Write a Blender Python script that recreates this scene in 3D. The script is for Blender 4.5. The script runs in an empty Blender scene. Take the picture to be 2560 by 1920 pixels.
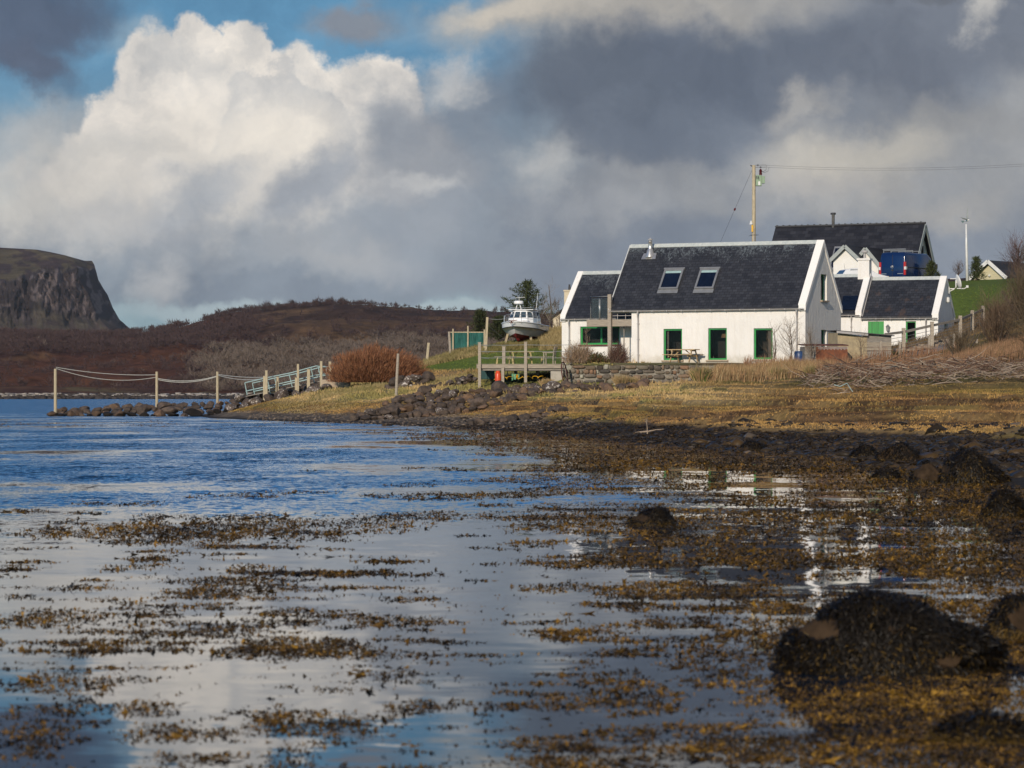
import bpy, bmesh, math, random
import numpy as np
from math import radians as R, sin, cos, tan, pi
from mathutils import Vector, Matrix, Euler

random.seed(7); rng = np.random.default_rng(11)
S = bpy.context.scene
COL = S.collection

# ------------------------------------------------------------------ camera, sky, sun, exposure
F = 2560 * 105 / 36.0        # focal length in photo pixels
CAMZ, HZ, CX = 1.4, 985.0, 1280.0
cam = bpy.data.cameras.new("camera"); camo = bpy.data.objects.new("camera", cam); COL.objects.link(camo)
cam.lens = 105; cam.sensor_width = 36; cam.clip_start = 0.5; cam.clip_end = 20000
camo.location = (0, 0, CAMZ); camo.rotation_euler = (R(90), 0, 0)
cam.shift_y = (HZ - 960) / 2560
cam.dof.use_dof = True; cam.dof.focus_distance = 165; cam.dof.aperture_fstop = 7.0
S.camera = camo
S.view_settings.view_transform = 'Standard'; S.view_settings.look = 'None'
S.view_settings.exposure = 0; S.view_settings.gamma = 1
S.render.resolution_x = 1024; S.render.resolution_y = 768
S.cycles.max_bounces = 5; S.cycles.diffuse_bounces = 2; S.cycles.glossy_bounces = 3
S.cycles.transmission_bounces = 4; S.cycles.transparent_max_bounces = 8
S.cycles.sample_clamp_indirect = 4

SUN_AZ, SUN_EL = R(19.5), R(21)      # azimuth: degrees to the left of straight behind the camera
sdir = Vector((-sin(SUN_AZ) * cos(SUN_EL), -cos(SUN_AZ) * cos(SUN_EL), sin(SUN_EL)))
sl = bpy.data.lights.new("sun", 'SUN'); slo = bpy.data.objects.new("sun", sl); COL.objects.link(slo)
sl.energy = 3.7; sl.angle = R(0.5); sl.color = (1.0, 0.865, 0.70)
slo.rotation_euler = sdir.to_track_quat('Z', 'Y').to_euler()

W = bpy.data.worlds.new("World"); S.world = W; W.use_nodes = True
def build_sky():
    nt = W.node_tree; N = nt.nodes; L = nt.links; N.clear()
    def nd(t, **k):
        n = N.new(t)
        for a, b in k.items(): setattr(n, a, b)
        return n
    def setin(n, i, v):
        if isinstance(v, bpy.types.NodeSocket): L.new(v, n.inputs[i])
        else: n.inputs[i].default_value = v
    def mth(op, a, b=0.0, c=0.0, clamp=False):
        n = nd('ShaderNodeMath', operation=op, use_clamp=clamp)
        setin(n, 0, a); setin(n, 1, b); setin(n, 2, c)
        return n.outputs[0]
    def ss(v, lo, hi):
        n = nd('ShaderNodeMapRange', interpolation_type='SMOOTHSTEP')
        setin(n, 0, v); setin(n, 1, lo); setin(n, 2, hi); setin(n, 3, 0.0); setin(n, 4, 1.0)
        return n.outputs[0]
    def mix(f, a, b, mode='MIX'):
        n = nd('ShaderNodeMix', data_type='RGBA', blend_type=mode)
        setin(n, 0, f)
        for i, v in ((6, a), (7, b)):
            if isinstance(v, tuple): n.inputs[i].default_value = (*v, 1)
            else: L.new(v, n.inputs[i])
        return n.outputs[2]
    def noise(vec, scale, det=6, rough=0.55, off=0.0, dist=0.0):
        n = nd('ShaderNodeTexNoise'); 
        if off:
            m = nd('ShaderNodeVectorMath', operation='ADD'); L.new(vec, m.inputs[0]); m.inputs[1].default_value = (off, off * 1.7, off * .3); vec = m.outputs[0]
        L.new(vec, n.inputs['Vector']); n.inputs['Scale'].default_value = scale
        n.inputs['Detail'].default_value = det; n.inputs['Roughness'].default_value = rough
        n.inputs['Distortion'].default_value = dist
        return n.outputs['Fac']
    tc = nd('ShaderNodeTexCoord'); sp = nd('ShaderNodeSeparateXYZ'); L.new(tc.outputs['Generated'], sp.inputs[0])
    X, Y, Z = sp.outputs
    az = mth('ARCTAN2', X, Y); el = mth('ARCSINE', Z)
    U = mth('MULTIPLY', az, F / 1000); V = mth('MULTIPLY', el, F / 1000)
    cb = nd('ShaderNodeCombineXYZ'); L.new(U, cb.inputs[0]); L.new(V, cb.inputs[1])
    uv = cb.outputs[0]
    # domain warp
    def warped(scale, amp, off, det=8, rough=.6):
        a = noise(uv, scale, det, rough, off); b = noise(uv, scale, det, rough, off + 7.3)
        cw = nd('ShaderNodeCombineXYZ')
        L.new(mth('MULTIPLY_ADD', mth('SUBTRACT', a, .5), amp, U), cw.inputs[0])
        L.new(mth('MULTIPLY_ADD', mth('SUBTRACT', b, .5), amp, V), cw.inputs[1])
        return cw.outputs[0]
    soft = warped(2.2, .55, 3.1, 9, .58)
    crisp = warped(5.0, .20, 9.7, 9, .62)
    med = warped(3.5, .34, 21.3, 10, .62)
    def ell(vec, px, py, rx, ry, ang=0):
        m = nd('ShaderNodeMapping', vector_type='TEXTURE')
        m.inputs['Location'].default_value = ((px - CX) / 1000, (HZ - py) / 1000, 0)
        m.inputs['Rotation'].default_value = (0, 0, R(ang))
        m.inputs['Scale'].default_value = (rx / 1000, ry / 1000, 1)
        L.new(vec, m.inputs[0])
        l = nd('ShaderNodeVectorMath', operation='LENGTH'); L.new(m.outputs[0], l.inputs[0])
        return l.outputs['Value']
    def lin(r, g, b): return tuple(((c / 255) / 12.92 if c / 255 <= .04045 else ((c / 255 + .055) / 1.055) ** 2.4) for c in (r, g, b))
    def blob(col, vec, px, py, rx, ry, c, ang=0, inner=.45, outer=1.25, op=1.0):
        f = ss(ell(vec, px, py, rx, ry, ang), outer, inner)
        if op < 1: f = mth('MULTIPLY', f, op)
        return mix(f, col, lin(*c))
    # clear sky behind the clouds: blue above, pale teal near the horizon
    col = mix(ss(V, .25, .95), lin(152, 178, 190), lin(96, 148, 188))
    # left haze streaks
    col = blob(col, soft, 150, 400, 380, 110, (176, 184, 192), -8, .2, 1.3, .95)
    col = blob(col, soft, 330, 150, 120, 60, (150, 172, 190), 20, .2, 1.3, .6)
    # big lit cumulus: union of lobes with a crisp edge
    lobes = [(602, 150, 85, 112), (485, 165, 85, 112), (400, 245, 118, 165), (318, 345, 118, 130), (720, 240, 150, 145),
             (860, 310, 160, 150), (600, 430, 420, 280), (965, 260, 100, 130), (260, 420, 140, 110), (800, 470, 420, 260)]
    d = None
    for q in lobes:
        e = ell(crisp, *q); d = e if d is None else mth('MINIMUM', d, e)
    cum = ss(d, 1.06, .84)
    nshade = noise(crisp, 3.2, 8, .6, 5.0)
    nlow = noise(uv, 2.0, 4, .5, 2.0)
    white = mix(ss(nshade, .30, .62), lin(196, 198, 201), lin(243, 238, 232))
    col = mix(cum, col, white)
    # folds inside the cumulus
    fold = ell(med, 700, 350, 175, 170)
    col = mix(mth('MULTIPLY', mth('MULTIPLY', ss(fold, 1.12, 1.0), ss(fold, .45, 1.0)), .55), col, lin(178, 184, 192))
    col = blob(col, crisp, 700, 380, 180, 110, (214, 214, 212), 20, .3, 1.1, .7)
    col = blob(col, med, 330, 390, 300, 60, (205, 206, 206), -6, .2, 1.2, .7)
    # lower grey layer
    col = blob(col, soft, 100, 600, 420, 150, (138, 147, 160), 0, .3, 1.25, .95)
    col = blob(col, soft, 700, 620, 560, 170, (146, 157, 171), 0, .45, 1.2, .97)
    col = blob(col, soft, 1300, 560, 600, 180, (142, 153, 168), 0, .4, 1.2, .95)
    col = blob(col, soft, 1900, 600, 700, 170, (128, 139, 154), 0, .5, 1.2, .97)
    col = blob(col, soft, 2450, 560, 350, 180, (116, 126, 143), 0, .4, 1.3, .9)
    col = mix(mth('MULTIPLY', ss(U, -.15, .25), ss(V, .22, .32)), col, mix(ss(nlow, .35, .65), lin(126, 136, 152), lin(160, 164, 170)))
    col = blob(col, soft, 2000, 640, 900, 110, (128, 139, 156), 0, .4, 1.3, .9)
    col = blob(col, soft, 700, 690, 600, 60, (128, 141, 158), 0, .4, 1.2, .8)
    col = blob(col, med, 210, 470, 240, 55, (205, 204, 204), -4, .2, 1.2, .75)
    col = blob(col, med, 330, 540, 190, 60, (165, 171, 181), 0, .2, 1.2, .8)
    col = blob(col, soft, 640, 430, 380, 150, (228, 224, 218), 0, .2, 1.2, .8)
    col = blob(col, soft, 150, 490, 330, 100, (214, 212, 208), 0, .1, 1.3, .8)
    col = blob(col, soft, 330, 560, 250, 60, (190, 192, 195), 0, .1, 1.3, .6)
    # shaded foreground scud in front of the cumulus
    col = blob(col, med, 510, 475, 170, 80, (158, 167, 180), 25, .1, 1.2, .8)
    col = blob(col, med, 800, 470, 190, 120, (150, 159, 173), 15, .3, 1.1, .9)
    col = blob(col, soft, 985, 310, 110, 130, (154, 163, 176), -30, .1, 1.3, .85)
    col = blob(col, soft, 1130, 350, 240, 170, (142, 151, 165), 0, .3, 1.2, .85)
    col = blob(col, med, 1120, 190, 90, 70, (205, 206, 208), 20, .2, 1.2, .75)
    col = blob(col, med, 1060, 455, 110, 40, (196, 199, 203), -12, .1, 1.2, .7)
    col = blob(col, soft, 455, 680, 120, 60, (196, 199, 203), 35, .0, 1.2, .75)
    col = blob(col, med, 1340, 390, 120, 90, (196, 198, 200), 20, .1, 1.2, .75)
    col = blob(col, soft, 1500, 520, 260, 60, (168, 173, 181), 0, .1, 1.3, .6)
    col = blob(col, soft, 900, 600, 260, 50, (172, 176, 182), 0, .1, 1.3, .55)
    col = blob(col, soft, 2300, 520, 220, 60, (168, 168, 168), 5, .1, 1.3, .6)
    # top left dark scud
    col = blob(col, med, 60, 60, 330, 140, (88, 102, 126), 12, .35, 1.1, .97)
    col = blob(col, med, 70, 170, 140, 70, (92, 104, 127), -20, .3, 1.2, .95)
    # top: dark sheet to the right with a warm bright band
    col = blob(col, med, 900, 50, 150, 75, (128, 137, 152), 8, .35, 1.2, .95)
    col = blob(col, soft, 1500, 20, 560, 130, (178, 176, 173), 4, .35, 1.2, .95)
    col = blob(col, soft, 1280, 30, 260, 60, (205, 200, 192), -5, .2, 1.2, .9)
    col = blob(col, soft, 1750, 210, 560, 150, (102, 113, 131), 8, .45, 1.25, .97)
    col = blob(col, soft, 1480, 250, 260, 110, (104, 115, 132), -18, .4, 1.25, .9)
    col = blob(col, soft, 2330, 130, 420, 170, (110, 119, 135), 12, .4, 1.25, .92)
    col = blob(col, soft, 1700, 320, 330, 70, (118, 129, 146), 0, .3, 1.25, .8)
    col = blob(col, med, 2150, 390, 300, 110, (200, 197, 190), 8, .15, 1.2, .9)
    col = blob(col, med, 2020, 260, 120, 55, (178, 178, 178), 30, .1, 1.2, .7)
    col = blob(col, med, 2420, 300, 200, 70, (160, 162, 165), 0, .1, 1.2, .7)
    col = blob(col, med, 2090, 465, 230, 60, (170, 170, 172), 0, .1, 1.2, .6)
    col = blob(col, med, 2490, 70, 70, 75, (186, 187, 188), -40, .1, 1.1, .85)
    col = blob(col, soft, 2380, 10, 300, 28, (92, 98, 108), 0, .2, 1.3, .6)
    # ragged modulation
    nm = noise(med, 2.4, 9, .62, 31.0)
    col = mix(1.0, col, mix(ss(nm, .25, .75), (.76, .77, .785), (1.22, 1.19, 1.14)), 'MULTIPLY')
    # pale teal slit above the hills
    slit = mth('MULTIPLY', ss(ell(soft, 1000, 765, 760, 48), 1.15, .5), .85)
    col = mix(slit, col, lin(170, 186, 194))
    # higher and behind: real sky with broken cloud; brighter deck to the right
    sky = nd('ShaderNodeTexSky', sky_type='NISHITA'); sky.sun_disc = False
    sky.sun_elevation = SUN_EL; sky.sun_rotation = R(180) + SUN_AZ
    sky.air_density = 1.0; sky.dust_density = .4; sky.ozone_density = 2.0
    skyc = mix(1.0, sky.outputs[0], (.030, .070, .114), 'MULTIPLY')
    cover = noise(uv, .55, 7, .6, 4.4)
    thr = mth('MULTIPLY_ADD', ss(U, -.4, 2.2), -.36, .80)
    cf = ss(mth('SUBTRACT', cover, thr), -.05, .12)
    cc = mix(ss(noise(uv, .9, 5, .5, 14.4), .35, .65), (.19, .205, .225), (.56, .545, .52))
    hi = mix(cf, skyc, cc)
    front = mth('MULTIPLY', ss(V, 1.22, 1.02), ss(mth('ABSOLUTE', U), 2.6, 1.7))
    col = mix(front, hi, col)
    col = mix(1.0, col, (10.25, 10, 9.65), 'MULTIPLY')
    bg = nd('ShaderNodeBackground'); L.new(col, bg.inputs[0]); bg.inputs[1].default_value = .1
    out = nd('ShaderNodeOutputWorld'); L.new(bg.outputs[0], out.inputs[0])
build_sky()

# ------------------------------------------------------------------ helpers
def P(px, py, d): return Vector(((px - CX) / F * d, d, CAMZ + (HZ - py) / F * d))
def lin3(r, g, b): return tuple(((c / 255) / 12.92 if c / 255 <= .04045 else ((c / 255 + .055) / 1.055) ** 2.4) for c in (r, g, b))
def sstep(a, b, x):
    t = np.clip((x - a) / (b - a), 0, 1); return t * t * (3 - 2 * t)
_perm = np.random.default_rng(5).random((257, 257))
def vnoise(x, y, seed=0):
    x = np.asarray(x, float) + seed * 17.31; y = np.asarray(y, float) + seed * 9.77
    xi = np.floor(x).astype(int); yi = np.floor(y).astype(int); fx = x - xi; fy = y - yi
    fx = fx * fx * (3 - 2 * fx); fy = fy * fy * (3 - 2 * fy)
    g = lambda a, b: _perm[a % 257, b % 257]
    return (g(xi, yi) * (1 - fx) + g(xi + 1, yi) * fx) * (1 - fy) + (g(xi, yi + 1) * (1 - fx) + g(xi + 1, yi + 1) * fx) * fy
def fbm(x, y, o=5, seed=0, gain=.5):
    s = 0; a = 1; t = 0; x = np.asarray(x, float); y = np.asarray(y, float)
    for i in range(o):
        s = s + a * vnoise(x, y, seed + i * 3); t += a; a *= gain; x = x * 2.03; y = y * 2.03
    return s / t

def tag(o, label=None, cat=None, group=None, kind=None):
    if label: o['label'] = label
    if cat: o['category'] = cat
    if group: o['group'] = group
    if kind: o['kind'] = kind
    return o
def empty(name, loc, rz=0.0):
    o = bpy.data.objects.new(name, None); COL.objects.link(o)
    o.location = loc; o.rotation_euler = (0, 0, rz); o.empty_display_size = .3
    return o
def thing(name, label, cat, loc, rz=0.0, group=None):
    return tag(empty(name, loc, rz), label, cat, group)
def link(name, me, mat, parent=None, smooth=False):
    o = bpy.data.objects.new(name, me); COL.objects.link(o)
    if mat: me.materials.append(mat)
    if parent: o.parent = parent
    if smooth: me.polygons.foreach_set('use_smooth', [True] * len(me.polygons))
    return o
class MB:
    def __init__(s): s.v = []; s.f = []
    def add(s, vs, fs):
        b = len(s.v); s.v += [tuple(q) for q in vs]; s.f += [tuple(i + b for i in f) for f in fs]; return s
    def box(s, x0, y0, z0, x1, y1, z1):
        return s.add([(x0, y0, z0), (x1, y0, z0), (x1, y1, z0), (x0, y1, z0), (x0, y0, z1), (x1, y0, z1), (x1, y1, z1), (x0, y1, z1)],
                     [(0, 3, 2, 1), (4, 5, 6, 7), (0, 1, 5, 4), (1, 2, 6, 5), (2, 3, 7, 6), (3, 0, 4, 7)])
    def hexa(s, p):  # 8 points as for box
        return s.add(p, [(0, 3, 2, 1), (4, 5, 6, 7), (0, 1, 5, 4), (1, 2, 6, 5), (2, 3, 7, 6), (3, 0, 4, 7)])
    def beam(s, a, b, w, h):
        a = Vector(a); b = Vector(b); d = (b - a).normalized()
        up = Vector((0, 0, 1)) if abs(d.z) < .95 else Vector((0, 1, 0))
        x = d.cross(up).normalized() * w / 2; y = x.cross(d).normalized() * h / 2
        q = []
        for c in (a, b): q += [c - x - y, c + x - y, c + x + y, c - x + y]
        return s.add(q, [(3, 2, 1, 0), (4, 5, 6, 7), (0, 1, 5, 4), (1, 2, 6, 5), (2, 3, 7, 6), (3, 0, 4, 7)])
    def tube(s, pts, r0, r1=None, n=6, cap=True):
        if r1 is None: r1 = r0
        pts = [Vector(p) for p in pts]; m = len(pts); base = len(s.v); vs = []
        for i, p in enumerate(pts):
            d = (pts[min(i + 1, m - 1)] - pts[max(i - 1, 0)])
            if d.length < 1e-9: d = Vector((0, 0, 1))
            d.normalize(); up = Vector((0, 0, 1)) if abs(d.z) < .9 else Vector((1, 0, 0))
            a = d.cross(up).normalized(); b = a.cross(d)
            if isinstance(r0, (list, tuple)): r = r0[i]
            else: r = r0 + (r1 - r0) * i / max(m - 1, 1)
            for k in range(n):
                t = 2 * pi * k / n; vs.append(p + a * (cos(t) * r) + b * (sin(t) * r))
        fs = []
        for i in range(m - 1):
            for k in range(n):
                k2 = (k + 1) % n; fs.append((i * n + k, i * n + k2, (i + 1) * n + k2, (i + 1) * n + k))
        if cap: fs.append(tuple(range(n - 1, -1, -1))); fs.append(tuple((m - 1) * n + k for k in range(n)))
        return s.add(vs, fs)
    def prism(s, poly, axis, a, b):
        """poly: 2-D points; axis 'x': (y,z) extruded in x; 'y': (x,z) extruded in y; 'z': (x,y) in z"""
        f = {'x': lambda p, t: (t, p[0], p[1]), 'y': lambda p, t: (p[0], t, p[1]), 'z': lambda p, t: (p[0], p[1], t)}[axis]
        n = len(poly); vs = [f(p, a) for p in poly] + [f(p, b) for p in poly]
        return s.add(vs, [tuple(range(n - 1, -1, -1)), tuple(range(n, 2 * n))] + [(i, (i + 1) % n, (i + 1) % n + n, i + n) for i in range(n)])
    def lathe(s, prof, n=16, c=(0, 0, 0)):
        vs = []; m = len(prof)
        for r, z in prof:
            for k in range(n): vs.append((c[0] + r * cos(2 * pi * k / n), c[1] + r * sin(2 * pi * k / n), c[2] + z))
        fs = [(i * n + k, i * n + (k + 1) % n, (i + 1) * n + (k + 1) % n, (i + 1) * n + k) for i in range(m - 1) for k in range(n)]
        fs += [tuple(range(n - 1, -1, -1)), tuple((m - 1) * n + k for k in range(n))]
        return s.add(vs, fs)
    def mesh(s, name):
        me = bpy.data.meshes.new(name); me.from_pydata(s.v, [], s.f); me.update(); return me
    def build(s, name, mat, parent=None, smooth=False, bevel=0, fix=True):
        me = s.mesh(name)
        if fix or bevel:
            bm = bmesh.new(); bm.from_mesh(me)
            if bevel:
                bmesh.ops.bevel(bm, geom=[e for e in bm.edges], offset=bevel, segments=2, affect='EDGES', profile=.5, clamp_overlap=True)
            bmesh.ops.recalc_face_normals(bm, faces=bm.faces[:]); bm.to_mesh(me); bm.free()
        return link(name, me, mat, parent, smooth)
def np_mesh(name, verts, faces, mat, cols=None, parent=None, smooth=False):
    """verts (n,3), faces (m,k) all the same k; cols (n,3) as point colour 'tint'"""
    me = bpy.data.meshes.new(name); verts = np.asarray(verts, np.float32); faces = np.asarray(faces, np.int32)
    n, (m, k) = len(verts), faces.shape
    me.vertices.add(n); me.vertices.foreach_set('co', verts.ravel())
    me.loops.add(m * k); me.loops.foreach_set('vertex_index', faces.ravel())
    me.polygons.add(m); me.polygons.foreach_set('loop_start', np.arange(0, m * k, k, dtype=np.int32))
    try: me.polygons.foreach_set('loop_total', np.full(m, k, np.int32))
    except Exception: pass
    me.update(calc_edges=True); me.validate()
    if cols is not None:
        a = me.color_attributes.new('tint', 'FLOAT_COLOR', 'POINT')
        a.data.foreach_set('color', np.concatenate([np.asarray(cols, np.float32), np.ones((n, 1), np.float32)], 1).ravel())
    return link(name, me, mat, parent, smooth)

# ------------------------------------------------------------------ materials
def newmat(name):
    m = bpy.data.materials.new(name); m.use_nodes = True
    nt = m.node_tree; b = nt.nodes['Principled BSDF']; return m, nt, b
def add_noise(nt, scale, det=5, rough=.6, coord='Object', sc=(1, 1, 1)):
    tc = nt.nodes.new('ShaderNodeTexCoord'); mp = nt.nodes.new('ShaderNodeMapping'); mp.inputs['Scale'].default_value = sc
    nt.links.new(tc.outputs[coord], mp.inputs[0]); n = nt.nodes.new('ShaderNodeTexNoise')
    nt.links.new(mp.outputs[0], n.inputs['Vector'])
    n.inputs['Scale'].default_value = scale; n.inputs['Detail'].default_value = det; n.inputs['Roughness'].default_value = rough
    return n
def ramp(nt, src, stops):
    r = nt.nodes.new('ShaderNodeValToRGB'); nt.links.new(src, r.inputs[0]); e = r.color_ramp.elements
    while len(e) < len(stops): e.new(.5)
    for i, (p, c) in enumerate(stops): e[i].position = p; e[i].color = (*c, 1)
    return r.outputs[0]
def mixc(nt, f, a, b, mode='MIX'):
    n = nt.nodes.new('ShaderNodeMix'); n.data_type = 'RGBA'; n.blend_type = mode
    for i, v in ((0, f), (6, a), (7, b)):
        if isinstance(v, bpy.types.NodeSocket): nt.links.new(v, n.inputs[i])
        elif isinstance(v, tuple): n.inputs[i].default_value = (*v, 1)
        else: n.inputs[i].default_value = v
    return n.outputs[2]
def bump(nt, b, h, strength, dist):
    bp = nt.nodes.new('ShaderNodeBump'); bp.inputs['Strength'].default_value = strength; bp.inputs['Distance'].default_value = dist
    nt.links.new(h, bp.inputs['Height']); nt.links.new(bp.outputs[0], b.inputs['Normal']); return bp
def mat(name, c, c2=None, scale=3.0, rough=.7, metal=0, bmp=0, bdist=.02, sc=(1, 1, 1), lo=.35, hi=.65, bscale=None, spec=.5, rand=0.0):
    m, nt, b = newmat(name)
    b.inputs['Roughness'].default_value = rough; b.inputs['Metallic'].default_value = metal
    b.inputs['Specular IOR Level'].default_value = spec
    c2 = c2 or tuple(v * .75 for v in c)
    n = add_noise(nt, scale, 6, .65, sc=sc)
    col = ramp(nt, n.outputs['Fac'], [(lo, c2), (hi, c)])
    if rand:
        oi = nt.nodes.new('ShaderNodeObjectInfo')
        r = ramp(nt, oi.outputs['Random'], [(0, tuple([1 - rand] * 3)), (1, tuple([1 + rand] * 3))])
        col = mixc(nt, 1.0, col, r, 'MULTIPLY')
    nt.links.new(col, b.inputs['Base Color'])
    if bmp:
        n2 = add_noise(nt, bscale or scale * 4, 6, .65, sc=sc); bump(nt, b, n2.outputs['Fac'], bmp, bdist)
    return m
def tintmat(name, rough=.85, nscale=4.0, amt=.35, bmp=0, bdist=.05, trans=0, spec=.2, sc=(1, 1, 1)):
    m, nt, b = newmat(name); b.inputs['Roughness'].default_value = rough; b.inputs['Specular IOR Level'].default_value = spec
    a = nt.nodes.new('ShaderNodeAttribute'); a.attribute_name = 'tint'
    n = add_noise(nt, nscale, 7, .7, sc=sc)
    r = ramp(nt, n.outputs['Fac'], [(.3, (1 - amt,) * 3), (.7, (1 + amt,) * 3)])
    nt.links.new(mixc(nt, 1.0, a.outputs['Color'], r, 'MULTIPLY'), b.inputs['Base Color'])
    if bmp: bump(nt, b, n.outputs['Fac'], bmp, bdist)
    return m
M = {}
def make_materials():
    # white harled render with faint rain stains
    def render(name, c):
        m, nt, b = newmat(name); b.inputs['Roughness'].default_value = .9; b.inputs['Specular IOR Level'].default_value = .2
        n1 = add_noise(nt, .8, 6, .65); n2 = add_noise(nt, 1.0, 5, .6, sc=(5, 5, .4))
        c1 = ramp(nt, n1.outputs['Fac'], [(.3, tuple(v * .93 for v in c)), (.6, c)])
        c2 = ramp(nt, n2.outputs['Fac'], [(.32, (.86, .84, .80)), (.52, (1, 1, 1))])
        nt.links.new(mixc(nt, .35, c1, c2, 'MULTIPLY'), b.inputs['Base Color'])
        sz = nt.nodes.new('ShaderNodeTexCoord'); sx_ = nt.nodes.new('ShaderNodeSeparateXYZ'); nt.links.new(sz.outputs['Object'], sx_.inputs[0])
        nb_ = add_noise(nt, 2.5, 5, .65); ml = nt.nodes.new('ShaderNodeMath'); ml.operation = 'MULTIPLY_ADD'; nt.links.new(nb_.outputs['Fac'], ml.inputs[0]); ml.inputs[1].default_value = -1.3; nt.links.new(sx_.outputs[2], ml.inputs[2])
        mrg = nt.nodes.new('ShaderNodeMapRange'); nt.links.new(ml.outputs[0], mrg.inputs[0]); mrg.inputs[1].default_value = -.70; mrg.inputs[2].default_value = -.15; mrg.inputs[3].default_value = .55; mrg.inputs[4].default_value = 0
        b.inputs['Base Color'].links and nt.links.new(mixc(nt, mrg.outputs[0], b.inputs['Base Color'].links[0].from_socket, (.42, .37, .27)), b.inputs['Base Color'])
        n3 = add_noise(nt, 4.0, 5, .7, sc=(1, 1, .35)); bump(nt, b, n3.outputs['Fac'], .9, .06)
        return m
    M['white'] = render('white_render', (.79, .76, .71))
    M['white2'] = render('white_render_b', (.84, .83, .80))
    M['skew'] = mat('white_coping', (.84, .81, .76), (.62, .56, .48), 3, .85, lo=.25, hi=.42, bmp=.3)
    def slate(name, streaks, base=((.020, .022, .028), (.040, .043, .052)), top=10.0, rust=0, scalex=1.0):
        m, nt, b = newmat(name); b.inputs['Roughness'].default_value = .55; b.inputs['Specular IOR Level'].default_value = .35
        tc = nt.nodes.new('ShaderNodeTexCoord'); sp = nt.nodes.new('ShaderNodeSeparateXYZ'); nt.links.new(tc.outputs['Object'], sp.inputs[0])
        cb = nt.nodes.new('ShaderNodeCombineXYZ'); nt.links.new(sp.outputs[0], cb.inputs[0])
        mu = nt.nodes.new('ShaderNodeMath'); mu.operation = 'MULTIPLY'; mu.inputs[1].default_value = 1.3; nt.links.new(sp.outputs[2], mu.inputs[0]); nt.links.new(mu.outputs[0], cb.inputs[1])
        br = nt.nodes.new('ShaderNodeTexBrick'); nt.links.new(cb.outputs[0], br.inputs[0])
        br.inputs['Scale'].default_value = 1; br.inputs['Brick Width'].default_value = .30 * scalex; br.inputs['Row Height'].default_value = .20 * scalex
        br.inputs['Mortar Size'].default_value = .012; br.inputs['Color1'].default_value = (*base[0], 1); br.inputs['Color2'].default_value = (*base[1], 1)
        br.inputs['Mortar'].default_value = (.008, .008, .010, 1); br.inputs['Bias'].default_value = -.1
        n = add_noise(nt, 1.2, 5, .6); col = mixc(nt, .8, br.outputs[0], ramp(nt, n.outputs['Fac'], [(.3, (.75, .75, .78)), (.7, (1.25, 1.2, 1.15))]), 'MULTIPLY')
        if streaks:
            # lichen and lead runs that start at the ridge and trickle down
            nw = add_noise(nt, 1.6, 4, .6); mp = nt.nodes.new('ShaderNodeMapping'); mp.inputs['Scale'].default_value = (7.5, 7.5, .75)
            ad = nt.nodes.new('ShaderNodeVectorMath'); ad.operation = 'MULTIPLY_ADD'; nt.links.new(nw.outputs['Color'], ad.inputs[0]); ad.inputs[1].default_value = (.5, .5, .5); nt.links.new(tc.outputs['Object'], ad.inputs[2])
            nt.links.new(ad.outputs[0], mp.inputs[0]); s1 = nt.nodes.new('ShaderNodeTexNoise'); nt.links.new(mp.outputs[0], s1.inputs['Vector']); s1.inputs['Scale'].default_value = 1.25; s1.inputs['Detail'].default_value = 6; s1.inputs['Roughness'].default_value = .7
            pn = add_noise(nt, 1.6, 3, .5, sc=(1, 1, .12))
            h = nt.nodes.new('ShaderNodeMapRange'); nt.links.new(sp.outputs[2], h.inputs[0]); h.inputs[1].default_value = top - 1.7; h.inputs[2].default_value = top - .1; h.inputs[3].default_value = -.17; h.inputs[4].default_value = .05
            a1 = nt.nodes.new('ShaderNodeMath'); nt.links.new(s1.outputs['Fac'], a1.inputs[0]); nt.links.new(h.outputs[0], a1.inputs[1])
            a2 = nt.nodes.new('ShaderNodeMath'); a2.operation = 'MULTIPLY_ADD'; nt.links.new(pn.outputs['Fac'], a2.inputs[0]); a2.inputs[1].default_value = .35; nt.links.new(a1.outputs[0], a2.inputs[2])
            f = nt.nodes.new('ShaderNodeMapRange'); nt.links.new(a2.outputs[0], f.inputs[0]); f.inputs[1].default_value = .70; f.inputs[2].default_value = .80; f.inputs[4].default_value = streaks
            col = mixc(nt, f.outputs[0], col, (.135, .155, .165))
        if rust:
            r1 = add_noise(nt, .55, 5, .65, sc=(2.2, 2.2, .7)); f = ramp(nt, r1.outputs['Fac'], [(.56, (0, 0, 0)), (.68, (rust,) * 3)])
            col = mixc(nt, f, col, (.085, .055, .04))
        nt.links.new(col, b.inputs['Base Color']); bump(nt, b, br.outputs[1], -.4, .01)
        return m
    M['slate_main'] = slate('slate_main', .75, top=6.8)
    M['slate_left'] = slate('slate_left', .45, top=5.1)
    M['slate_right'] = slate('slate_right', .12, top=4.2, rust=.7)
    M['slate_rear'] = slate('slate_rear', 0, base=((.012, .013, .018), (.030, .031, .038)), scalex=1.6)
    M['ridge'] = mat('ridge_cement', (.55, .56, .52), (.36, .40, .39), 5, .8, lo=.3, hi=.7)
    M['ridge_dark'] = mat('ridge_tile', (.05, .05, .055), None, 5, .7)
    M['green'] = mat('green_paint', (.022, .27, .055), (.015, .20, .04), 2, .4)
    M['green_board'] = mat('green_board', (.03, .32, .06), (.02, .17, .035), 1.6, .5, sc=(9, 9, .3))
    M['pane_dark'] = mat('dark_glass', (.012, .012, .014), (.004, .004, .005), 1.2, .12, spec=.10)
    M['skypane'] = mat('skylight_glass', (.008, .014, .032), (.005, .009, .02), 1, .2, spec=.15)
    M['alu'] = mat('grey_aluminium', (.30, .30, .30), (.24, .24, .24), 3, .4, .4)
    M['steel'] = mat('steel', (.62, .60, .57), (.45, .43, .41), 4, .3, .7)
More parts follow.
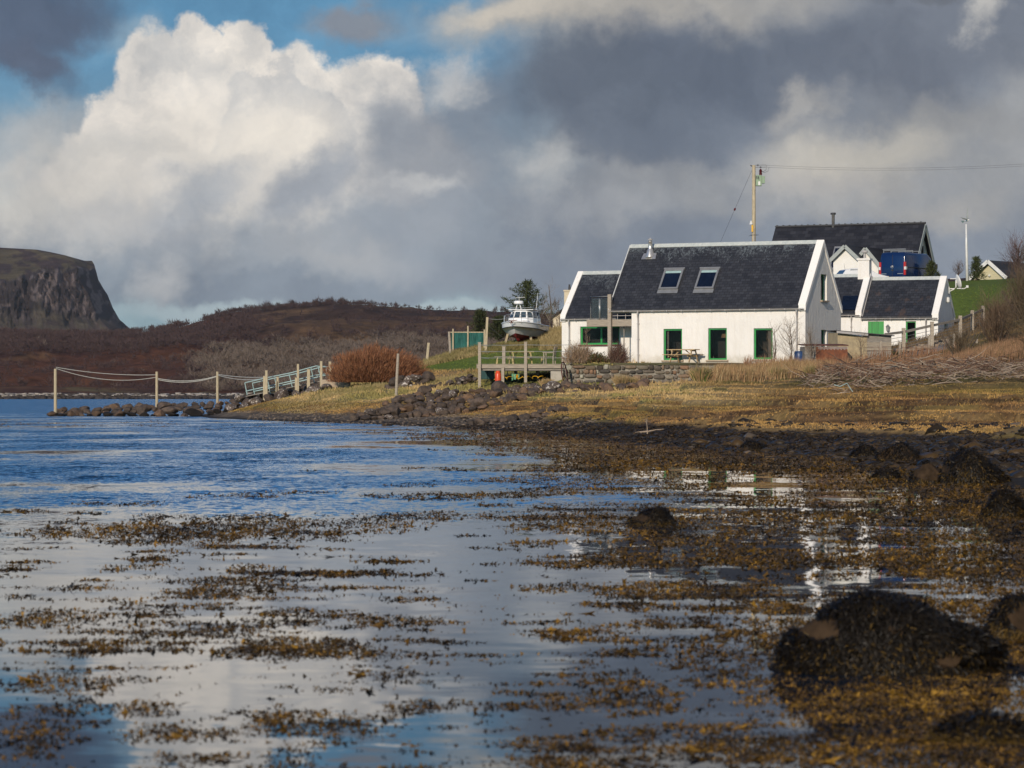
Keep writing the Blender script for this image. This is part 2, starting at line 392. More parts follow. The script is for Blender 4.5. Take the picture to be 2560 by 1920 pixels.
    M['pvc'] = mat('grey_pvc', (.42, .40, .38), (.33, .31, .30), 2, .45)
    M['pvc_white'] = mat('white_pvc', (.74, .73, .70), (.6, .6, .57), 2, .4)
    M['timber'] = mat('weathered_timber', (.42, .36, .28), (.24, .20, .16), 4, .85, sc=(1, 1, 5), bmp=.4, lo=.3, hi=.7)
    M['timber_h'] = mat('weathered_board', (.40, .34, .26), (.22, .185, .15), 2.5, .85, sc=(1, 1, 8), bmp=.4, lo=.3, hi=.7)
    M['post'] = mat('sawn_post', (.52, .43, .28), (.30, .26, .18), 3, .85, sc=(5, 5, 1), bmp=.3, lo=.3, hi=.7)
    M['pine'] = mat('new_pine', (.50, .36, .19), (.34, .24, .13), 3, .7, sc=(1, 1, 4))
    M['pine_y'] = mat('yellow_pine', (.52, .42, .18), (.36, .29, .13), 3, .7, sc=(1, 1, 4))
    M['grey_wood'] = mat('grey_wood', (.30, .27, .23), (.18, .16, .14), 3, .85, sc=(1, 1, 6))
    M['dark'] = mat('dark_void', (.02, .018, .016), None, 3, .9)
    M['cream'] = mat('cream_harl', (.62, .53, .38), (.50, .42, .30), 3, .9)
    M['sand'] = mat('sandstone_sill', (.45, .36, .26), (.36, .28, .2), 5, .85)
    M['rope'] = mat('grey_rope', (.50, .50, .46), None, 9, .8)
    M['wire'] = mat('black_wire', (.07, .07, .075), None, 3, .5)
    M['steel_dull'] = mat('dull_wire', (.55, .55, .53), (.4, .4, .39), 4, .35, .6)
    M['teal'] = mat('turquoise_paint', (.36, .48, .47), (.26, .38, .37), 5, .45)
    M['net'] = mat('green_net', (.015, .12, .10), (.01, .07, .06), 2, .8, lo=.3, hi=.7)
    M['rust'] = mat('rust', (.23, .075, .03), (.09, .035, .022), 3, .85, bmp=.4, lo=.3, hi=.65)
    M['rust_roof'] = mat('rusty_sheet', (.13, .04, .03), (.06, .025, .02), 3, .8, bmp=.3)
    M['stone_grey'] = mat('basalt_boulder', (.105, .072, .050), (.030, .022, .018), 2.2, .8, bmp=.6, bscale=6, bdist=.05, lo=.3, hi=.68, rand=.45)
    M['stone_warm'] = mat('warm_boulder', (.17, .10, .055), (.055, .036, .025), 2.0, .8, bmp=.6, bscale=6, bdist=.05, lo=.3, hi=.68, rand=.4)
    M['stone_lichen'] = mat('lichen_boulder', (.50, .45, .40), (.085, .062, .048), 3.2, .85, bmp=.6, bscale=6, bdist=.05, lo=.54, hi=.62, rand=.2)
    M['block'] = mat('concrete_block', (.42, .38, .32), (.33, .3, .25), 6, .9)
    M['kelp_rock'] = mat('weedy_rock', (.020, .014, .009), (.006, .005, .004), 9, .6, bmp=1.0, bscale=30, bdist=.04, lo=.35, hi=.7, spec=.3)
    M['bare_rock'] = mat('bare_rock', (.060, .038, .022), (.026, .017, .010), 6, .95, bmp=.5, bscale=14, spec=.08)
    M['bark'] = mat('bark', (.12, .09, .065), (.06, .045, .035), 6, .9)
    M['twig'] = mat('twig', (.20, .14, .095), (.12, .085, .06), 2, .9)
    M['twig_pale'] = mat('pale_twig', (.34, .26, .17), (.24, .18, .12), 2, .9)
    M['drift'] = mat('bleached_wood', (.40, .31, .23), (.17, .125, .09), 2.5, .8, lo=.3, hi=.65, rand=.35)
    M['drift_dark'] = mat('brown_wood', (.16, .09, .055), (.07, .04, .03), 2.5, .85)
    M['blade'] = tintmat('blades', .8, 2.0, .25)
    M['needles'] = tintmat('needles', .8, 3, .2)
    M['weed'] = tintmat('seaweed', .5, 25, .25, spec=.18)
    M['gel'] = mat('gelcoat', (.86, .86, .84), (.8, .8, .78), 3, .18)
    M['gel_grey'] = mat('gelcoat_lower', (.80, .79, .76), (.70, .69, .66), 2.5, .35)
    M['antifoul'] = mat('red_antifouling', (.34, .02, .02), (.22, .015, .015), 4, .6)
    M['black'] = mat('black_rubber', (.02, .02, .02), None, 3, .6)
    M['boatglass'] = mat('boat_glass', (.06, .09, .11), (.03, .05, .065), 3, .05, spec=.6)
    M['vanblue'] = mat('van_blue', (.006, .022, .080), (.005, .018, .07), 1, .16, spec=.5)
    M['carwhite'] = mat('car_white', (.75, .76, .76), (.7, .7, .7), 1, .2)
    M['redlight'] = mat('red_lens', (.50, .02, .015), (.4, .015, .01), 8, .15)
    M['orange'] = mat('orange_paint', (.72, .085, .02), (.6, .06, .015), 3, .35)
    M['yellow'] = mat('yellow_plastic', (.75, .42, .03), (.65, .35, .02), 3, .4)
    M['reelgreen'] = mat('reel_green', (.18, .48, .30), None, 3, .4)
    M['blue'] = mat('blue_plastic', (.03, .08, .22), None, 3, .4)
    M['bin'] = mat('dark_green_plastic', (.01, .06, .06), None, 3, .5)
    M['trafo'] = mat('transformer_green', (.26, .36, .24), (.2, .28, .19), 3, .45)
    M['brownglaze'] = mat('brown_glaze', (.12, .012, .012), None, 3, .2)
    M['glass'] = None
    m, nt, b = newmat('window_glass'); b.inputs['Base Color'].default_value = (.01, .012, .014, 1); b.inputs['Roughness'].default_value = .03; b.inputs['Alpha'].default_value = .22; b.inputs['Specular IOR Level'].default_value = .35; M['pane'] = m
    M['room'] = mat('room_wall', (.05, .045, .04), None, 1, .9); M['curtain'] = mat('curtain', (.30, .26, .21), (.2, .17, .14), 3, .9, sc=(9, 9, .3)); M['lampshade'] = mat('lampshade', (.30, .17, .08), None, 3, .8)
    m, nt, b = newmat('clear_glass'); b.inputs['Base Color'].default_value = (.10, .14, .14, 1); b.inputs['Roughness'].default_value = .02
    b.inputs['Alpha'].default_value = .10; M['glass'] = m
    M['osb'] = mat('sheet_timber', (.46, .37, .22), (.26, .21, .14), 3, .8, lo=.3, hi=.7)
    M['fascia'] = mat('sage_fascia', (.34, .37, .35), (.28, .3, .29), 3, .5)
    M['clad'] = mat('cream_cladding', (.52, .47, .30), (.46, .42, .27), 1, .7, sc=(.2, .2, 12), lo=.4, hi=.5)
    M['gravel_step'] = mat('stone_step', (.30, .25, .19), (.14, .11, .09), 4, .9, bmp=.4)
make_materials()

# ------------------------------------------------------------------ terrain heights
ROWS = [
 (30, [(-6000, -.7), (2300, -.6), (2560, -.3), (3000, .3), (4200, 1.2), (8000, 3)]),
 (50, [(-6000, -.6), (1900, -.4), (2250, -.12), (2560, .15), (3000, .7), (4200, 1.6), (8000, 3)]),
 (62, [(-6000, -.5), (1800, -.3), (2180, .02), (2560, .30), (3000, .9), (4200, 1.8), (8000, 3)]),
 (75, [(-6000, -.5), (1450, -.3), (1750, -.03), (1900, .08), (2200, .24), (2560, .50), (3000, 1.0), (4200, 2), (8000, 4)]),
 (90, [(-6000, -.5), (1200, -.3), (1500, -.04), (1600, .08), (1750, .30), (2000, .62), (2300, .82), (2560, .92), (3000, 1.3), (4200, 2.5), (8000, 4)]),
 (105, [(-6000, -.5), (950, -.3), (1250, -.08), (1400, .02), (1500, .32), (1600, .52), (1750, .72), (2000, .88), (2560, 1.1), (3000, 1.6), (4200, 3), (8000, 5)]),
 (120, [(-6000, -.5), (800, -.3), (1000, -.12), (1150, .0), (1300, .12), (1450, .45), (1600, .8), (1800, 1.0), (2100, 1.15), (2560, 1.3), (3000, 2), (4200, 4), (8000, 6)]),
 (134, [(-6000, -.5), (700, -.35), (900, -.06), (1100, .1), (1250, .32), (1400, .7), (1600, 1.2), (1900, 1.6), (2100, 2.0), (2560, 2.5), (3000, 3), (4200, 5), (8000, 7)]),
 (148, [(-6000, -.5), (600, -.35), (780, 0), (950, .14), (1100, .32), (1300, .75), (1450, 1.25), (1600, 1.5), (1900, 1.9), (2200, 2.2), (2350, 2.4), (2560, 3.3), (3000, 4.2), (4200, 6), (8000, 8)]),
 (156, [(-6000, -.5), (560, -.3), (680, 0), (850, .40), (1000, 1.1), (1250, 1.45), (1420, 1.75), (1650, 1.88), (1760, 1.95), (1850, 2.05), (1900, 2.15), (2200, 2.4), (2350, 2.65), (2560, 3.8), (3000, 5), (4200, 7), (8000, 9)]),
 (159.3, [(-6000, -.5), (520, -.3), (655, 0), (850, .60), (1000, 1.25), (1250, 1.6), (1405, 1.85), (1650, 1.93), (1835, 2.1), (1900, 2.35), (2200, 2.6), (2350, 2.9), (2560, 4.2), (3000, 5.5), (4200, 7.5), (8000, 9.5)]),
 (159.9, [(-6000, -.5), (515, -.3), (650, 0), (850, .65), (1000, 1.27), (1250, 1.65), (1400, 1.87), (1440, 2.9), (1840, 2.95), (1880, 2.6), (2200, 2.68), (2350, 3.0), (2560, 4.3), (3000, 5.5), (4200, 7.5), (8000, 9.5)]),
 (163, [(-6000, -.5), (500, -.3), (640, .05), (850, .80), (1000, 1.35), (1250, 1.75), (1405, 1.9), (1450, 3.1), (1850, 3.12), (1900, 2.95), (2000, 2.95), (2200, 3.15), (2350, 3.7), (2560, 4.9), (3000, 6), (4200, 8), (8000, 10)]),
 (176, [(-6000, -.6), (430, -.3), (540, 0), (700, .95), (850, 1.5), (1000, 1.9), (1150, 2.25), (1250, 2.7), (1400, 3.1), (1440, 3.2), (1850, 3.2), (2000, 3.6), (2200, 3.9), (2350, 4.4), (2560, 6.0), (3000, 7.5), (4200, 9), (8000, 10)]),
 (191, [(-6000, -.8), (150, -.3), (450, -.12), (620, .6), (800, 1.6), (950, 2.4), (1060, 3.5), (1250, 4.75), (1400, 5.1), (1500, 4.5), (1900, 4.2), (2200, 4.3), (2400, 6.1), (2560, 7.6), (3000, 9), (4200, 10), (8000, 11)]),
 (205, [(-6000, -1), (550, -.5), (700, .3), (900, 1.4), (1060, 2.6), (1250, 4.3), (1400, 6), (1500, 6.6), (1900, 7.6), (2100, 8.5), (2300, 8.6), (2420, 8.7), (2560, 9.1), (3000, 10), (4200, 11), (8000, 12)]),
 (216, [(-6000, -1), (700, -.6), (900, 0), (1060, 1.2), (1250, 2.9), (1400, 5), (1900, 8), (2100, 8.8), (2300, 9.3), (2420, 9.65), (2560, 9.75), (3000, 11), (4200, 12), (8000, 12)]),
 (260, [(-6000, -1.5), (1050, -.6), (1250, 0), (1400, 2.5), (1900, 8), (2560, 9.6), (3000, 11), (4200, 13), (8000, 13)]),
 (400, [(-6000, -3), (1250, -1.5), (1500, 0), (1900, 8), (2560, 10), (3000, 12), (4200, 14), (8000, 14)]),
 (760, [(-6000, -4), (8000, -2)]),
]
_rd = np.array([r[0] for r in ROWS], float)
def base_h(u, d):
    u = np.asarray(u, float); d = np.asarray(d, float); sh = u.shape
    # soften kinks in u by averaging a few taps
    out = 0
    for du, w in ((-28, .25), (0, .5), (28, .25)):
        Z = np.stack([np.interp(u + du, [q[0] for q in r[1]], [q[1] for q in r[1]]) for r in ROWS])
        i = np.clip(np.searchsorted(_rd, d, side='right') - 1, 0, len(ROWS) - 2); t = np.clip((d - _rd[i]) / (_rd[i + 1] - _rd[i]), 0, 1)
        t = t * .5 + (t * t * (3 - 2 * t)) * .5
        idx = np.indices(sh)
        out = out + w * (Z[(i,) + tuple(idx)] * (1 - t) + Z[(i + 1,) + tuple(idx)] * t)
    return out
def lawnmask(u, d, z):
    a = sstep(1010, 1060, u) * sstep(1425, 1405, u) * sstep(2.75, 3.0, z) * sstep(168, 174, d)   # beside the deck
    a = np.maximum(a, sstep(1400, 1440, u) * sstep(1560, 1500, u) * sstep(165, 160, d) * sstep(157, 159, d))
    b = sstep(2330, 2375, u) * sstep(5.9, 6.6, z)
    c = sstep(1225, 1260, u) * sstep(1425, 1400, u) * sstep(168, 166.5, d) * sstep(159, 163, d) * .7
    e = sstep(1180, 1220, u) * sstep(177, 172, d) * sstep(160, 164, d) * sstep(1440, 1400, u) * .6
    return np.clip(np.maximum(np.maximum(a, b), np.maximum(c, e)), 0, 1)
def ground_h(x, y):
    x = np.asarray(x, float); y = np.asarray(y, float); u = CX + F * x / y; z = base_h(u, y)
    n = fbm(x * .35, y * .22, 5, 3) - .5; n2 = fbm(x * .09, y * .07, 3, 8) - .5
    lawn = lawnmask(u, y, z)
    terrace = sstep(158, 150, y) * sstep(1150, 1300, u) * sstep(.2, .5, z) * sstep(2.2, 1.8, z)
    flat = sstep(1430, 1460, u) * sstep(1960, 1860, u) * sstep(157, 160, y)
    amp = np.clip(z + .35, 0, 1) * (1 - .75 * lawn) * (1 - .9 * flat) * (1 - .6 * sstep(155, 158, y) * sstep(163, 160, y))
    z = z + n * .38 * amp + n2 * .3 * amp * (1 - flat)
    # salt-marsh turf broken into little stepped banks
    q = z * 4.2 + (fbm(x * .12, y * .09, 3, 21) - .5) * 2.6
    fr = q - np.floor(q)
    z = z + terrace * .26 * (sstep(.0, .14, fr) - fr) + terrace * .06 * (fbm(x * 1.6, y * .9, 3, 4) - .5)
    return z
def terrace_edge(x, y, z):
    q = z * 4.2 + (fbm(x * .12, y * .09, 3, 21) - .5) * 2.6; fr = q - np.floor(q); u = CX + F * x / y
    return sstep(.30, .12, np.abs(fr - .06) * 1.0) * sstep(158, 150, y) * sstep(1150, 1300, u) * sstep(.25, .5, z) * sstep(1.5, 1.25, z) * sstep(.40, .52, fbm(x * .35, y * .3, 3, 24))
def GH(x, y): return float(ground_h(np.array([x]), np.array([y]))[0])
def on_ground(px, d, dz=0.0):
    x = (px - CX) / F * d; return Vector((x, d, GH(x, d) + dz))

def ground_color(x, y, z):
    u = CX + F * x / y; n = fbm(x * .5, y * .3, 5, 40); m = fbm(x * .12, y * .1, 4, 44); s = fbm(x * 2.2, y * 1.1, 3, 47)
    def L(c): return np.array(c)[None, :]
    def mx(a, b, f): return a * (1 - f[:, None]) + b * f[:, None]
    mud = mx(L((.016, .012, .009)) + 0 * z[:, None], L((.042, .030, .021)), sstep(.4, .65, n))
    turf = mx(L((.235, .150, .058)) + 0 * z[:, None], L((.145, .105, .034)), sstep(.45, .68, m))
    turf = mx(turf, L((.125, .070, .036)), sstep(.50, .68, n) * .7)
    straw = mx(L((.30, .22, .11)) + 0 * z[:, None], L((.17, .15, .06)), sstep(.42, .62, n))
    lawnc = mx(L((.088, .125, .022)) + 0 * z[:, None], L((.14, .145, .036)), sstep(.45, .7, m))
    rough = mx(L((.16, .11, .05)) + 0 * z[:, None], L((.07, .06, .025)), sstep(.4, .6, n))
    grav = mx(L((.16, .125, .09)) + 0 * z[:, None], L((.08, .062, .048)), sstep(.4, .6, s))
    c = mx(mud, grav, sstep(1500, 1250, u) * sstep(.0, .14, z) * .85)
    edge = np.where(u < 1200, .36, np.interp(u, [1200, 1500, 1750, 2000, 2560], [.36, .40, .38, .36, .40])) + (n - .5) * .25
    c = mx(c, turf, sstep(edge - .02, edge + .03, z))
    # pebbly hollow in the turf in front of the garden wall
    c = mx(c, grav * .7, sstep(1450, 1500, u) * sstep(1720, 1640, u) * sstep(128, 134, y) * sstep(150, 144, y) * sstep(.42, .5, n))
    c = mx(c, L((.055, .032, .018)) + 0 * z[:, None], terrace_edge(x, y, z) * .85)
    c = mx(c, straw, sstep(.95, 1.25, z + (m - .5) * .6) * sstep(2000, 1700, u))
    c = mx(c, rough, sstep(1.5, 1.9, z) * sstep(1650, 1800, u))
    c = mx(c, rough * 1.4, sstep(2.2, 2.6, z) * sstep(1440, 1300, u) * sstep(165, 170, y))
    lw = lawnmask(u, y, z)
    c = mx(c, lawnc, lw)
    # gravel slope by the steps, yard and track
    c = mx(c, L((.20, .20, .20)) + 0 * z[:, None], sstep(2240, 2270, u) * sstep(2390, 2350, u) * sstep(164, 167, y) * sstep(178, 175, y) * .9)
    c = mx(c, L((.10, .075, .055)) + 0 * z[:, None], sstep(2340, 2370, u) * sstep(5.9, 5.2, z) * sstep(178, 182, y) * .8)
    c = mx(c, L((.020, .016, .013)) + 0 * z[:, None], sstep(.12, .02, z))
    return c
def build_ground():
    us = np.concatenate([np.linspace(-6000, -800, 14)[:-1], np.linspace(-800, 0, 30)[:-1], np.arange(0, 2640, 6.5), np.linspace(2640, 3400, 30), np.linspace(3400, 8000, 14)[1:]])
    ds = [30.0]
    while ds[-1] < 232: ds.append(ds[-1] + max(.12, ds[-1] * .0033))
    ds = np.array(ds + list(np.linspace(240, 420, 16)) + [500, 600, 760])
    U, D = np.meshgrid(us, ds); x = ((U - CX) / F * D).ravel(); y = D.ravel(); z = ground_h(x, y)
    nu, nd_ = len(us), len(ds)
    i, j = np.meshgrid(np.arange(nu - 1), np.arange(nd_ - 1)); a = (j * nu + i).ravel()
    faces = np.stack([a, a + 1, a + nu + 1, a + nu], 1)
    c = ground_color(x, y, z); v = np.stack([x, y, z], 1)
    # the same sheet goes on as sea bed behind the camera and out to the horizon
    e = len(v)
    far = [(-9000, -200, -9), (9000, -200, -9), (9000, 12000, -12), (-9000, 12000, -12)]
    g = np_mesh('ground', v, faces, tintmat('ground', .95, 3.5, .42, bmp=.9, bdist=.06, spec=.15), c, smooth=True)
    tag(g, kind='structure')
    mb = MB(); mb.add([(-9000, -400, -12), (9000, -400, -12), (9000, 12000, -12), (-9000, 12000, -12)], [(0, 1, 2, 3)])
    tag(mb.build('seabed', M['dark'], fix=False), kind='structure')
build_ground()

# ------------------------------------------------------------------ water
def build_water():
    m, nt, b = newmat('sea_water')
    b.inputs['Base Color'].default_value = (.004, .014, .030, 1); b.inputs['IOR'].default_value = 1.333
    tc = nt.nodes.new('ShaderNodeTexCoord')
    def mp(sc, rot=0):
        q = nt.nodes.new('ShaderNodeMapping'); q.inputs['Scale'].default_value = sc; q.inputs['Rotation'].default_value = (0, 0, R(rot)); nt.links.new(tc.outputs['Object'], q.inputs[0]); return q.outputs[0]
    def no(vec, s, d=3, r=.5, dist=0):
        q = nt.nodes.new('ShaderNodeTexNoise'); nt.links.new(vec, q.inputs['Vector']); q.inputs['Scale'].default_value = s; q.inputs['Detail'].default_value = d; q.inputs['Roughness'].default_value = r; q.inputs['Distortion'].default_value = dist; return q.outputs['Fac']
    def mth(op, a, b_=0.0, c=0.0, cl=False):
        q = nt.nodes.new('ShaderNodeMath'); q.operation = op; q.use_clamp = cl
        for i, v in enumerate((a, b_, c)):
            if isinstance(v, bpy.types.NodeSocket): nt.links.new(v, q.inputs[i])
            else: q.inputs[i].default_value = v
        return q.outputs[0]
    def mr(v, a, c, lo=0.0, hi=1.0):
        q = nt.nodes.new('ShaderNodeMapRange'); q.interpolation_type = 'SMOOTHSTEP'
        nt.links.new(v, q.inputs[0]); q.inputs[1].default_value = a; q.inputs[2].default_value = c; q.inputs[3].default_value = lo; q.inputs[4].default_value = hi; return q.outputs[0]
    sp = nt.nodes.new('ShaderNodeSeparateXYZ'); nt.links.new(tc.outputs['Object'], sp.inputs[0]); X, Y, _ = sp.outputs
    # the wind only reaches the open water beyond the weed: offshore (left) and further out
    offs = mth('MULTIPLY_ADD', Y, -.055, mth('MULTIPLY', X, -1.0))       # -x - .055 y
    patch = no(mp((.10, .035, 1)), 1, 4, .6)
    a1 = mr(mth('ADD', offs, mth('MULTIPLY', mth('SUBTRACT', patch, .5), 14)), -6.5, 2.0)
    far = mr(mth('ADD', Y, mth('MULTIPLY', mth('SUBTRACT', patch, .5), 30)), 24, 54)
    wind = mth('MULTIPLY', a1, far)
    gust = mr(no(mp((.13, .10, 1)), 1, 6, .68), .36, .58)
    open_ = mr(Y, 150, 240)
    wind = mth('MAXIMUM', mth('MULTIPLY', wind, mth('MULTIPLY_ADD', gust, .95, .05)), mth('MULTIPLY', open_, .9))
    def slopes(vec, s, d_, r, amp):
        q = nt.nodes.new('ShaderNodeTexNoise'); nt.links.new(vec, q.inputs['Vector']); q.inputs['Scale'].default_value = s; q.inputs['Detail'].default_value = d_; q.inputs['Roughness'].default_value = r
        v = nt.nodes.new('ShaderNodeVectorMath'); v.operation = 'SUBTRACT'; nt.links.new(q.outputs['Color'], v.inputs[0]); v.inputs[1].default_value = (.5, .5, .5)
        w = nt.nodes.new('ShaderNodeVectorMath'); w.operation = 'MULTIPLY'; nt.links.new(v.outputs[0], w.inputs[0]); w.inputs[1].default_value = (amp[0], amp[1], 0); return w.outputs[0]
    def vadd(p, q):
        v = nt.nodes.new('ShaderNodeVectorMath'); v.operation = 'ADD'; nt.links.new(p, v.inputs[0])
        if isinstance(q, tuple): v.inputs[1].default_value = q
        else: nt.links.new(q, v.inputs[1])
        return v.outputs[0]
    rough_ = vadd(slopes(mp((6.0, 3.0, 1), 8), 1, 5, .70, (2.2, 3.6)), slopes(mp((.8, .26, 1), -6), 1, 4, .62, (.9, 2.0)))
    # wind chop runs in to the shore: every wavelet turns its steep face that way
    sx2 = nt.nodes.new('ShaderNodeSeparateXYZ'); nt.links.new(rough_, sx2.inputs[0]); cy = nt.nodes.new('ShaderNodeCombineXYZ'); nt.links.new(sx2.outputs[0], cy.inputs[0])
    nt.links.new(mth('SUBTRACT', mth('MULTIPLY', mth('ABSOLUTE', sx2.outputs[1]), -.62), .035), cy.inputs[1]); rough_ = cy.outputs[0]
    sc = nt.nodes.new('ShaderNodeVectorMath'); sc.operation = 'SCALE'; nt.links.new(rough_, sc.inputs[0]); nt.links.new(wind, sc.inputs['Scale'])
    calm = vadd(slopes(mp((.55, .9, 1), 14), 1, 3, .5, (.020, .030)), slopes(mp((3.5, 6, 1), -20), 1, 2, .5, (.008, .014)))
    tot = vadd(vadd(sc.outputs[0], calm), (0, 0, 1)); nn = nt.nodes.new('ShaderNodeVectorMath'); nn.operation = 'NORMALIZE'; nt.links.new(tot, nn.inputs[0])
    nt.links.new(nn.outputs[0], b.inputs['Normal'])
    b.inputs['Roughness'].default_value = .02; b.inputs['Specular IOR Level'].default_value = .6
    mb = MB(); mb.add([(-4000, -300, 0), (4000, -300, 0), (4000, 9000, 0), (-4000, 9000, 0)], [(0, 1, 2, 3)])
    tag(mb.build('water', m, fix=False), kind='structure')
build_water()

# ------------------------------------------------------------------ far hill and cliff
SKY = [(-3000, 760), (-1500, 800), (0, 832), (140, 832), (330, 834), (420, 826), (500, 806), (560, 790), (620, 778), (700, 768), (830, 762), (900, 762), (1000, 768), (1200, 777), (1300, 782), (1420, 792), (1800, 790), (2200, 730), (2340, 700), (2380, 692), (2440, 688), (2560, 678), (3200, 650), (5000, 640)]
def hill_py(u, t):
    """photo row of the hill's surface at column u and way up t (0 shore .. 1 skyline)"""
    top = np.interp(u, [a for a, _ in SKY], [b for _, b in SKY]); return 990 + (top - 990) * t ** .85
def build_hill():
    us = np.concatenate([np.linspace(-3000, -100, 40)[:-1], np.arange(-100, 2700, 6.0), np.linspace(2700, 5000, 40)])
    ts = np.concatenate([[-.06, -.02], np.linspace(0, 1, 150), [1.05, 1.15, 1.4]])
    U, T = np.meshgrid(us, ts); u = U.ravel(); t = T.ravel(); tc = np.clip(t, 0, 1)
    d = 835 + 700 * tc + np.clip(t - 1, 0, 1) * 1500 + np.clip(t, -1, 0) * 500
    x = (u - CX) / F * d
    py = hill_py(u, tc); z = CAMZ + (HZ - py) * d / F
    n = fbm(x / 60, d / 60, 6, 50) - .5; n2 = fbm(x / 14, d / 18, 5, 53) - .5
    z = z + n * 16 * sstep(0, .25, tc) * (1 - .7 * sstep(.85, 1, tc)) + n2 * 3.0 * sstep(0, .2, tc)
    z = np.where(t < 0, -2 + (t + .06) * 40, z); z = np.where(t > 1, z - (t - 1) * 60, z)
    m1 = fbm(x / 45, z / 10 + d / 90, 5, 60); m2 = fbm(x / 12, d / 30, 5, 63)
    def mx(a, b, f): return a * (1 - f[:, None]) + b * f[:, None]
    one = np.ones((len(u), 1))
    c = mx(one * (.115, .048, .026), one * (.075, .034, .024), sstep(.4, .6, m1))
    heath = mx(one * (.060, .036, .028), one * (.125, .075, .045), sstep(.50, .68, m2))
    c = mx(c, heath, sstep(520, 700, u))
    c = mx(c, one * (.17, .10, .05), sstep(.60, .72, m1) * .6)
    c = mx(c, one * (.13, .11, .055), sstep(.10, .04, tc) * sstep(.45, .6, m2))
    c = mx(c, one * (.02, .017, .014), sstep(.008, .0, tc))
    nu, nt_ = len(us), len(ts); i, j = np.meshgrid(np.arange(nu - 1), np.arange(nt_ - 1)); a = (j * nu + i).ravel()
    h = np_mesh('hill', np.stack([x, d, z], 1), np.stack([a, a + 1, a + nu + 1, a + nu], 1), tintmat('heath', .95, .12, .5, bmp=.9, bdist=2.5, spec=.05), c * .82, smooth=True)  # hill tint darkened as a whole: a cloud shadow put into the colour
    tag(h, kind='structure')
    return x.reshape(U.shape), d.reshape(U.shape), z.reshape(U.shape), us, ts
HX, HD, HZZ, HUS, HTS = build_hill()
def hill_at(u, t):
    i = np.clip(np.searchsorted(HTS, t), 0, len(HTS) - 1); return np.interp(u, HUS, HX[i]), np.interp(u, HUS, HD[i]), np.interp(u, HUS, HZZ[i])

def build_cliff():
    # headland: plateau, vertical rock band and scree apron, seen end-on
    prof = [(-2500, 640), (-900, 600), (-300, 612), (0, 616), (60, 619), (150, 624), (175, 630), (200, 638), (222, 652)]
    edge = [(-2500, 0), (0, 0)]
    us = np.concatenate([np.linspace(-2200, -60, 60)[:-1], np.arange(-60, 340, 1.6)])
    # right-hand silhouette: column where the head ends at each photo row
    sil_y = np.array([610, 640, 652, 662, 700, 735, 770, 800, 822, 860, 1000]); sil_u = np.array([150, 205, 230, 236, 246, 268, 282, 300, 326, 345, 420])
    ts = np.linspace(0, 1, 150)     # 0 foot, 1 top front edge, then the plateau
    V = []; C = []
    ncol = 330; ss_ = np.linspace(0, 1, ncol) ** .6
    back = 14
    for k, t in enumerate(np.concatenate([ts, np.linspace(1, 1, back)])):
        bt = max(0, k - len(ts) + 1) / back
        py_top = np.interp(-400 + ss_ * 640, [a for a, _ in prof], [b for _, b in prof])
        yrow = 1000 + (py_top - 1000) * t
        ur = np.interp(yrow, sil_y, sil_u); u = -420 + (ur + 420) * ss_
        # depth: the face runs away to the right edge; rock band steep, scree gentle, plateau slopes back
        rim = .76 + .19 * ss_ ** 5
        g = (u) / 26.0
        gull = fbm(g * .75, np.full_like(g, t * 5.0), 6, 71, .55); gull2 = fbm(g * 2.6, np.full_like(g, t * 26.0), 5, 74)
        scree = sstep(.68, .56, t + (gull - .5) * .30 + .10 * ss_ ** 2)
        plat = sstep(rim, rim + .03, t + (gull - .5) * .10)
        rock = (1 - scree) * (1 - plat)
        d = 2500 + 260 * t + 420 * plat * (t - rim + .05) / .3 + rock * ((gull - .5) * 75 + (gull2 - .5) * 14) + scree * (gull - .5) * 30 - scree * (.68 - t) * 260 + 700 * bt + 300 * np.maximum(ss_ - .93, 0) / .07 * .6
        ledge = 10 * (fbm(np.full_like(g, t * 22), g * .2, 3, 77) - .5) * rock
        x = (u - CX) / F * d; z = CAMZ + (HZ - yrow) / F * (d) - 60 * bt + ledge * .2
        V.append(np.stack([x, d, z], 1))
        one = np.ones((ncol, 1)); mx = lambda a, b, f: a * (1 - f[:, None]) + b * f[:, None]
        n = fbm(g * 2, np.full_like(g, t * 14), 5, 80)
        c = mx(one * (.050, .038, .036), one * (.19, .15, .14), sstep(.48, .62, gull2 * .5 + n * .5))
        c = mx(c, mx(one * (.10, .080, .052), one * (.075, .055, .045), sstep(.45, .6, gull2)), scree * .92); c = mx(c, mx(one * (.13, .10, .055), one * (.070, .045, .040), sstep(.42, .56, fbm(g * .8, np.full_like(g, t * 30), 4, 83))), plat)
        C.append(c)
    V = np.concatenate(V); C = np.concatenate(C); nr = len(ts) + back
    i, j = np.meshgrid(np.arange(ncol - 1), np.arange(nr - 1)); a = (j * ncol + i).ravel()
    o = np_mesh('headland', V, np.stack([a, a + 1, a + ncol + 1, a + ncol], 1), tintmat('cliff_rock', .95, .03, .45, bmp=.9, bdist=9.0, spec=.05), C * .78, smooth=False)  # cliff colours scaled down, so cloud shade is painted into the rock
    tag(o, kind='structure')
build_cliff()

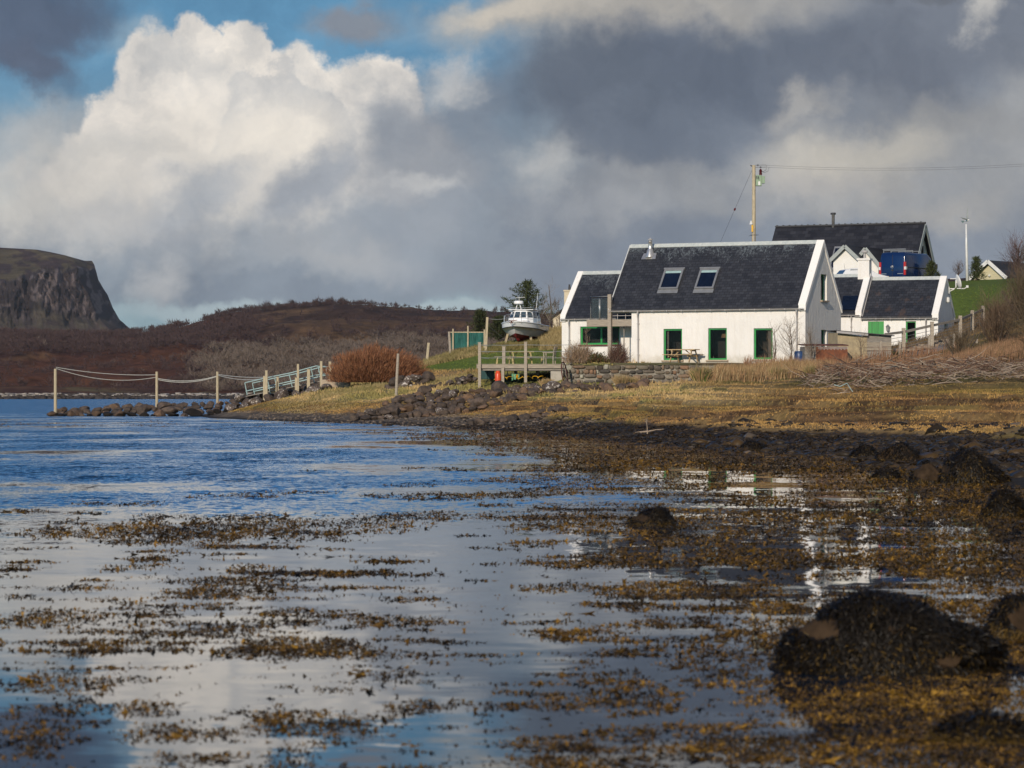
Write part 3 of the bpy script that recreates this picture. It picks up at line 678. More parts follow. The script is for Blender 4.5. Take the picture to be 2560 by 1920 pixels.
# bare woodland: twiggy clumps
def twig_clumps(pos, size, cols, per, rg, wid=.05):
    """rounded leafless crowns: thin twigs from a short stem out to an egg-shaped crown"""
    n = len(pos); N_ = n * per; p = np.repeat(pos, per, 0); s = np.repeat(size, per); asp = np.repeat(rg.uniform(.38, .75, n), per)
    a = rg.uniform(0, 2 * pi, N_); ce = rg.uniform(-.75, 1, N_); se = np.sqrt(1 - ce ** 2); q = rg.uniform(.55, 1.0, N_) * (.8 + .4 * fbm(a * 1.3 + p[:, 0], ce * 2, 2, 7))
    tip = p + np.stack([np.cos(a) * se * asp * s * q, np.sin(a) * se * asp * s * q, s * (.56 + .44 * ce * q)], 1)
    st = p + np.stack([np.cos(a) * se * asp * s * q * .35, np.sin(a) * se * asp * s * .3, s * (.25 + .35 * (ce * .5 + .5))], 1) + rg.normal(0, .05, (N_, 3)) * s[:, None]
    w = np.stack([s * wid * rg.uniform(.5, 1, N_), 0 * s, s * wid * rg.uniform(-.5, .5, N_)], 1)
    v = np.stack([st - w, st + w, tip], 1).reshape(-1, 3)
    c = np.repeat(cols, per, 0) * rg.uniform(.65, 1.4, (N_, 1)) 
    return v, np.arange(3 * N_).reshape(-1, 3), np.repeat(c, 3, 0)
def woodland():
    rg = np.random.default_rng(3)
    n = 42000; u = rg.uniform(-250, 1700, n); t = np.where(rg.random(n) < .12, rg.uniform(.955, 1.0, n), rg.uniform(0.03, 1.0, n))
    x = np.empty(n); d = np.empty(n); z = np.empty(n)
    ii = np.clip(np.searchsorted(HTS, t), 0, len(HTS) - 1)
    fi = np.interp(u, HUS, np.arange(len(HUS))); f0 = fi.astype(int); fr = fi - f0; f1 = np.minimum(f0 + 1, len(HUS) - 1)
    for A, out in ((HX, x), (HD, d), (HZZ, z)): out[:] = A[ii, f0] * (1 - fr) + A[ii, f1] * fr
    py = HZ - (z - CAMZ) * F / d
    m = fbm(u / 90, py / 22, 4, 90)
    # where trees stand: belt under the left skyline, thickets below the heath in the middle, skyline scrub
    belt = np.exp(-((py - np.interp(u, [-250, 0, 300, 480, 620], [860, 862, 868, 850, 815])) / 24) ** 2) * sstep(700, 560, u)
    low = sstep(380, 560, u) * sstep(np.interp(u, [400, 520, 800, 1000, 1300], [900, 850, 830, 815, 830]), np.interp(u, [400, 520, 800, 1000, 1300], [925, 880, 870, 850, 860]), py) * sstep(985, 975, py)
    skyl = sstep(.955, .985, t) * sstep(360, 460, u) * sstep(1000, 820, u) * 1.2
    mid = sstep(560, 700, u) * np.exp(-((py - 860) / 26) ** 2) * .9
    rest = .06
    dens = np.clip(belt * 1.3 + low * 1.0 + skyl * .8 + mid + rest, 0, 1) * sstep(.30, .46, m + .22 * belt + .15 * low)
    skyl = sstep(.955, .985, t); keep = (rg.random(n) < dens) & (u < 2650)
    x, d, z, u, py, m, low, belt = (q[keep] for q in (x, d, z, u, py, m, low, belt)); k = len(x)
    size = rg.uniform(1.6, 4.6, k) * (d / 1000) ** .3 * np.where(rg.random(k) < .08, 1.35, 1) * np.where((skyl[keep] > .5) & (u > 450), .62, 1)
    g = rg.random((k, 1)); grey = sstep(.3, .75, low * .9 + rg.normal(0, .18, k) - .2 * sstep(860, 840, py) + .35 * (fbm(u / 60, py / 30, 3, 97) - .5))[:, None]
    col = (1 - grey) * np.array([.050, .030, .028]) + grey * np.array([.115, .088, .070])
    v, f, c = twig_clumps(np.stack([x, d, z - .4], 1), size, col, 30, rg, .030)
    o = np_mesh('bare_woodland', v, f, M['blade'], c)
    tag(o, 'far bare winter woodland and scrub covering the slope across the water', 'woodland', kind='stuff')
woodland()
def far_shore():
    rg = np.random.default_rng(9); n = 2600
    u = rg.uniform(-400, 1450, n); d = rg.uniform(822, 846, n); x = (u - CX) / F * d; z = .1 + (d - 822) / 24 * 1.3
    s = rg.uniform(.25, .9, n); V = []; 
    dirs = rg.normal(0, 1, (n, 8, 3)); base = np.array([[-1, -1, -1], [1, -1, -1], [1, 1, -1], [-1, 1, -1], [-1, -1, 1], [1, -1, 1], [1, 1, 1], [-1, 1, 1]]) * .7
    v = np.stack([x, d, z], 1)[:, None, :] + (base[None] + dirs * .18) * s[:, None, None] * np.array([1.3, 1, .6])
    q = np.array([(0, 3, 2, 1), (4, 5, 6, 7), (0, 1, 5, 4), (1, 2, 6, 5), (2, 3, 7, 6), (3, 0, 4, 7)])
    f = (np.arange(n) * 8)[:, None, None] + q[None]
    g = rg.random((n, 1)); c = np.where((z[:, None] < .7) | (g < .4), (.05, .04, .035), (.30, .27, .24)) * rg.uniform(.6, 1.2, (n, 1))
    o = np_mesh('shore_stones', v.reshape(-1, 3), f.reshape(-1, 4), M['blade'], np.repeat(c, 8, 0))
    tag(o, 'pale stones strewn along the far shoreline', 'stones', kind='stuff')
far_shore()

# skyline trees you can tell apart
def bare_tree_mesh(h, spread, rg, n, kinky=.1, wid=.03, low=.2):
    """crown as many curved tapering branches, starting along the trunk"""
    V = []; Fc = []
    for k in range(n):
        z0 = h * rg.uniform(low, .75); th = rg.uniform(0, 2 * pi); L = spread * rg.uniform(.5, 1.0) * (1.15 - z0 / h * .6)
        rise = rg.uniform(.35, 1.1); p = np.array([0, 0, z0]); d = np.array([cos(th), sin(th), rise]); d /= np.linalg.norm(d)
        w = L * wid; pts = [p]
        for q in range(4):
            d = d + rg.normal(0, kinky * 2.4, 3) + np.array([0, 0, .12]); d /= np.linalg.norm(d); p = p + d * L / 4; pts.append(p)
        side = np.array([-d[1], d[0], .2]); side /= max(np.linalg.norm(side), 1e-6); b = len(V)
        for q, pp in enumerate(pts): ww = w * (1 - q / 4.3); V += [pp - side * ww, pp + side * ww]
        for q in range(4): Fc.append((b + 2 * q, b + 2 * q + 1, b + 2 * q + 3, b + 2 * q + 2))
        for q in (1, 2, 3):            # twigs
            for r_ in range(2):
                dd = d + rg.normal(0, .7, 3); dd /= np.linalg.norm(dd); l2 = L * .38; b = len(V); p0 = pts[q]; p1 = p0 + dd * l2 + np.array([0, 0, l2 * .2])
                V += [p0 - side * w * .4, p0 + side * w * .4, p1 + side * w * .12, p1 - side * w * .12]; Fc.append((b, b + 1, b + 2, b + 3))
    return np.array(V), np.array(Fc)
def skyline_trees():
    rg = np.random.default_rng(14)
    spots = [(650, 5.5), (668, 6.2), (700, 4.6), (728, 5.0), (760, 4.2), (790, 5.2), (830, 5.8), (858, 5.4), (905, 4.6), (930, 4.4), (965, 3.8), (990, 4.6), (1012, 3.4), (1048, 3.8), (1076, 3.4), (1205, 3.2), (1240, 6.2), (1262, 4.6)]
    lab = ['first from the left', 'second from the left, round headed', 'third from the left', 'fourth from the left', 'fifth from the left', 'sixth from the left', 'seventh from the left',
           'eighth from the left', 'ninth from the left', 'tenth from the left', 'eleventh from the left', 'twelfth from the left, round on its own stem', 'thirteenth from the left', 'fourteenth from the left, low', 'fifteenth from the left, tiny', 'last low one before the conifers',
           'tall dark one just left of the boat conifer', 'small one touching the conifer behind the boat']
    for (u, h), l in zip(spots, lab):
        i = len(HTS) - 4; x = float(np.interp(u, HUS, HX[i])); d = float(np.interp(u, HUS, HD[i])); z = float(np.interp(u, HUS, HZZ[i]))
        t = thing('hill_tree', 'bare tree on the far hill skyline, ' + l, 'tree', (x, d - 6, z - .6), group='bare trees along the far hill skyline')
        m = 5; off = np.stack([rg.normal(0, h * .42, m), rg.normal(0, 1.0, m), rg.uniform(-.3, .2, m) * h * .3], 1); off[0] = 0; sz = h * rg.uniform(.3, .8, m); sz[0] = h * rg.uniform(.6, .9)
        V, Fc, cc = twig_clumps(off, sz, np.tile([[.050, .034, .030]], (m, 1)), 120, rg, .016); np_mesh('crown', V, Fc, M['blade'], cc, t)
        tr = MB(); tr.tube([(0, 0, 0), (.1, 0, h * .4), (0, .1, h * .8)], .16, .05, 5); tr.build('trunk', M['bark'], t)
skyline_trees()

# ------------------------------------------------------------------ buildings
class Frame:
    """a building's own axes: x along the front, y into the depth, z up"""
    def __init__(s, px, py, d, rot): s.O = P(px, py, d); s.r = R(rot); s.c = cos(s.r); s.s = sin(s.r)
    def front(s, px, py, yl=0.0):
        k = (px - CX) / F; X = (k * (s.O.y + yl * s.c) - s.O.x - yl * s.s) / (s.c + k * s.s)
        d = s.O.y - X * s.s + yl * s.c; return X, CAMZ + (HZ - py) / F * d - s.O.z
    def side(s, px, py, xl=0.0):
        k = (px - CX) / F; Y = (k * (s.O.y - xl * s.s) - s.O.x - xl * s.c) / (s.s - k * s.c)
        d = s.O.y - xl * s.s + Y * s.c; return Y, CAMZ + (HZ - py) / F * d - s.O.z
    def slope(s, px, py, eave, tn):
        Y = 1.0
        for _ in range(60):
            X, Z = s.front(px, py, Y); Y += .5 * ((Z - eave) / tn - Y)
        return X, Y
    def root(s, name, label, cat, group=None): return thing(name, label, cat, s.O, -s.r, group)

def cells_front(mb, x0, x1, z0, z1, holes, y=0.0, rev=.14):
    xs = sorted({x0, x1, *[h[0] for h in holes], *[h[1] for h in holes]}); zs = sorted({z0, z1, *[h[2] for h in holes], *[h[3] for h in holes]})
    for a, b in zip(xs, xs[1:]):
        for c, d in zip(zs, zs[1:]):
            mx_, mz = (a + b) / 2, (c + d) / 2
            if any(h[0] < mx_ < h[1] and h[2] < mz < h[3] for h in holes): continue
            mb.add([(a, y, c), (b, y, c), (b, y, d), (a, y, d)], [(0, 1, 2, 3)])
    for a, b, c, d in holes:
        mb.add([(a, y, c), (a, y + rev, c), (a, y + rev, d), (a, y, d)], [(0, 1, 2, 3)]); mb.add([(b, y, c), (b, y, d), (b, y + rev, d), (b, y + rev, c)], [(0, 1, 2, 3)])
        mb.add([(a, y, d), (a, y + rev, d), (b, y + rev, d), (b, y, d)], [(0, 1, 2, 3)]); mb.add([(a, y, c), (b, y, c), (b, y + rev, c), (a, y + rev, c)], [(0, 1, 2, 3)])
def cells_side(mb, x, y0, y1, top, z0, holes, rev=.25):
    """gable at local x facing +x; top(y) gives the roofline"""
    ys = sorted({y0, y1, (y0 + y1) / 2, *[h[0] for h in holes], *[h[1] for h in holes]})
    for a, b in zip(ys, ys[1:]):
        hs = sorted([h for h in holes if h[0] < (a + b) / 2 < h[1]], key=lambda h: h[2]); z = z0
        for h in hs:
            mb.add([(x, a, z), (x, b, z), (x, b, h[2]), (x, a, h[2])], [(0, 1, 2, 3)]); z = h[3]
        mb.add([(x, a, z), (x, b, z), (x, b, top(b)), (x, a, top(a))], [(0, 1, 2, 3)])
    for a, b, c, d in holes:
        for q in ([(x, a, c), (x - rev, a, c), (x - rev, a, d), (x, a, d)], [(x, b, c), (x, b, d), (x - rev, b, d), (x - rev, b, c)],
                  [(x, a, d), (x - rev, a, d), (x - rev, b, d), (x, b, d)], [(x, a, c), (x, b, c), (x - rev, b, c), (x - rev, a, c)]): mb.add(q, [(0, 1, 2, 3)])
def window_front(root, a, b, c, d, y, fr=.085, mull=(), name='window', fm=None, pm=None, sill=True, sillm=None, room=0):
    fm = fm or M['green']; mb = MB(); t = .06
    mb.box(a, y, c, a + fr, y + t, d); mb.box(b - fr, y, c, b, y + t, d); mb.box(a + fr, y, c, b - fr, y + t, c + fr); mb.box(a + fr, y, d - fr, b - fr, y + t, d)
    for m_ in mull: mb.box(m_ - fr * .55, y, c + fr, m_ + fr * .55, y + t, d - fr)
    w = mb.build(name, fm, root)
    p = MB(); p.box(a + fr * .9, y + t * .5, c + fr * .9, b - fr * .9, y + t * .5 + .02, d - fr * .9); p.build('pane', pm or (M['pane'] if room else M['pane_dark']), w)
    if room:
        dk = MB(); y0, y1 = y + t * .5 + .03, y + 1.6; A, B_, C_, D_ = a - .35, b + .35, c - .3, d + .15
        dk.add([(A, y1, C_), (B_, y1, C_), (B_, y1, D_), (A, y1, D_)], [(0, 1, 2, 3)]); dk.add([(A, y0, C_), (A, y1, C_), (A, y1, D_), (A, y0, D_)], [(0, 1, 2, 3)]); dk.add([(B_, y0, C_), (B_, y1, C_), (B_, y1, D_), (B_, y0, D_)], [(0, 1, 2, 3)])
        dk.add([(A, y0, C_), (B_, y0, C_), (B_, y1, C_), (A, y1, C_)], [(0, 1, 2, 3)]); dk.add([(A, y0, D_), (B_, y0, D_), (B_, y1, D_), (A, y1, D_)], [(0, 1, 2, 3)]); dk.build('room_interior', M['room'], w, fix=False)
        if room == 1: k_ = MB(); [k_.tube([(a + fr + .05 + .03 * i, y + .16 + .02 * (i % 2), c + .1), (a + fr + .05 + .03 * i, y + .16 + .02 * (i % 2), d - .05)], .018, .018, 6) for i in range(3)]; k_.build('curtain', M['curtain'], w)
        if room == 2: k_ = MB(); k_.lathe([(.30, -.12), (.24, .10), (.02, .12)], 16, (b - .38, y + .75, d - .42)); k_.build('lampshade', M['lampshade'], w); k_ = MB(); k_.lathe([(.03, 0), (.04, .08), (.015, .12), (.02, .17)], 8, (a + fr + .12, y + .2, c + .06)); k_.build('ornament', M['curtain'], w)
        if room == 3: k_ = MB(); [k_.tube([(b - fr - .05 - .035 * i, y + .18 + .02 * (i % 2), c + .1), (b - fr - .05 - .035 * i, y + .18 + .02 * (i % 2), d - .05)], .02, .02, 6) for i in range(7)]; k_.build('curtain', M['curtain'], w)
        if room == 4: k_ = MB(); k_.tube([(mull[0] + .35, y + .3, c), (mull[0] + .35, y + .3, c + .35), (mull[0] + .45, y + .3, c + .45), (mull[0] + .52, y + .3, c + .33)], .018, .018, 6); k_.build('tap', M['steel'], w)
    if sill: q = MB(); q.box(a - .1, y - .22, c - .09, b + .1, y + .02, c - .004); q.build('sill', sillm or M['sand'], w)
    return w
def window_side(root, x, a, b, c, d, fr=.07, sill=True):
    mb = MB(); t = .06
    mb.box(x - t, a, c, x, a + fr, d); mb.box(x - t, b - fr, c, x, b, d); mb.box(x - t, a + fr, c, x, b - fr, c + fr); mb.box(x - t, a + fr, d - fr, x, b - fr, d)
    w = mb.build('window', M['green'], root); p = MB(); p.box(x - t * .6, a + fr * .9, c + fr * .9, x - t * .4, b - fr * .9, d - fr * .9); p.build('pane', M['pane_dark'], w)
    if sill: q = MB(); q.box(x - .02, a - .08, c - .08, x + .33, b + .08, c - .004); q.build('sill', M['sand'], w)
def roof(root, x0, x1, half, eave, rise, mat_, ov=.18, th=.09, name='roof', back=True):
    tn = rise / half; mb = MB()
    e = [(x0, -ov, eave - ov * tn), (x1, -ov, eave - ov * tn), (x1, half, eave + rise), (x0, half, eave + rise)]
    mb.hexa([e[0], e[1], e[2], e[3]] + [(q[0], q[1], q[2] + th) for q in e])
    if back:
        e = [(x0, half, eave + rise), (x1, half, eave + rise), (x1, 2 * half + ov, eave - ov * tn), (x0, 2 * half + ov, eave - ov * tn)]
        mb.hexa(e + [(q[0], q[1], q[2] + th) for q in e])
    return mb.build(name, mat_, root)
def ridge_cap(root, x0, x1, half, z, m, w=.16, h=.05):
    mb = MB(); mb.prism([(half - w, z - w * 1.0), (half, z + h), (half + w, z - w * 1.0), (half + w - .03, z - w - .03), (half, z - .03), (half - w + .03, z - w - .03)], 'x', x0, x1)
    return mb.build('ridge_cap', m, root)
def skew(root, x0, x1, half, eave, rise, m, up=.2, lift=.0, ov=.12):
    tn = rise / half; mb = MB(); low = -.22
    for sgn in (0, 1):
        f = (lambda y: y) if sgn == 0 else (lambda y: 2 * half - y)
        e = [(x0, f(-ov), eave - ov * tn), (x1, f(-ov), eave - ov * tn), (x1, f(half), eave + rise), (x0, f(half), eave + rise)]
        mb.hexa([(q[0], q[1], q[2] + low) for q in e] + [(q[0], q[1], q[2] + up) for q in e])
    return mb.build('coping', m, root, bevel=.03)
def gutter(root, x0, x1, z, y=-.2, m=None):
    mb = MB(); n = 8; vs = []
    for x in (x0, x1):
        for k in range(n + 1):
            t = pi + pi * k / n; vs.append((x, y + .065 * cos(t), z + .065 * sin(t) + .03))
    mb.add(vs, [(k, k + 1, k + n + 2, k + n + 1) for k in range(n)])
    for k in range(int((x1 - x0) / .9) + 1):
        mb.box(x0 + .05 + k * .9, y - .08, z - .05, x0 + .085 + k * .9, y + .05, z + .045)
    return mb.build('gutter', m or M['pvc'], root)
def downpipe(root, x, ztop, zbot=0, y=-.2, r=.045):
    mb = MB(); mb.tube([(x, y, ztop), (x, y, ztop - .18), (x - .02, y + .12, ztop - .42), (x - .02, y + .13, ztop - .55), (x - .02, y + .13, zbot)], r, r, 8)
    for z in (.4, 1.3, 2.2):
        if z < ztop - .6: mb.box(x - .08, y + .08, z, x + .05, y + .2, z + .05)
    return mb.build('downpipe', M['pvc'], root)

FM = Frame(2013.4, 903.6, 168, 26)
def main_cottage():
    f = FM; r = f.root('cottage', 'large white cottage with dark slate roof, two skylights and three green framed windows', 'cottage')
    eave = f.front(2005, 762)[1] + .02; half = 2.95; rise = 3.62; tn = rise / half
    xl = f.front(1579, 800)[0]; xr_ = f.front(1526, 766)[0]
    holes = []
    for (a, b, c, d) in ((1658.8, 1705.2, 900.2, 821.8), (1770.3, 1817, 899.7, 820), (1884.2, 1931.4, 898, 820.4)):
        x0, z0 = f.front(a, c); x1, z1 = f.front(b, d); holes.append((x0, x1, z0, z1))
    w = MB(); cells_front(w, xl, 0, -.6, eave, holes)
    gh = []
    for (a, b, c, d) in ((2052, 2067.3, 750.5, 686.6), (2053, 2066.6, 875, 825)):
        y0, z0 = f.side(a, c); y1, z1 = f.side(b, d); gh.append((y0, y1, z0, z1))
    top = lambda y: eave + rise * (1 - abs(y - half) / half)
    cells_side(w, 0, 0, 2 * half, top, -.6, gh)
    w.add([(xl, 0, -.6), (xl, 2 * half, -.6), (xl, 2 * half, eave), (xl, half, eave + rise), (xl, 0, eave)], [(0, 1, 2, 3, 4)])
    w.add([(xl, 2 * half, -.6), (0, 2 * half, -.6), (0, 2 * half, eave), (xl, 2 * half, eave)], [(0, 1, 2, 3)])
    w.build('wall', M['white'], r, fix=False)
    for i, h in enumerate(holes): window_front(r, *h, .10, .095, room=i + 1)
    for h in gh: window_side(r, -.2, *h)
    rf = roof(r, xr_, -.36, half, eave, rise, M['slate_main'])
    rc = ridge_cap(r, xr_, -.36, half, eave + rise + .10, M['ridge'])
    skew(r, -.40, .06, half, eave, rise, M['skew'], up=.17)
    mb = MB(); mb.box(xr_ + .02, -.145, eave - .32, 0, -.004, eave - .155 * tn + .02); mb.build('fascia', M['pvc_white'], r)
    gutter(r, xr_, -.02, eave - .26, -.225); downpipe(r, f.front(1597, 800)[0], eave - .24); downpipe(r, f.front(1994, 800)[0], eave - .24)
    mb = MB(); mb.beam((xr_ - .02, -.2, eave - .2 * tn + .06), (xr_ - .02, half, eave + rise + .06), .04, .16); mb.beam((xr_ - .02, 2 * half + .2, eave - .2 * tn + .06), (xr_ - .02, half, eave + rise + .06), .04, .16)
    mb.build('verge_strip', M['pvc_white'], r)
    # skylights
    for (tl, tr, bl, br_, ty, by) in ((1664.7, 1712.6, 1648, 1696, 678.5, 727), (1753.8, 1800.8, 1737.5, 1785, 677, 726)):
        X0, Y0 = f.slope(bl, by, eave, tn); X1, _ = f.slope(br_, by, eave, tn); _, Y1 = f.slope(tl, ty, eave, tn)
        n = Vector((0, -sin(math.atan(tn)), cos(math.atan(tn)))); up = Vector((0, cos(math.atan(tn)), sin(math.atan(tn))))
        L_ = (Y1 - Y0) / up.y; wd = X1 - X0; o = Vector((X0, Y0, eave + Y0 * tn)) + n * .09
        def slab(mbb, a0, b0, a1, b1, h0, h1):
            q = [o + Vector((1, 0, 0)) * a + up * b + n * h for h in (h0, h1) for a, b in ((a0, b0), (a1, b0), (a1, b1), (a0, b1))]; mbb.hexa(q)
        mb = MB(); t = .11
        slab(mb, 0, 0, t, L_, 0, .1); slab(mb, wd - t, 0, wd, L_, 0, .1); slab(mb, t, 0, wd - t, t, 0, .1); slab(mb, t, L_ - t, wd - t, L_, 0, .1)
        sk = mb.build('skylight', M['alu'], r)
        mb = MB(); slab(mb, -.04, -.28, wd + .02, -.005, .0, .02); mb.build('apron_flashing', M['alu'], sk); mb = MB(); slab(mb, -.05, L_ + .002, wd + .05, L_ + .10, .0, .12); mb.build('top_flashing', M['alu'], sk)
        mb = MB(); slab(mb, t, t, wd - t, L_ - t, .02, .05); mb.build('pane', M['skypane'], sk)
        mb = MB(); slab(mb, t, L_ - t - .16, wd - t, L_ - t, .052, .062); mb.build('blind', M['teal'], sk)
    # steel flue
    X, Y = f.slope(1625.6, 640, eave, tn); z = eave + Y * tn + .05
    mb = MB(); n = Vector((0, -sin(math.atan(tn)), cos(math.atan(tn))))
    mb.lathe([(.33, -.18), (.30, -.05), (.14, .36), (.12, .40), (.12, .78), (.13, .79), (.13, .83), (.09, .84)], 20, (X, Y, z)); mb.build('flue', M['steel'], r, smooth=True)
    mb = MB(); up = Vector((0, cos(math.atan(tn)), sin(math.atan(tn)))); o = Vector((X, Y, z)) + n * .06 - up * .28
    mb.hexa([o + Vector((a, 0, 0)) + up * b + n * h for h in (0, .02) for a, b in ((-.45, -.1), (.45, -.1), (.4, .35), (-.4, .35))]); mb.build('flue_base', M['steel'], r)
    mb = MB(); mb.lathe([(.06, .84), (.06, .88), (.16, .89), (.16, .93), (.05, .97), (.02, 1.02)], 14, (X, Y, z)); mb.build('flue_cap', M['pvc'], r)
    # balcony under the open roof end
    g = lambda px, py, y=0.0: f.front(px, py, y)
    mb = MB(); xp, zt = g(1525, 736, -.12); _, zb = g(1525, 911, -.12); mb.box(xp - .105, -.23, zb - .2, xp + .105, -.03, zt); bal = mb.build('balcony_post', M['timber'], r)
    x0, zt = g(1467, 799.6, -.0); x1, zb = g(1579, 815.4, -.0)
    mb = MB(); mb.box(x0, -.02, zb, xl - .002, .12, zt); mb.box(x0, .122, zb, x0 + .12, 1.25, zt); beam = mb.build('balcony_beam', M['timber_h'], r)
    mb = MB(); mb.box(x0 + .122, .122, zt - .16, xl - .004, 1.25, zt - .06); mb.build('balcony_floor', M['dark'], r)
    x2, zz = g(1528, 775, 0); mb = MB(); mb.box(x2, -.02, g(1560, 783.5)[1], xl - .003, .06, g(1560, 773)[1]); mb.build('lintel', M['timber_h'], r)
    hz_ = g(1499, 742)[1]; mb = MB(); xA = g(1476.5, 800)[0]; xB = g(1499, 800)[0]
    mb.tube([(xA, 0.02, zt), (xA, .02, hz_), (xp - .1, .02, hz_ + .02)], .028, .028, 8); mb.tube([(xA, .02, hz_), (xA, 1.2, hz_)], .028, .028, 8)
    mb.tube([(xB, .04, zt), (xB, .04, hz_ - .16)], .028, .028, 8)
    mb.tube([(xA, 1.2, zt), (xA, 1.2, hz_)], .022, .022, 6)
    rail = mb.build('balcony_rail', M['steel_dull'], r, smooth=True)
    mb = MB(); mb.box(xA + .05, .03, zt + .08, xp - .12, .042, hz_ - .1); mb.box(xA - .006, .1, zt + .08, xA + .006, 1.15, hz_ - .1); mb.build('balcony_glass', M['glass'], r)
    mb = MB()
    for px in (1543, 1563): X_, _ = g(px, 790, 0); mb.tube([(X_, .05, zt), (X_, .05, zt + .75)], .02, .02, 6)
    mb.tube([(xp + .1, .05, g(1560, 789)[1]), (xl - .003, .05, g(1560, 789)[1])], .02, .02, 6); mb.build('inner_rail', M['pvc'], r)
    mb = MB(); X_, _ = g(1560, 820, .4); mb.tube([(X_, .4, -.15), (X_, .4, zt - .1)], .035, .035, 8); mb.build('slender_post', M['grey_wood'], r)
main_cottage()

def left_cottage():
    f = Frame(1404.5, 907, 176.4, 26); r = f.root('cottage', 'lower white cottage wing with wide green window behind the timber balcony', 'cottage')
    eave = f.front(1406, 790)[1]; half = 2.4; rise = 2.58; L_ = 6.0
    a, zb = f.front(1450.4, 861.8); b, zt = f.front(1548.7, 815.4); m_ = f.front(1501.5, 830)[0]
    w = MB(); cells_front(w, 0, L_, -.6, eave, [(a, b, zb, zt)])
    top = lambda y: eave + rise * (1 - abs(y - half) / half)
    for x in (0, L_): w.add([(x, 0, -.6), (x, 2 * half, -.6), (x, 2 * half, eave), (x, half, eave + rise), (x, 0, eave)], [(0, 1, 2, 3, 4)])
    w.add([(0, 2 * half, -.6), (L_, 2 * half, -.6), (L_, 2 * half, eave), (0, 2 * half, eave)], [(0, 1, 2, 3)])
    w.build('wall', M['white'], r, fix=False)
    window_front(r, a, b, zb, zt, .12, .10, (m_,), sillm=M['rust_roof'], room=4)
    roof(r, .3, L_, half, eave, rise, M['slate_left']); ridge_cap(r, .3, L_, half, eave + rise + .1, M['ridge'])
    skew(r, -.06, .30, half, eave, rise, M['skew'], up=.17)
    mb = MB(); mb.box(.02, -.13, eave - .28, L_, -.004, eave - .12); mb.build('fascia', M['pvc_white'], r)
    gutter(r, 0, L_, eave - .22, -.205); downpipe(r, f.front(1425, 800)[0], eave - .2)
left_cottage()

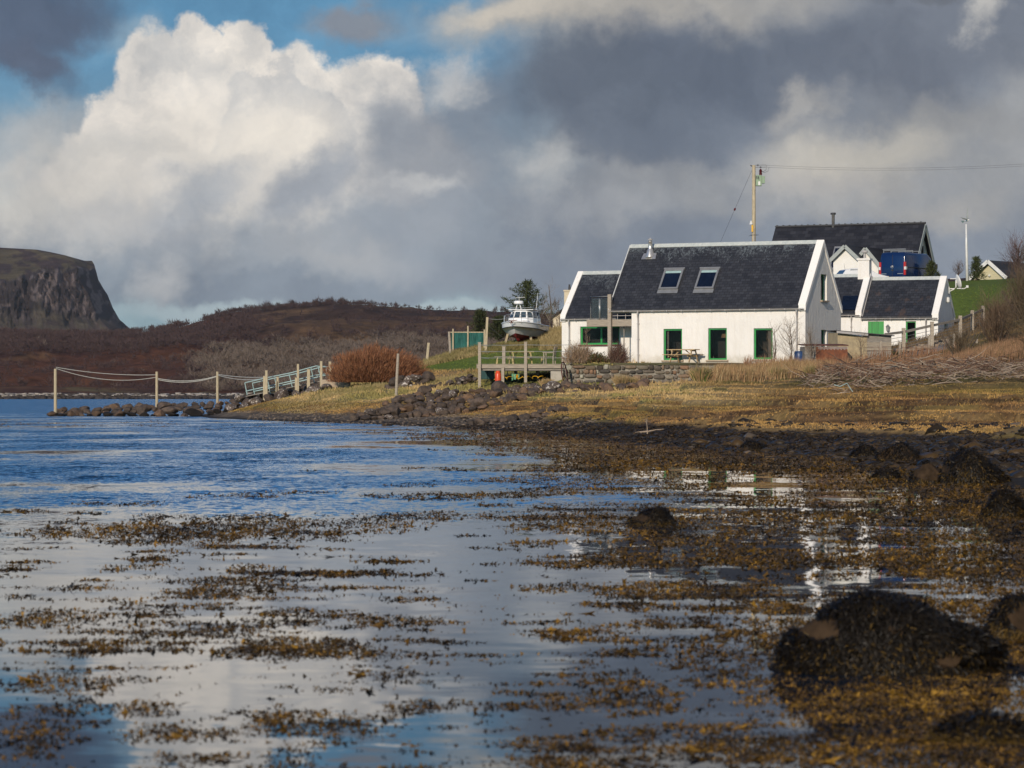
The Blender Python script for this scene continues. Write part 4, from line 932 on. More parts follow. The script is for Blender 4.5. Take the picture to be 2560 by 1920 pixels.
def right_cottage():
    f = Frame(2345, 870, 182, 20); r = f.root('cottage', 'low white cottage with green shutter beside the railed steps', 'cottage')
    eave = f.front(2345, 787)[1]; half = 2.45; rise = 2.30; tn = rise / half
    xs = f.front(2153, 790)[0]           # step between the two roofs
    holes = []
    for (a, b, c, d) in ((2264.5, 2289.7, 859.7, 802.8), (2170, 2209.7, 868, 803.2)):
        x0, z0 = f.front(a, c); x1, z1 = f.front(b, d); holes.append((x0, x1, z0, z1))
    w = MB(); cells_front(w, xs, 0, -.8, eave, holes)
    y0, z0 = f.side(2361, 848); y1, z1 = f.side(2370, 808); gh = [(y0, y1, z0, z1)]
    top = lambda y: eave + rise * (1 - abs(y - half) / half)
    cells_side(w, 0, 0, 2 * half, top, -.8, gh)
    w.add([(xs, 2 * half, -.8), (0, 2 * half, -.8), (0, 2 * half, eave), (xs, 2 * half, eave)], [(0, 1, 2, 3)])
    e2 = eave + .22; xa = f.front(2050, 790)[0]; yf = -.06
    xw = f.front(2128, 850, yf)[0]
    w.add([(xa, yf, -.8), (xs, yf, -.8), (xs, yf, e2), (xa, yf, e2)], [(0, 1, 2, 3)])
    w.add([(xs, yf, -.8), (xs, 2 * half, -.8), (xs, 2 * half, e2), (xs, half, e2 + rise + .02), (xs, yf, e2)], [(0, 1, 2, 3, 4)])
    w.add([(xa, 2 * half, -.8), (xs, 2 * half, -.8), (xs, 2 * half, e2), (xa, 2 * half, e2)], [(0, 1, 2, 3)])
    w.build('wall', M['white2'], r, fix=False)
    window_front(r, *holes[0], .10, .075, room=5)
    for h in gh: window_side(r, -.2, *h, sill=False)
    mb = MB(); mb.box(holes[1][0], .04, holes[1][2], holes[1][1], .09, holes[1][3])
    mb.build('shutter', M['green_board'], r)
    roof(r, xs + .02, -.34, half, eave, rise, M['slate_right']); ridge_cap(r, xs + .1, -.34, half, eave + rise + .1, M['ridge'])
    skew(r, -.38, .05, half, eave, rise, M['skew'], up=.18)
    # taller left roof
    t2 = MB(); tn2 = tn
    e = [(xa, -.2, e2 - .2 * tn), (xs - .35, -.2, e2 - .2 * tn), (xs - .35, half, e2 + rise), (xa, half, e2 + rise)]; t2.hexa(e + [(q[0], q[1], q[2] + .09) for q in e])
    e = [(xa, half, e2 + rise), (xs - .35, half, e2 + rise), (xs - .35, 2 * half + .2, e2 - .2 * tn), (xa, 2 * half + .2, e2 - .2 * tn)]; t2.hexa(e + [(q[0], q[1], q[2] + .09) for q in e])
    t2.build('roof', M['slate_left'], r)
    ridge_cap(r, xa, xs - .35, half, e2 + rise + .1, M['ridge'])
    skew(r, xs - .36, xs + .04, half, e2, rise, M['skew'], up=.18)
    mb = MB(); mb.tube([(xs + .12, -.2, eave - .05), (xs + .12, half, eave + rise + .2)], .035, .035, 6); mb.build('verge_pipe', M['pvc'], r)
    # dark panel low on the left roof
    p0, p1 = f.front(2100, 735)[0], f.front(2139, 735)[0]
    n = Vector((0, -sin(math.atan(tn)), cos(math.atan(tn))))
    mb = MB()
    for k in range(9):
        ya, yb = .05 + k * .105, .05 + k * .105 + .095
        o = [(p0, ya, e2 + ya * tn), (p1, ya, e2 + ya * tn), (p1, yb, e2 + yb * tn), (p0, yb, e2 + yb * tn)]
        mb.hexa([tuple(Vector(q) + n * .12) for q in o] + [tuple(Vector(q) + n * .15) for q in o])
    mb.build('solar_slates', M['skypane'], r)
    # chimney on the ridge
    xc0, zt = f.front(2147.5, 648, half); xc1, _ = f.front(2176, 648, half); zc = e2 + rise
    mb = MB(); mb.box(xc0, half - .32, zc - .45, xc1, half + .32, zt - .08); mb.box(xc0 - .06, half - .38, zt - .08, xc1 + .06, half + .38, zt + .04)
    ch = mb.build('chimney', M['white'], r)
    mb = MB(); xm = (xc0 + xc1) / 2; mb.lathe([(.09, 0), (.09, .36), (.22, .36), (.22, .42), (.16, .5)], 12, (xm, half, zt + .04)); mb.build('chimney_pot', M['pvc'], ch)
    mb = MB(); mb.box(xs - .02 - .36, -.18, e2 - .32, xs + .0, -.07, e2 - .2); mb.box(xs + .02, -.13, eave - .28, 0, -.004, eave - .12); mb.build('fascia', M['pvc_white'], r)
    gutter(r, xs + .02, 0, eave - .22, -.205); gutter(r, xa, xs - .05, e2 - .22, -.265)
    downpipe(r, f.front(2316, 800)[0], eave - .2, 0); downpipe(r, f.front(2130, 800)[0], e2 - .2, 0)
    mb = MB(); X, Z = f.front(2221, 822); mb.lathe([(.03, -.16), (.09, -.12), (.11, .1), (.15, .12), (.02, .26)], 10, (X, -.16, Z)); mb.box(X - .03, -.1, Z + .2, X + .03, 0, Z + .26); mb.build('wall_lamp', M['alu'], r)
    mb = MB(); Y, Z = f.side(2366, 750); mb.lathe([(.03, -.18), (.11, -.12), (.12, .12), (.03, .18)], 12, (.1, Y, Z)); mb.build('alarm_box', M['pvc_white'], r)
    # satellite dish, its own thing
    Y, Z = f.side(2371, 722); base = f.O + Vector((sin(f.r) * Y, cos(f.r) * Y, Z))
    t = thing('satellite_dish', 'white satellite dish on the right gable of the low cottage', 'satellite dish', base)
    mb = MB(); mb.tube([(0, 0, 0), (.35, -.1, 0), (.45, -.12, .1), (.45, -.12, .55)], .035, .035, 8); mb.tube([(0, 0, -.2), (.35, -.1, -.02)], .03, .03, 6); mb.box(-.02, -.12, -.3, .05, .12, .12); mb.build('bracket', M['pvc_white'], t)
    mb = MB(); n = 18; vs = [(0, 0, 0)]; 
    for rr in (.15, .3, .42):
        for k in range(n): vs.append((-.10 * (rr / .42) ** 2 * -1.0, rr * cos(2 * pi * k / n), rr * sin(2 * pi * k / n) * 1.1))
    fs = [(0, 1 + k, 1 + (k + 1) % n) for k in range(n)] + [(1 + a * n + k, 1 + a * n + (k + 1) % n, 1 + (a + 1) * n + (k + 1) % n, 1 + (a + 1) * n + k) for a in (0, 1) for k in range(n)]
    mb.add(vs, fs); mtx = Matrix.Translation((.52, -.13, .42)) @ Matrix.Rotation(R(12), 4, 'Z') @ Matrix.Rotation(R(-16), 4, 'Y')
    mb.v = [tuple(mtx @ Vector(q)) for q in mb.v]; d_ = mb.build('reflector', M['pvc_white'], t, smooth=True); md = d_.modifiers.new('thick', 'SOLIDIFY'); md.thickness = .02
    mb = MB(); mb.tube([(.5, -.13, .02), (.95, -.2, .0), (1.15, -.22, .12)], .03, .03, 6); mb.box(1.06, -.27, .06, 1.2, -.17, .2); mb.build('receiver_arm', M['pvc_white'], t)
    t = thing('satellite_dish', 'small second aerial dish seen edge-on above the white satellite dish', 'satellite dish', base + Vector((.1, -.05, .62)))
    mb = MB(); mb.tube([(0, 0, 0), (.4, -.05, 0)], .03, .03, 6); mb.tube([(.4, -.05, -.25), (.4, -.05, .25)], .03, .03, 6); mb.build('bracket', M['pvc_white'], t)
right_cottage()

def rear_house():
    f = Frame(2268, 762, 212, 26)
    r = f.root('house', 'tall rear house with long very dark roof, dormer gable and steel flue', 'house')
    # fit so that the right apex lies at 2314,561
    half = 4.2; rise = 5.85
    y_ap, z_ap = half, f.side(2314, 561)[1]
    xg = f.front(2314, 561, half)[0]     # local x of the right verge
    eave = z_ap - rise; tn = rise / half; xl = f.front(1939, 569.5, half)[0]
    z0 = GH(f.O.x, f.O.y) - f.O.z - 2
    w = MB(); top = lambda y: eave + rise * (1 - abs(y - half) / half)
    ga, gz0 = f.side(2303, 657, xg - .35); gb, gz1 = f.side(2311.5, 616, xg - .35)
    cells_side(w, xg - .35, 0, 2 * half, top, z0, [(ga, gb, gz0, gz1)]); x2 = xl + .35
    w.add([(x2, 0, z0), (xg - .35, 0, z0), (xg - .35, 0, eave), (x2, 0, eave)], [(0, 1, 2, 3)]); w.add([(x2, 2 * half, z0), (xg - .35, 2 * half, z0), (xg - .35, 2 * half, eave), (x2, 2 * half, eave)], [(0, 1, 2, 3)])
    w.add([(x2, 0, z0), (x2, 2 * half, z0), (x2, 2 * half, eave), (x2, half, eave + rise), (x2, 0, eave)], [(0, 1, 2, 3, 4)])
    w.build('wall', M['white2'], r, fix=False)
    mb = MB(); mb.box(xg - .47, ga, gz0, xg - .45, gb, gz1); mb.build('window', M['pane_dark'], r)
    roof(r, xl, xg, half, eave, rise, M['slate_rear'], ov=.4)
    mb = MB(); mb.beam((xl, half, eave + rise + .13), (xg, half, eave + rise + .13), .22, .10)
    for k in range(24): mb.box(xl + .1 + k * (xg - xl) / 24, half - .12, eave + rise + .17, xl + .17 + k * (xg - xl) / 24, half + .12, eave + rise + .22)
    mb.build('ridge_cap', M['ridge_dark'], r)
    mb = MB()
    for sg in (0, 1):
        q = (lambda y: y) if sg == 0 else (lambda y: 2 * half - y)
        mb.beam((xg + .025, q(-.4), eave - .4 * tn - .08), (xg + .025, q(half), eave + rise - .08), .04, .34)
    mb.build('bargeboard', M['fascia'], r)
    # steel flue
    X, Z = f.front(2083, 567, half); mb = MB(); mb.lathe([(.11, -.5), (.11, .85), (.13, .86), (.13, .9)], 14, (X, half, eave + rise)); fl = mb.build('flue', M['steel'], r, smooth=True)
    mb = MB(); mb.lathe([(.2, .90), (.2, 1.02), (.15, 1.04)], 14, (X, half, eave + rise)); mb.build('flue_cap', M['ridge_dark'], fl)
    # dormer wing: gable faces the front
    def dormer(pxl, pxr, pyb, pxa, pya, yf, wallm, depth, name):
        xa_, za = f.front(pxa, pya, yf); xl_, zl = f.front(pxl, pyb, yf); xr__, _ = f.front(pxr, pyb, yf)
        zb = z0; hw = (xr__ - xl_) / 2; rs = za - zl; xa_ = (xl_ + xr__) / 2; t = rs / hw; ins = .25
        mb = MB(); mb.add([(xl_ + ins, yf, zb), (xr__ - ins, yf, zb), (xr__ - ins, yf, zl + ins * t), (xa_, yf, za), (xl_ + ins, yf, zl + ins * t)], [(0, 1, 2, 3, 4)])
        mb.add([(xl_ + ins, yf, zb), (xl_ + ins, yf + depth, zb), (xl_ + ins, yf + depth, zl + ins * t), (xl_ + ins, yf, zl + ins * t)], [(0, 1, 2, 3)]); mb.add([(xr__ - ins, yf, zb), (xr__ - ins, yf + depth, zb), (xr__ - ins, yf + depth, zl + ins * t), (xr__ - ins, yf, zl + ins * t)], [(0, 1, 2, 3)])
        mb.build('dormer_wall', wallm, r, fix=False)
        mb = MB()
        for sx in (xl_, xr__):
            e = [(sx, yf - .3, zl), (sx, yf + depth, zl), (xa_, yf + depth, za), (xa_, yf - .3, za)]; mb.hexa(e + [(q[0], q[1], q[2] + .1) for q in e])
        dr = mb.build('dormer_roof', M['slate_rear'], r)
        mb = MB()
        for sx in (xl_, xr__): mb.beam((sx, yf - .33, zl - .02), (xa_, yf - .33, za - .02), .05, .26)
        mb.build('bargeboard', M['fascia'], dr)
    dormer(2075, 2156, 655, 2116.4, 615, -1.6, M['cream_white'], 4.5, 'a')
    # second wing further right, only its verge shows
    dormer(2130, 2204, 668, 2166, 621, -.4, M['cream_white'], 3.2, 'b')
    X0, Y0 = f.slope(2081, 650, eave, tn); X1, Y1 = f.slope(2106, 620, eave, tn); n = Vector((0, -sin(math.atan(tn)), cos(math.atan(tn))))
    def slab(a0, y0, a1, y1, h0, h1): 
        q = [Vector((a, y, eave + y * tn)) + n * h for h in (h0, h1) for a, y in ((a0, y0), (a1, y0), (a1, y1), (a0, y1))]; return q
    mb = MB(); mb.hexa(slab(X0, Y0 - .6, X0 + 1.15, Y1, .1, .2)); sk = mb.build('skylight', M['alu'], r)
    mb = MB(); mb.hexa(slab(X0 + .1, Y0 - .5, X0 + 1.05, Y1 - .1, .2, .215)); mb.build('pane', M['skypane'], sk)
M['cream_white'] = mat('warm_white_render', (.80, .78, .73), (.74, .72, .67), 3, .9)
rear_house()

def small_buildings():
    # far cottage left: chimney and roof edge peeping past the white coping
    b = P(1412, 800, 235)
    t = thing('cottage', 'distant cottage with cream chimney peeping out left of the white cottages', 'cottage', b, R(-20))
    mb = MB(); mb.prism([(-.9, -1.5), (-.9, -.2), (1.9, 3.1), (4.7, -.2), (4.7, -1.5)], 'y', 0, 8) ; 
    w = MB(); w.prism([(-1.0, -2.5), (-1.0, .2), (1.2, 1.55), (3.4, .2), (3.4, -2.5)], 'y', 0, 7); w.build('wall', M['cream'], t)
    mb = MB()
    for sx, tx in ((-1.35, 1.2), (3.75, 1.2)):
        e = [(sx, -.3, -.02), (sx, 7.3, -.02), (tx, 7.3, 1.6), (tx, -.3, 1.6)]; mb.hexa(e + [(q[0], q[1], q[2] + .12) for q in e])
    mb.build('roof', M['slate_rear'], t)
    mb = MB(); mb.box(.0, -.15, .4, .62, .55, 2.25); mb.box(-.05, -.2, 2.25, .67, .6, 2.36); ch = mb.build('chimney', M['cream'], t)
    mb = MB(); mb.lathe([(.11, 2.36), (.10, 2.62), (.08, 2.62), (.08, 2.8)], 10, (.32, .2, 0)); mb.build('chimney_pot', M['ridge_dark'], ch)
    # shed with cream boarded gable on the skyline
    b = P(2475, 697, 232); d = 232
    t = thing('shed', 'cream boarded gabled outbuilding with dark roof on the grassy skyline', 'shed', b, R(-38))
    k = d / F; hw = 46 * k / cos(R(30)); rs = 43 * k
    w = MB(); w.prism([(-hw * .86, -2), (-hw * .86, .1), (0, rs - .1), (hw * .86, .1), (hw * .86, -2)], 'y', 0, 5.4); w.build('wall', M['clad'], t)
    mb = MB()
    for sx in (-hw, hw):
        e = [(sx, -.35, 0), (sx, 5.8, 0), (0, 5.8, rs), (0, -.35, rs)]; mb.hexa(e + [(q[0], q[1], q[2] + .1) for q in e])
    rf = mb.build('roof', M['slate_rear'], t)
    mb = MB()
    for sx in (-hw, hw): mb.beam((sx, -.38, .0), (0, -.38, rs + .02), .05, .28)
    mb.build('bargeboard', M['pvc_white'], t)
    mb = MB(); mb.lathe([(.05, -.08), (.11, 0), (.05, .08)], 10, (0, -.1, rs - 1.1)); mb.build('wall_lamp', M['pvc_white'], t)
small_buildings()

# ------------------------------------------------------------------ vehicles
def wheel(parent, x, y, z, r, w=.2):
    mb = MB(); n = 24; vs = []
    prof = [(r * .62, -w / 2), (r * .95, -w / 2), (r, -w * .35), (r, w * .35), (r * .95, w / 2), (r * .62, w / 2)]
    for rr, t in prof:
        for k in range(n): vs.append((x + rr * cos(2 * pi * k / n), y + t, z + rr * sin(2 * pi * k / n)))
    m = len(prof); mb.add(vs, [(i * n + k, i * n + (k + 1) % n, (i + 1) * n + (k + 1) % n, (i + 1) * n + k) for i in range(m - 1) for k in range(n)])
    o = mb.build('wheel', M['black'], parent, smooth=True)
    mb = MB(); vs = []
    for rr, t in ((.04, 0), (r * .6, -.02), (r * .62, .05)):
        for k in range(n): vs.append((x + rr * cos(2 * pi * k / n), y + (t + w * .3) * (1 if y > 0 else -1), z + rr * sin(2 * pi * k / n)))
    mb.add(vs, [(i * n + k, i * n + (k + 1) % n, (i + 1) * n + (k + 1) % n, (i + 1) * n + k) for i in range(2) for k in range(n)] + [tuple(range(n))]); mb.build('rim', M['alu'], o)
def extr_body(prof, widths, top_in, mat_, name, parent, bevel=.06):
    """prof: side outline (x,z); the body narrows by top_in above the waist"""
    mb = MB(); n = len(prof); vs = []
    for sg in (-1, 1):
        for (x, z), w in zip(prof, widths): vs.append((x, sg * w, z))
    mb.add(vs, [tuple(range(n - 1, -1, -1)), tuple(range(n, 2 * n))] + [(i, (i + 1) % n, (i + 1) % n + n, i + n) for i in range(n)])
    return mb.build(name, mat_, parent, bevel=bevel, smooth=False)
def van():
    # x forward, rear face at x=0
    c = P(2231, 719, 204.5); t = thing('van', 'dark blue panel van parked on the yard behind the low cottage', 'van', c, R(90 - 33))
    H = 2.42; prof = [(0, .35), (0, 1.35), (.06, 2.2), (.22, H), (3.75, H), (4.35, 2.15), (4.95, 1.42), (5.75, 1.15), (5.9, .75), (5.9, .35)]
    wid = [1.0, 1.0, .93, .88, .88, .86, .93, .90, .93, .95]
    body = extr_body(prof, wid, 0, M['vanblue'], 'body', t, .09)
    for p in body.data.polygons: p.use_smooth = True
    mb = MB()
    mb.beam((-.012, 0, .5), (.04, 0, 2.25), .02, .02); mb.box(-.01, -.88, .62, .002, .88, .65); mb.build('rear_door_gap', M['black'], t)
    mb = MB(); mb.box(-.03, -.95, .3, .15, .95, .52); mb.build('rear_bumper', M['black'], t)
    for sg in (-1, 1):
        mb = MB(); mb.box(-.025, sg * .90 - .07, .85, .16, sg * .90 + .07 if sg < 0 else sg * .90 + .09, 1.75); tl = mb.build('tail_light', M['redlight'], t, bevel=.02)
        tl.location.y = sg * .02
        mb = MB(); mb.box(-.032, sg * .92 - .05, 1.22, .16, sg * .92 + .095, 1.42) if sg > 0 else mb.box(-.032, sg * .92 - .095, 1.22, .16, sg * .92 + .05, 1.42); mb.build('reversing_lens', M['pvc_white'], tl)
    # three-pointed ring badge and maker's strips
    mb = MB(); n = 20; pts = [(-.03, .09 * cos(2 * pi * k / n), 1.42 + .09 * sin(2 * pi * k / n)) for k in range(n + 1)]; mb.tube(pts, .012, .012, 5)
    for k in range(3): a = pi / 2 + k * 2 * pi / 3; mb.tube([(-.03, 0, 1.42), (-.03, .085 * cos(a), 1.42 + .085 * sin(a))], .014, .006, 5)
    mb.build('badge', M['steel'], t)
    mb = MB(); mb.box(-.02, .45, .93, -.004, .82, .97); mb.box(-.02, -.80, .93, -.004, -.38, .97); mb.build('lettering_strip', M['steel'], t)
    mb = MB(); mb.box(-.03, -.08, 1.15, .0, .08, 1.24); mb.build('handle', M['black'], t)
    mb = MB(); mb.box(-.012, .27, .68, .0, .79, .79) ; mb.build('number_plate', M['yellow'], t)
    for sg in (-1, 1):
        mb = MB(); y = sg * .915
        mb.hexa([(3.95, y - .02, 1.42), (4.75, y - .02, 1.42), (4.75, y + .02, 1.42), (3.95, y + .02, 1.42), (3.9, y * .965 - .02, 2.02), (4.28, y * .965 - .02, 2.02), (4.28, y * .965 + .02, 2.02), (3.9, y * .965 + .02, 2.02)]); mb.build('cab_window', M['boatglass'], t)
        mb = MB(); mb.box(.35, sg * .985 - .01, 1.38, 3.7, sg * .985 + .01, 1.42); mb.box(2.1, sg * .99 - .008, .5, 2.13, sg * .99 + .008, 1.38); mb.build('side_rail', M['black'], t)
        mb = MB(); mb.box(4.55, sg * 1.12 - .1, 1.4, 4.68, sg * 1.12 + .1, 1.75); mb.build('wing_mirror', M['black'], t, bevel=.03)
        wheel(t, 1.15, sg * .86, .34, .34); wheel(t, 4.9, sg * .86, .34, .34)
    mb = MB(); mb.hexa([(4.36, -.78, 2.1), (4.4, .78, 2.1), (4.36, .78, 2.1), (4.34, .78, 2.1), (4.9, -.8, 1.5), (4.93, -.8, 1.5), (4.93, .8, 1.5), (4.9, .8, 1.5)]); mb.build('windscreen', M['boatglass'], t)
    mb = MB()
    for x in (.35, 1.5, 2.7): 
        mb.beam((x, -.85, H + .16), (x, .85, H + .16), .05, .04)
        for sg in (-1, 1): mb.box(x - .03, sg * .82 - .02, H, x + .03, sg * .82 + .02, H + .16)
    mb.tube([(.3, -.86, H + .22), (.3, .86, H + .22)], .035, .035, 8); mb.build('roof_rack', M['alu'], t)
van()
def white_car():
    c = P(2088, 727, 201); t = thing('car', 'white hatchback mostly hidden behind the low cottage chimney', 'car', c, R(14))
    # x along the car; rear to the left
    prof = [(0, .35), (-.02, .85), (.18, .98), (.55, 1.42), (1.2, 1.52), (2.2, 1.48), (2.75, 1.15), (3.5, .98), (3.85, .75), (3.88, .35)]
    wid = [.85, .86, .84, .66, .63, .64, .80, .82, .84, .84]
    b = extr_body(prof, wid, 0, M['carwhite'], 'body', t, .06)
    for p in b.data.polygons: p.use_smooth = True
    for sg in (-1, 1):
        mb = MB(); q = [(.62, .755, 1.02), (2.5, .79, 1.05), (2.05, .665, 1.42), (.85, .665, 1.42)]
        mb.add([(x, sg * (y + .012), z) for x, y, z in q] + [(x, sg * (y - .02), z) for x, y, z in q], [(0, 1, 2, 3), (7, 6, 5, 4), (0, 4, 5, 1), (1, 5, 6, 2), (2, 6, 7, 3), (3, 7, 4, 0)]); mb.build('side_window', M['boatglass'], t)
        wheel(t, .7, sg * .78, .31, .31); wheel(t, 3.15, sg * .78, .31, .31)
    mb = MB(); mb.hexa([(.20, -.7, 1.0), (.24, -.7, .98), (.24, .7, .98), (.20, .7, 1.0), (.50, -.58, 1.38), (.54, -.58, 1.36), (.54, .58, 1.36), (.50, .58, 1.38)]); mb.build('rear_window', M['boatglass'], t)
    mb = MB(); mb.tube([(.7, 0, 1.46), (.62, 0, 1.85)], .012, .006, 5); mb.build('aerial', M['black'], t)
white_car()

# ------------------------------------------------------------------ boat on the lawn
def boat():
    D = 189; c = P(1308, 855, D); t = thing('boat', 'white cabin fishing boat with red keel propped up on the grass', 'boat', c, R(-90 - 11)); t.scale = (.97, 1.0, .80)
    # local x: forward (bow), y: port/starboard, z up.  length 6.2 m; origin under amidships
    n = 22; V = []; L0, L1 = -2.6, 3.0
    def station(s):
        x = L0 + (L1 - L0) * s; t_ = max(0, (s - .50) / .50); b = 1.20 * (1 - t_ ** 2.8); zg = 1.30 + .24 * s ** 2
        bb = 1.06 * (1 - t_ ** 1.9); bw = .80 * (1 - t_ ** 1.45); fl = t_ ** 2
        return [(x + .42 * s ** 5, b, zg), (x + .30 * s ** 5, b * .985, zg - .40), (x + .02 * s ** 5, bb, .78 + .25 * fl), (x - .30 * t_ ** 3, bw, .42 + .22 * fl), (x - .62 * t_ ** 3, 0, .16 + .20 * t_ ** 4)]
    st = [station(i / n) for i in range(n + 1)]
    def strip(ks, name, m):
        mb = MB()
        for sg in (-1, 1):
            for a, e in zip(ks, ks[1:]):
                vs = []
                for q in st: vs += [(q[a][0], sg * q[a][1], q[a][2]), (q[e][0], sg * q[e][1], q[e][2])]
                mb.add(vs, [(2 * i, 2 * i + 1, 2 * i + 3, 2 * i + 2) for i in range(n)])
        for a, e in zip(ks, ks[1:]):
            q = st[0]; mb.add([(q[a][0], -q[a][1], q[a][2]), (q[a][0], q[a][1], q[a][2]), (q[e][0], q[e][1], q[e][2]), (q[e][0], -q[e][1], q[e][2])], [(0, 1, 2, 3)])
        if name == 'hull':
            for sg in (-1, 1): mb.tube([(q[0][0], sg * q[0][1], q[0][2]) for q in st], .045, .045, 6)
        if name == 'keel': mb.prism([(L0 + .1, -.05), (1.7, .0), (2.2, .35), (1.6, .45), (L0 + .1, .3)], 'y', -.05, .05)
        return mb.build(name, m, t, smooth=True)
    strip([0, 1], 'hull', M['gel']); strip([1, 2, 3], 'lower_hull', M['gel_grey']); strip([3, 4], 'keel', M['antifoul'])
    mb = MB()
    for sg in (-1, 1): mb.tube([(q[1][0], sg * q[1][1], q[1][2]) for q in st], .035, .035, 6)
    mb.build('rubbing_strake', M['black'], t)
    # deck
    mb = MB(); mb.add([(q[0][0] - .05, sg * q[0][1] * .95, q[0][2] - .05) for q in st for sg in (-1, 1)], [(2 * i, 2 * i + 2, 2 * i + 3, 2 * i + 1) for i in range(n)]); mb.build('deck', M['gel'], t)
    # cabin: lower trunk + wheelhouse with raked windows
    def loft(rings, name, m, bevel=0):
        mb = MB(); vs = []; 
        for (xa, xb, wa, wb, z, ch) in rings: vs += [(xa, -wa, z), (xb - ch, -wb, z), (xb, -wb * .55, z), (xb, wb * .55, z), (xb - ch, wb, z), (xa, wa, z)]
        k = 6; mb.add(vs, [(i * k + j, i * k + (j + 1) % k, (i + 1) * k + (j + 1) % k, (i + 1) * k + j) for i in range(len(rings) - 1) for j in range(k)] + [tuple(range(k - 1, -1, -1)), tuple((len(rings) - 1) * k + j for j in range(k))])
        return mb.build(name, m, t, bevel=bevel)
    loft([(-1.2, 2.05, .95, .62, 1.30, .35), (-1.2, 1.85, .88, .55, 1.66, .35)], 'foredeck_trunk', M['gel'], .04)
    cab = loft([(-1.25, 1.30, .92, .84, 1.40, .40), (-1.2, 1.15, .90, .80, 1.82, .40), (-1.05, .80, .80, .66, 2.42, .36), (-1.0, .70, .76, .62, 2.50, .36)], 'cabin', M['gel'], .03)
    mb = MB(); mb.box(-1.25, -.80, 2.50, .85, .80, 2.56); mb.build('cabin_roof', M['gel'], t, bevel=.025)
    def pane(q, off, name='cabin_window'):
        a, b, c_, d_ = [Vector(v) for v in q]; n_ = (b - a).cross(d_ - a).normalized() * off; ctr = (a + b + c_ + d_) / 4
        if n_.dot(ctr - Vector((0, 0, 2.1))) < 0: n_ = -n_
        def ins(v, k): return v + (ctr - v) * k
        mb = MB(); o = [v + n_ for v in (a, b, c_, d_)]; mb.add(o + [v - n_ * 2 for v in o], [(0, 1, 2, 3), (0, 4, 5, 1), (1, 5, 6, 2), (2, 6, 7, 3), (3, 7, 4, 0)]); w_ = mb.build(name, M['black'], t)
        mb = MB(); mb.add([ins(v, .12) + n_ * 1.25 for v in (a, b, c_, d_)], [(0, 1, 2, 3)]); mb.build('pane', M['boatglass'], w_)
    z0, z1 = 1.90, 2.36; fx = lambda z: 1.15 - (z - 1.82) / .6 * .35; fw = lambda z: (.80 - (z - 1.82) / .6 * .14)
    pane([(fx(z0), -fw(z0) * .49, z0), (fx(z0), -.03, z0), (fx(z1), -.03, z1), (fx(z1), -fw(z1) * .49, z1)], .012)
    pane([(fx(z0), .03, z0), (fx(z0), fw(z0) * .49, z0), (fx(z1), fw(z1) * .49, z1), (fx(z1), .03, z1)], .012)
    for sg in (-1, 1):
        cx_ = lambda z, k: (fx(z) - .40 * k, sg * (fw(z) * (.55 + .45 * k)), z)
        pane([cx_(z0, .12), cx_(z0, .9), cx_(z1, .9), cx_(z1, .12)], .012)
        sx = lambda z, k: (fx(z) - .42 + ((-1.1) - (fx(z) - .42)) * k, sg * (fw(z) + (.90 - .08 * (z - 1.8) / .6 - fw(z)) * k) , z)
        pane([sx(z0, .06), sx(z0, .48), sx(z1, .48), sx(z1, .08)], .02); pane([sx(z0, .56), sx(z0, .95), sx(z1, .95), sx(z1, .58)], .02)
    mb = MB(); mb.lathe([(.26, 3.0), (.31, 3.04), (.31, 3.20), (.24, 3.26)], 20, (.0, -.30, 0)); mb.build('radar_dome', M['gel'], t, smooth=True)
    mb = MB()
    for a in (-.15, .15): mb.tube([(.0, -.30 + a * 1.2, 2.56), (.0, -.30 + a * .5, 3.0)], .025, .025, 6)
    mb.tube([(-.1, -.28, 3.2), (-.1, -.28, 3.62)], .012, .010, 6); mb.tube([(-.1, -.5, 3.5), (-.1, .1, 3.55)], .015, .015, 5); mb.build('mast', M['gel'], t); mb = MB(); mb.tube([(-.6, .72, 2.56), (-.9, .78, 3.9)], .015, .008, 5); mb.build('aerial', M['gel'], t)
    mb = MB()
    for sg in (-1, 1):
        pts = [(x, sg * y, z) for x, y, z in ((-.2, 1.12, 1.34), (-.1, 1.08, 1.95), (1.6, .92, 2.02), (2.7, .52, 2.08), (3.32, .0, 2.12))]; mb.tube(pts, .018, .018, 6)
        pts2 = [(x, sg * y, z) for x, y, z in ((1.6, .95, 1.72), (2.7, .52, 1.80), (3.32, .0, 1.82))]; mb.tube(pts2, .012, .012, 5)
        for x, y in ((.8, 1.06), (1.6, .93), (2.3, .74), (2.9, .42)): mb.tube([(x, sg * y * 1.02, 1.36), (x, sg * y * .99, 2.04)], .015, .015, 5)
    mb.tube([(3.32, 0, 1.5), (3.32, 0, 2.12)], .015, .015, 5); mb.build('bow_rail', M['steel_dull'], t)
    mb = MB(); mb.tube([(-1.1, -.75, 2.6), (-1.1, -.75, 2.66), (.8, -.7, 2.68), (.9, .7, 2.68), (-1.1, .75, 2.66)], .016, .016, 5); mb.build('roof_rail', M['steel_dull'], t)
    mb = MB(); mb.tube([(3.1, -.05, 1.62), (3.5, -.1, 1.56), (3.62, -.1, 1.38)], .035, .03, 6); mb.tube([(3.2, -.32, 1.62), (3.42, -.1, 1.58), (3.3, .22, 1.64)], .03, .03, 6); mb.tube([(3.58, -.26, 1.52), (3.66, -.1, 1.36), (3.58, .06, 1.52)], .025, .025, 6); mb.build('anchor', M['rust'], t)
    mb = MB()
    for k in range(7): mb.box(-.6 + k * .14, 1.135, 1.18, -.52 + k * .14, 1.20, 1.235 + .02 * (k % 2))
    mb.build('name_lettering', M['blue'], t)
    mb = MB(); mb.box(-2.95, -.35, .75, -2.55, .35, 1.0); mb.tube([(-2.8, -.2, .6), (-2.8, -.2, 1.3)], .08, .06, 8); mb.build('stern_gear', M['alu'], t)
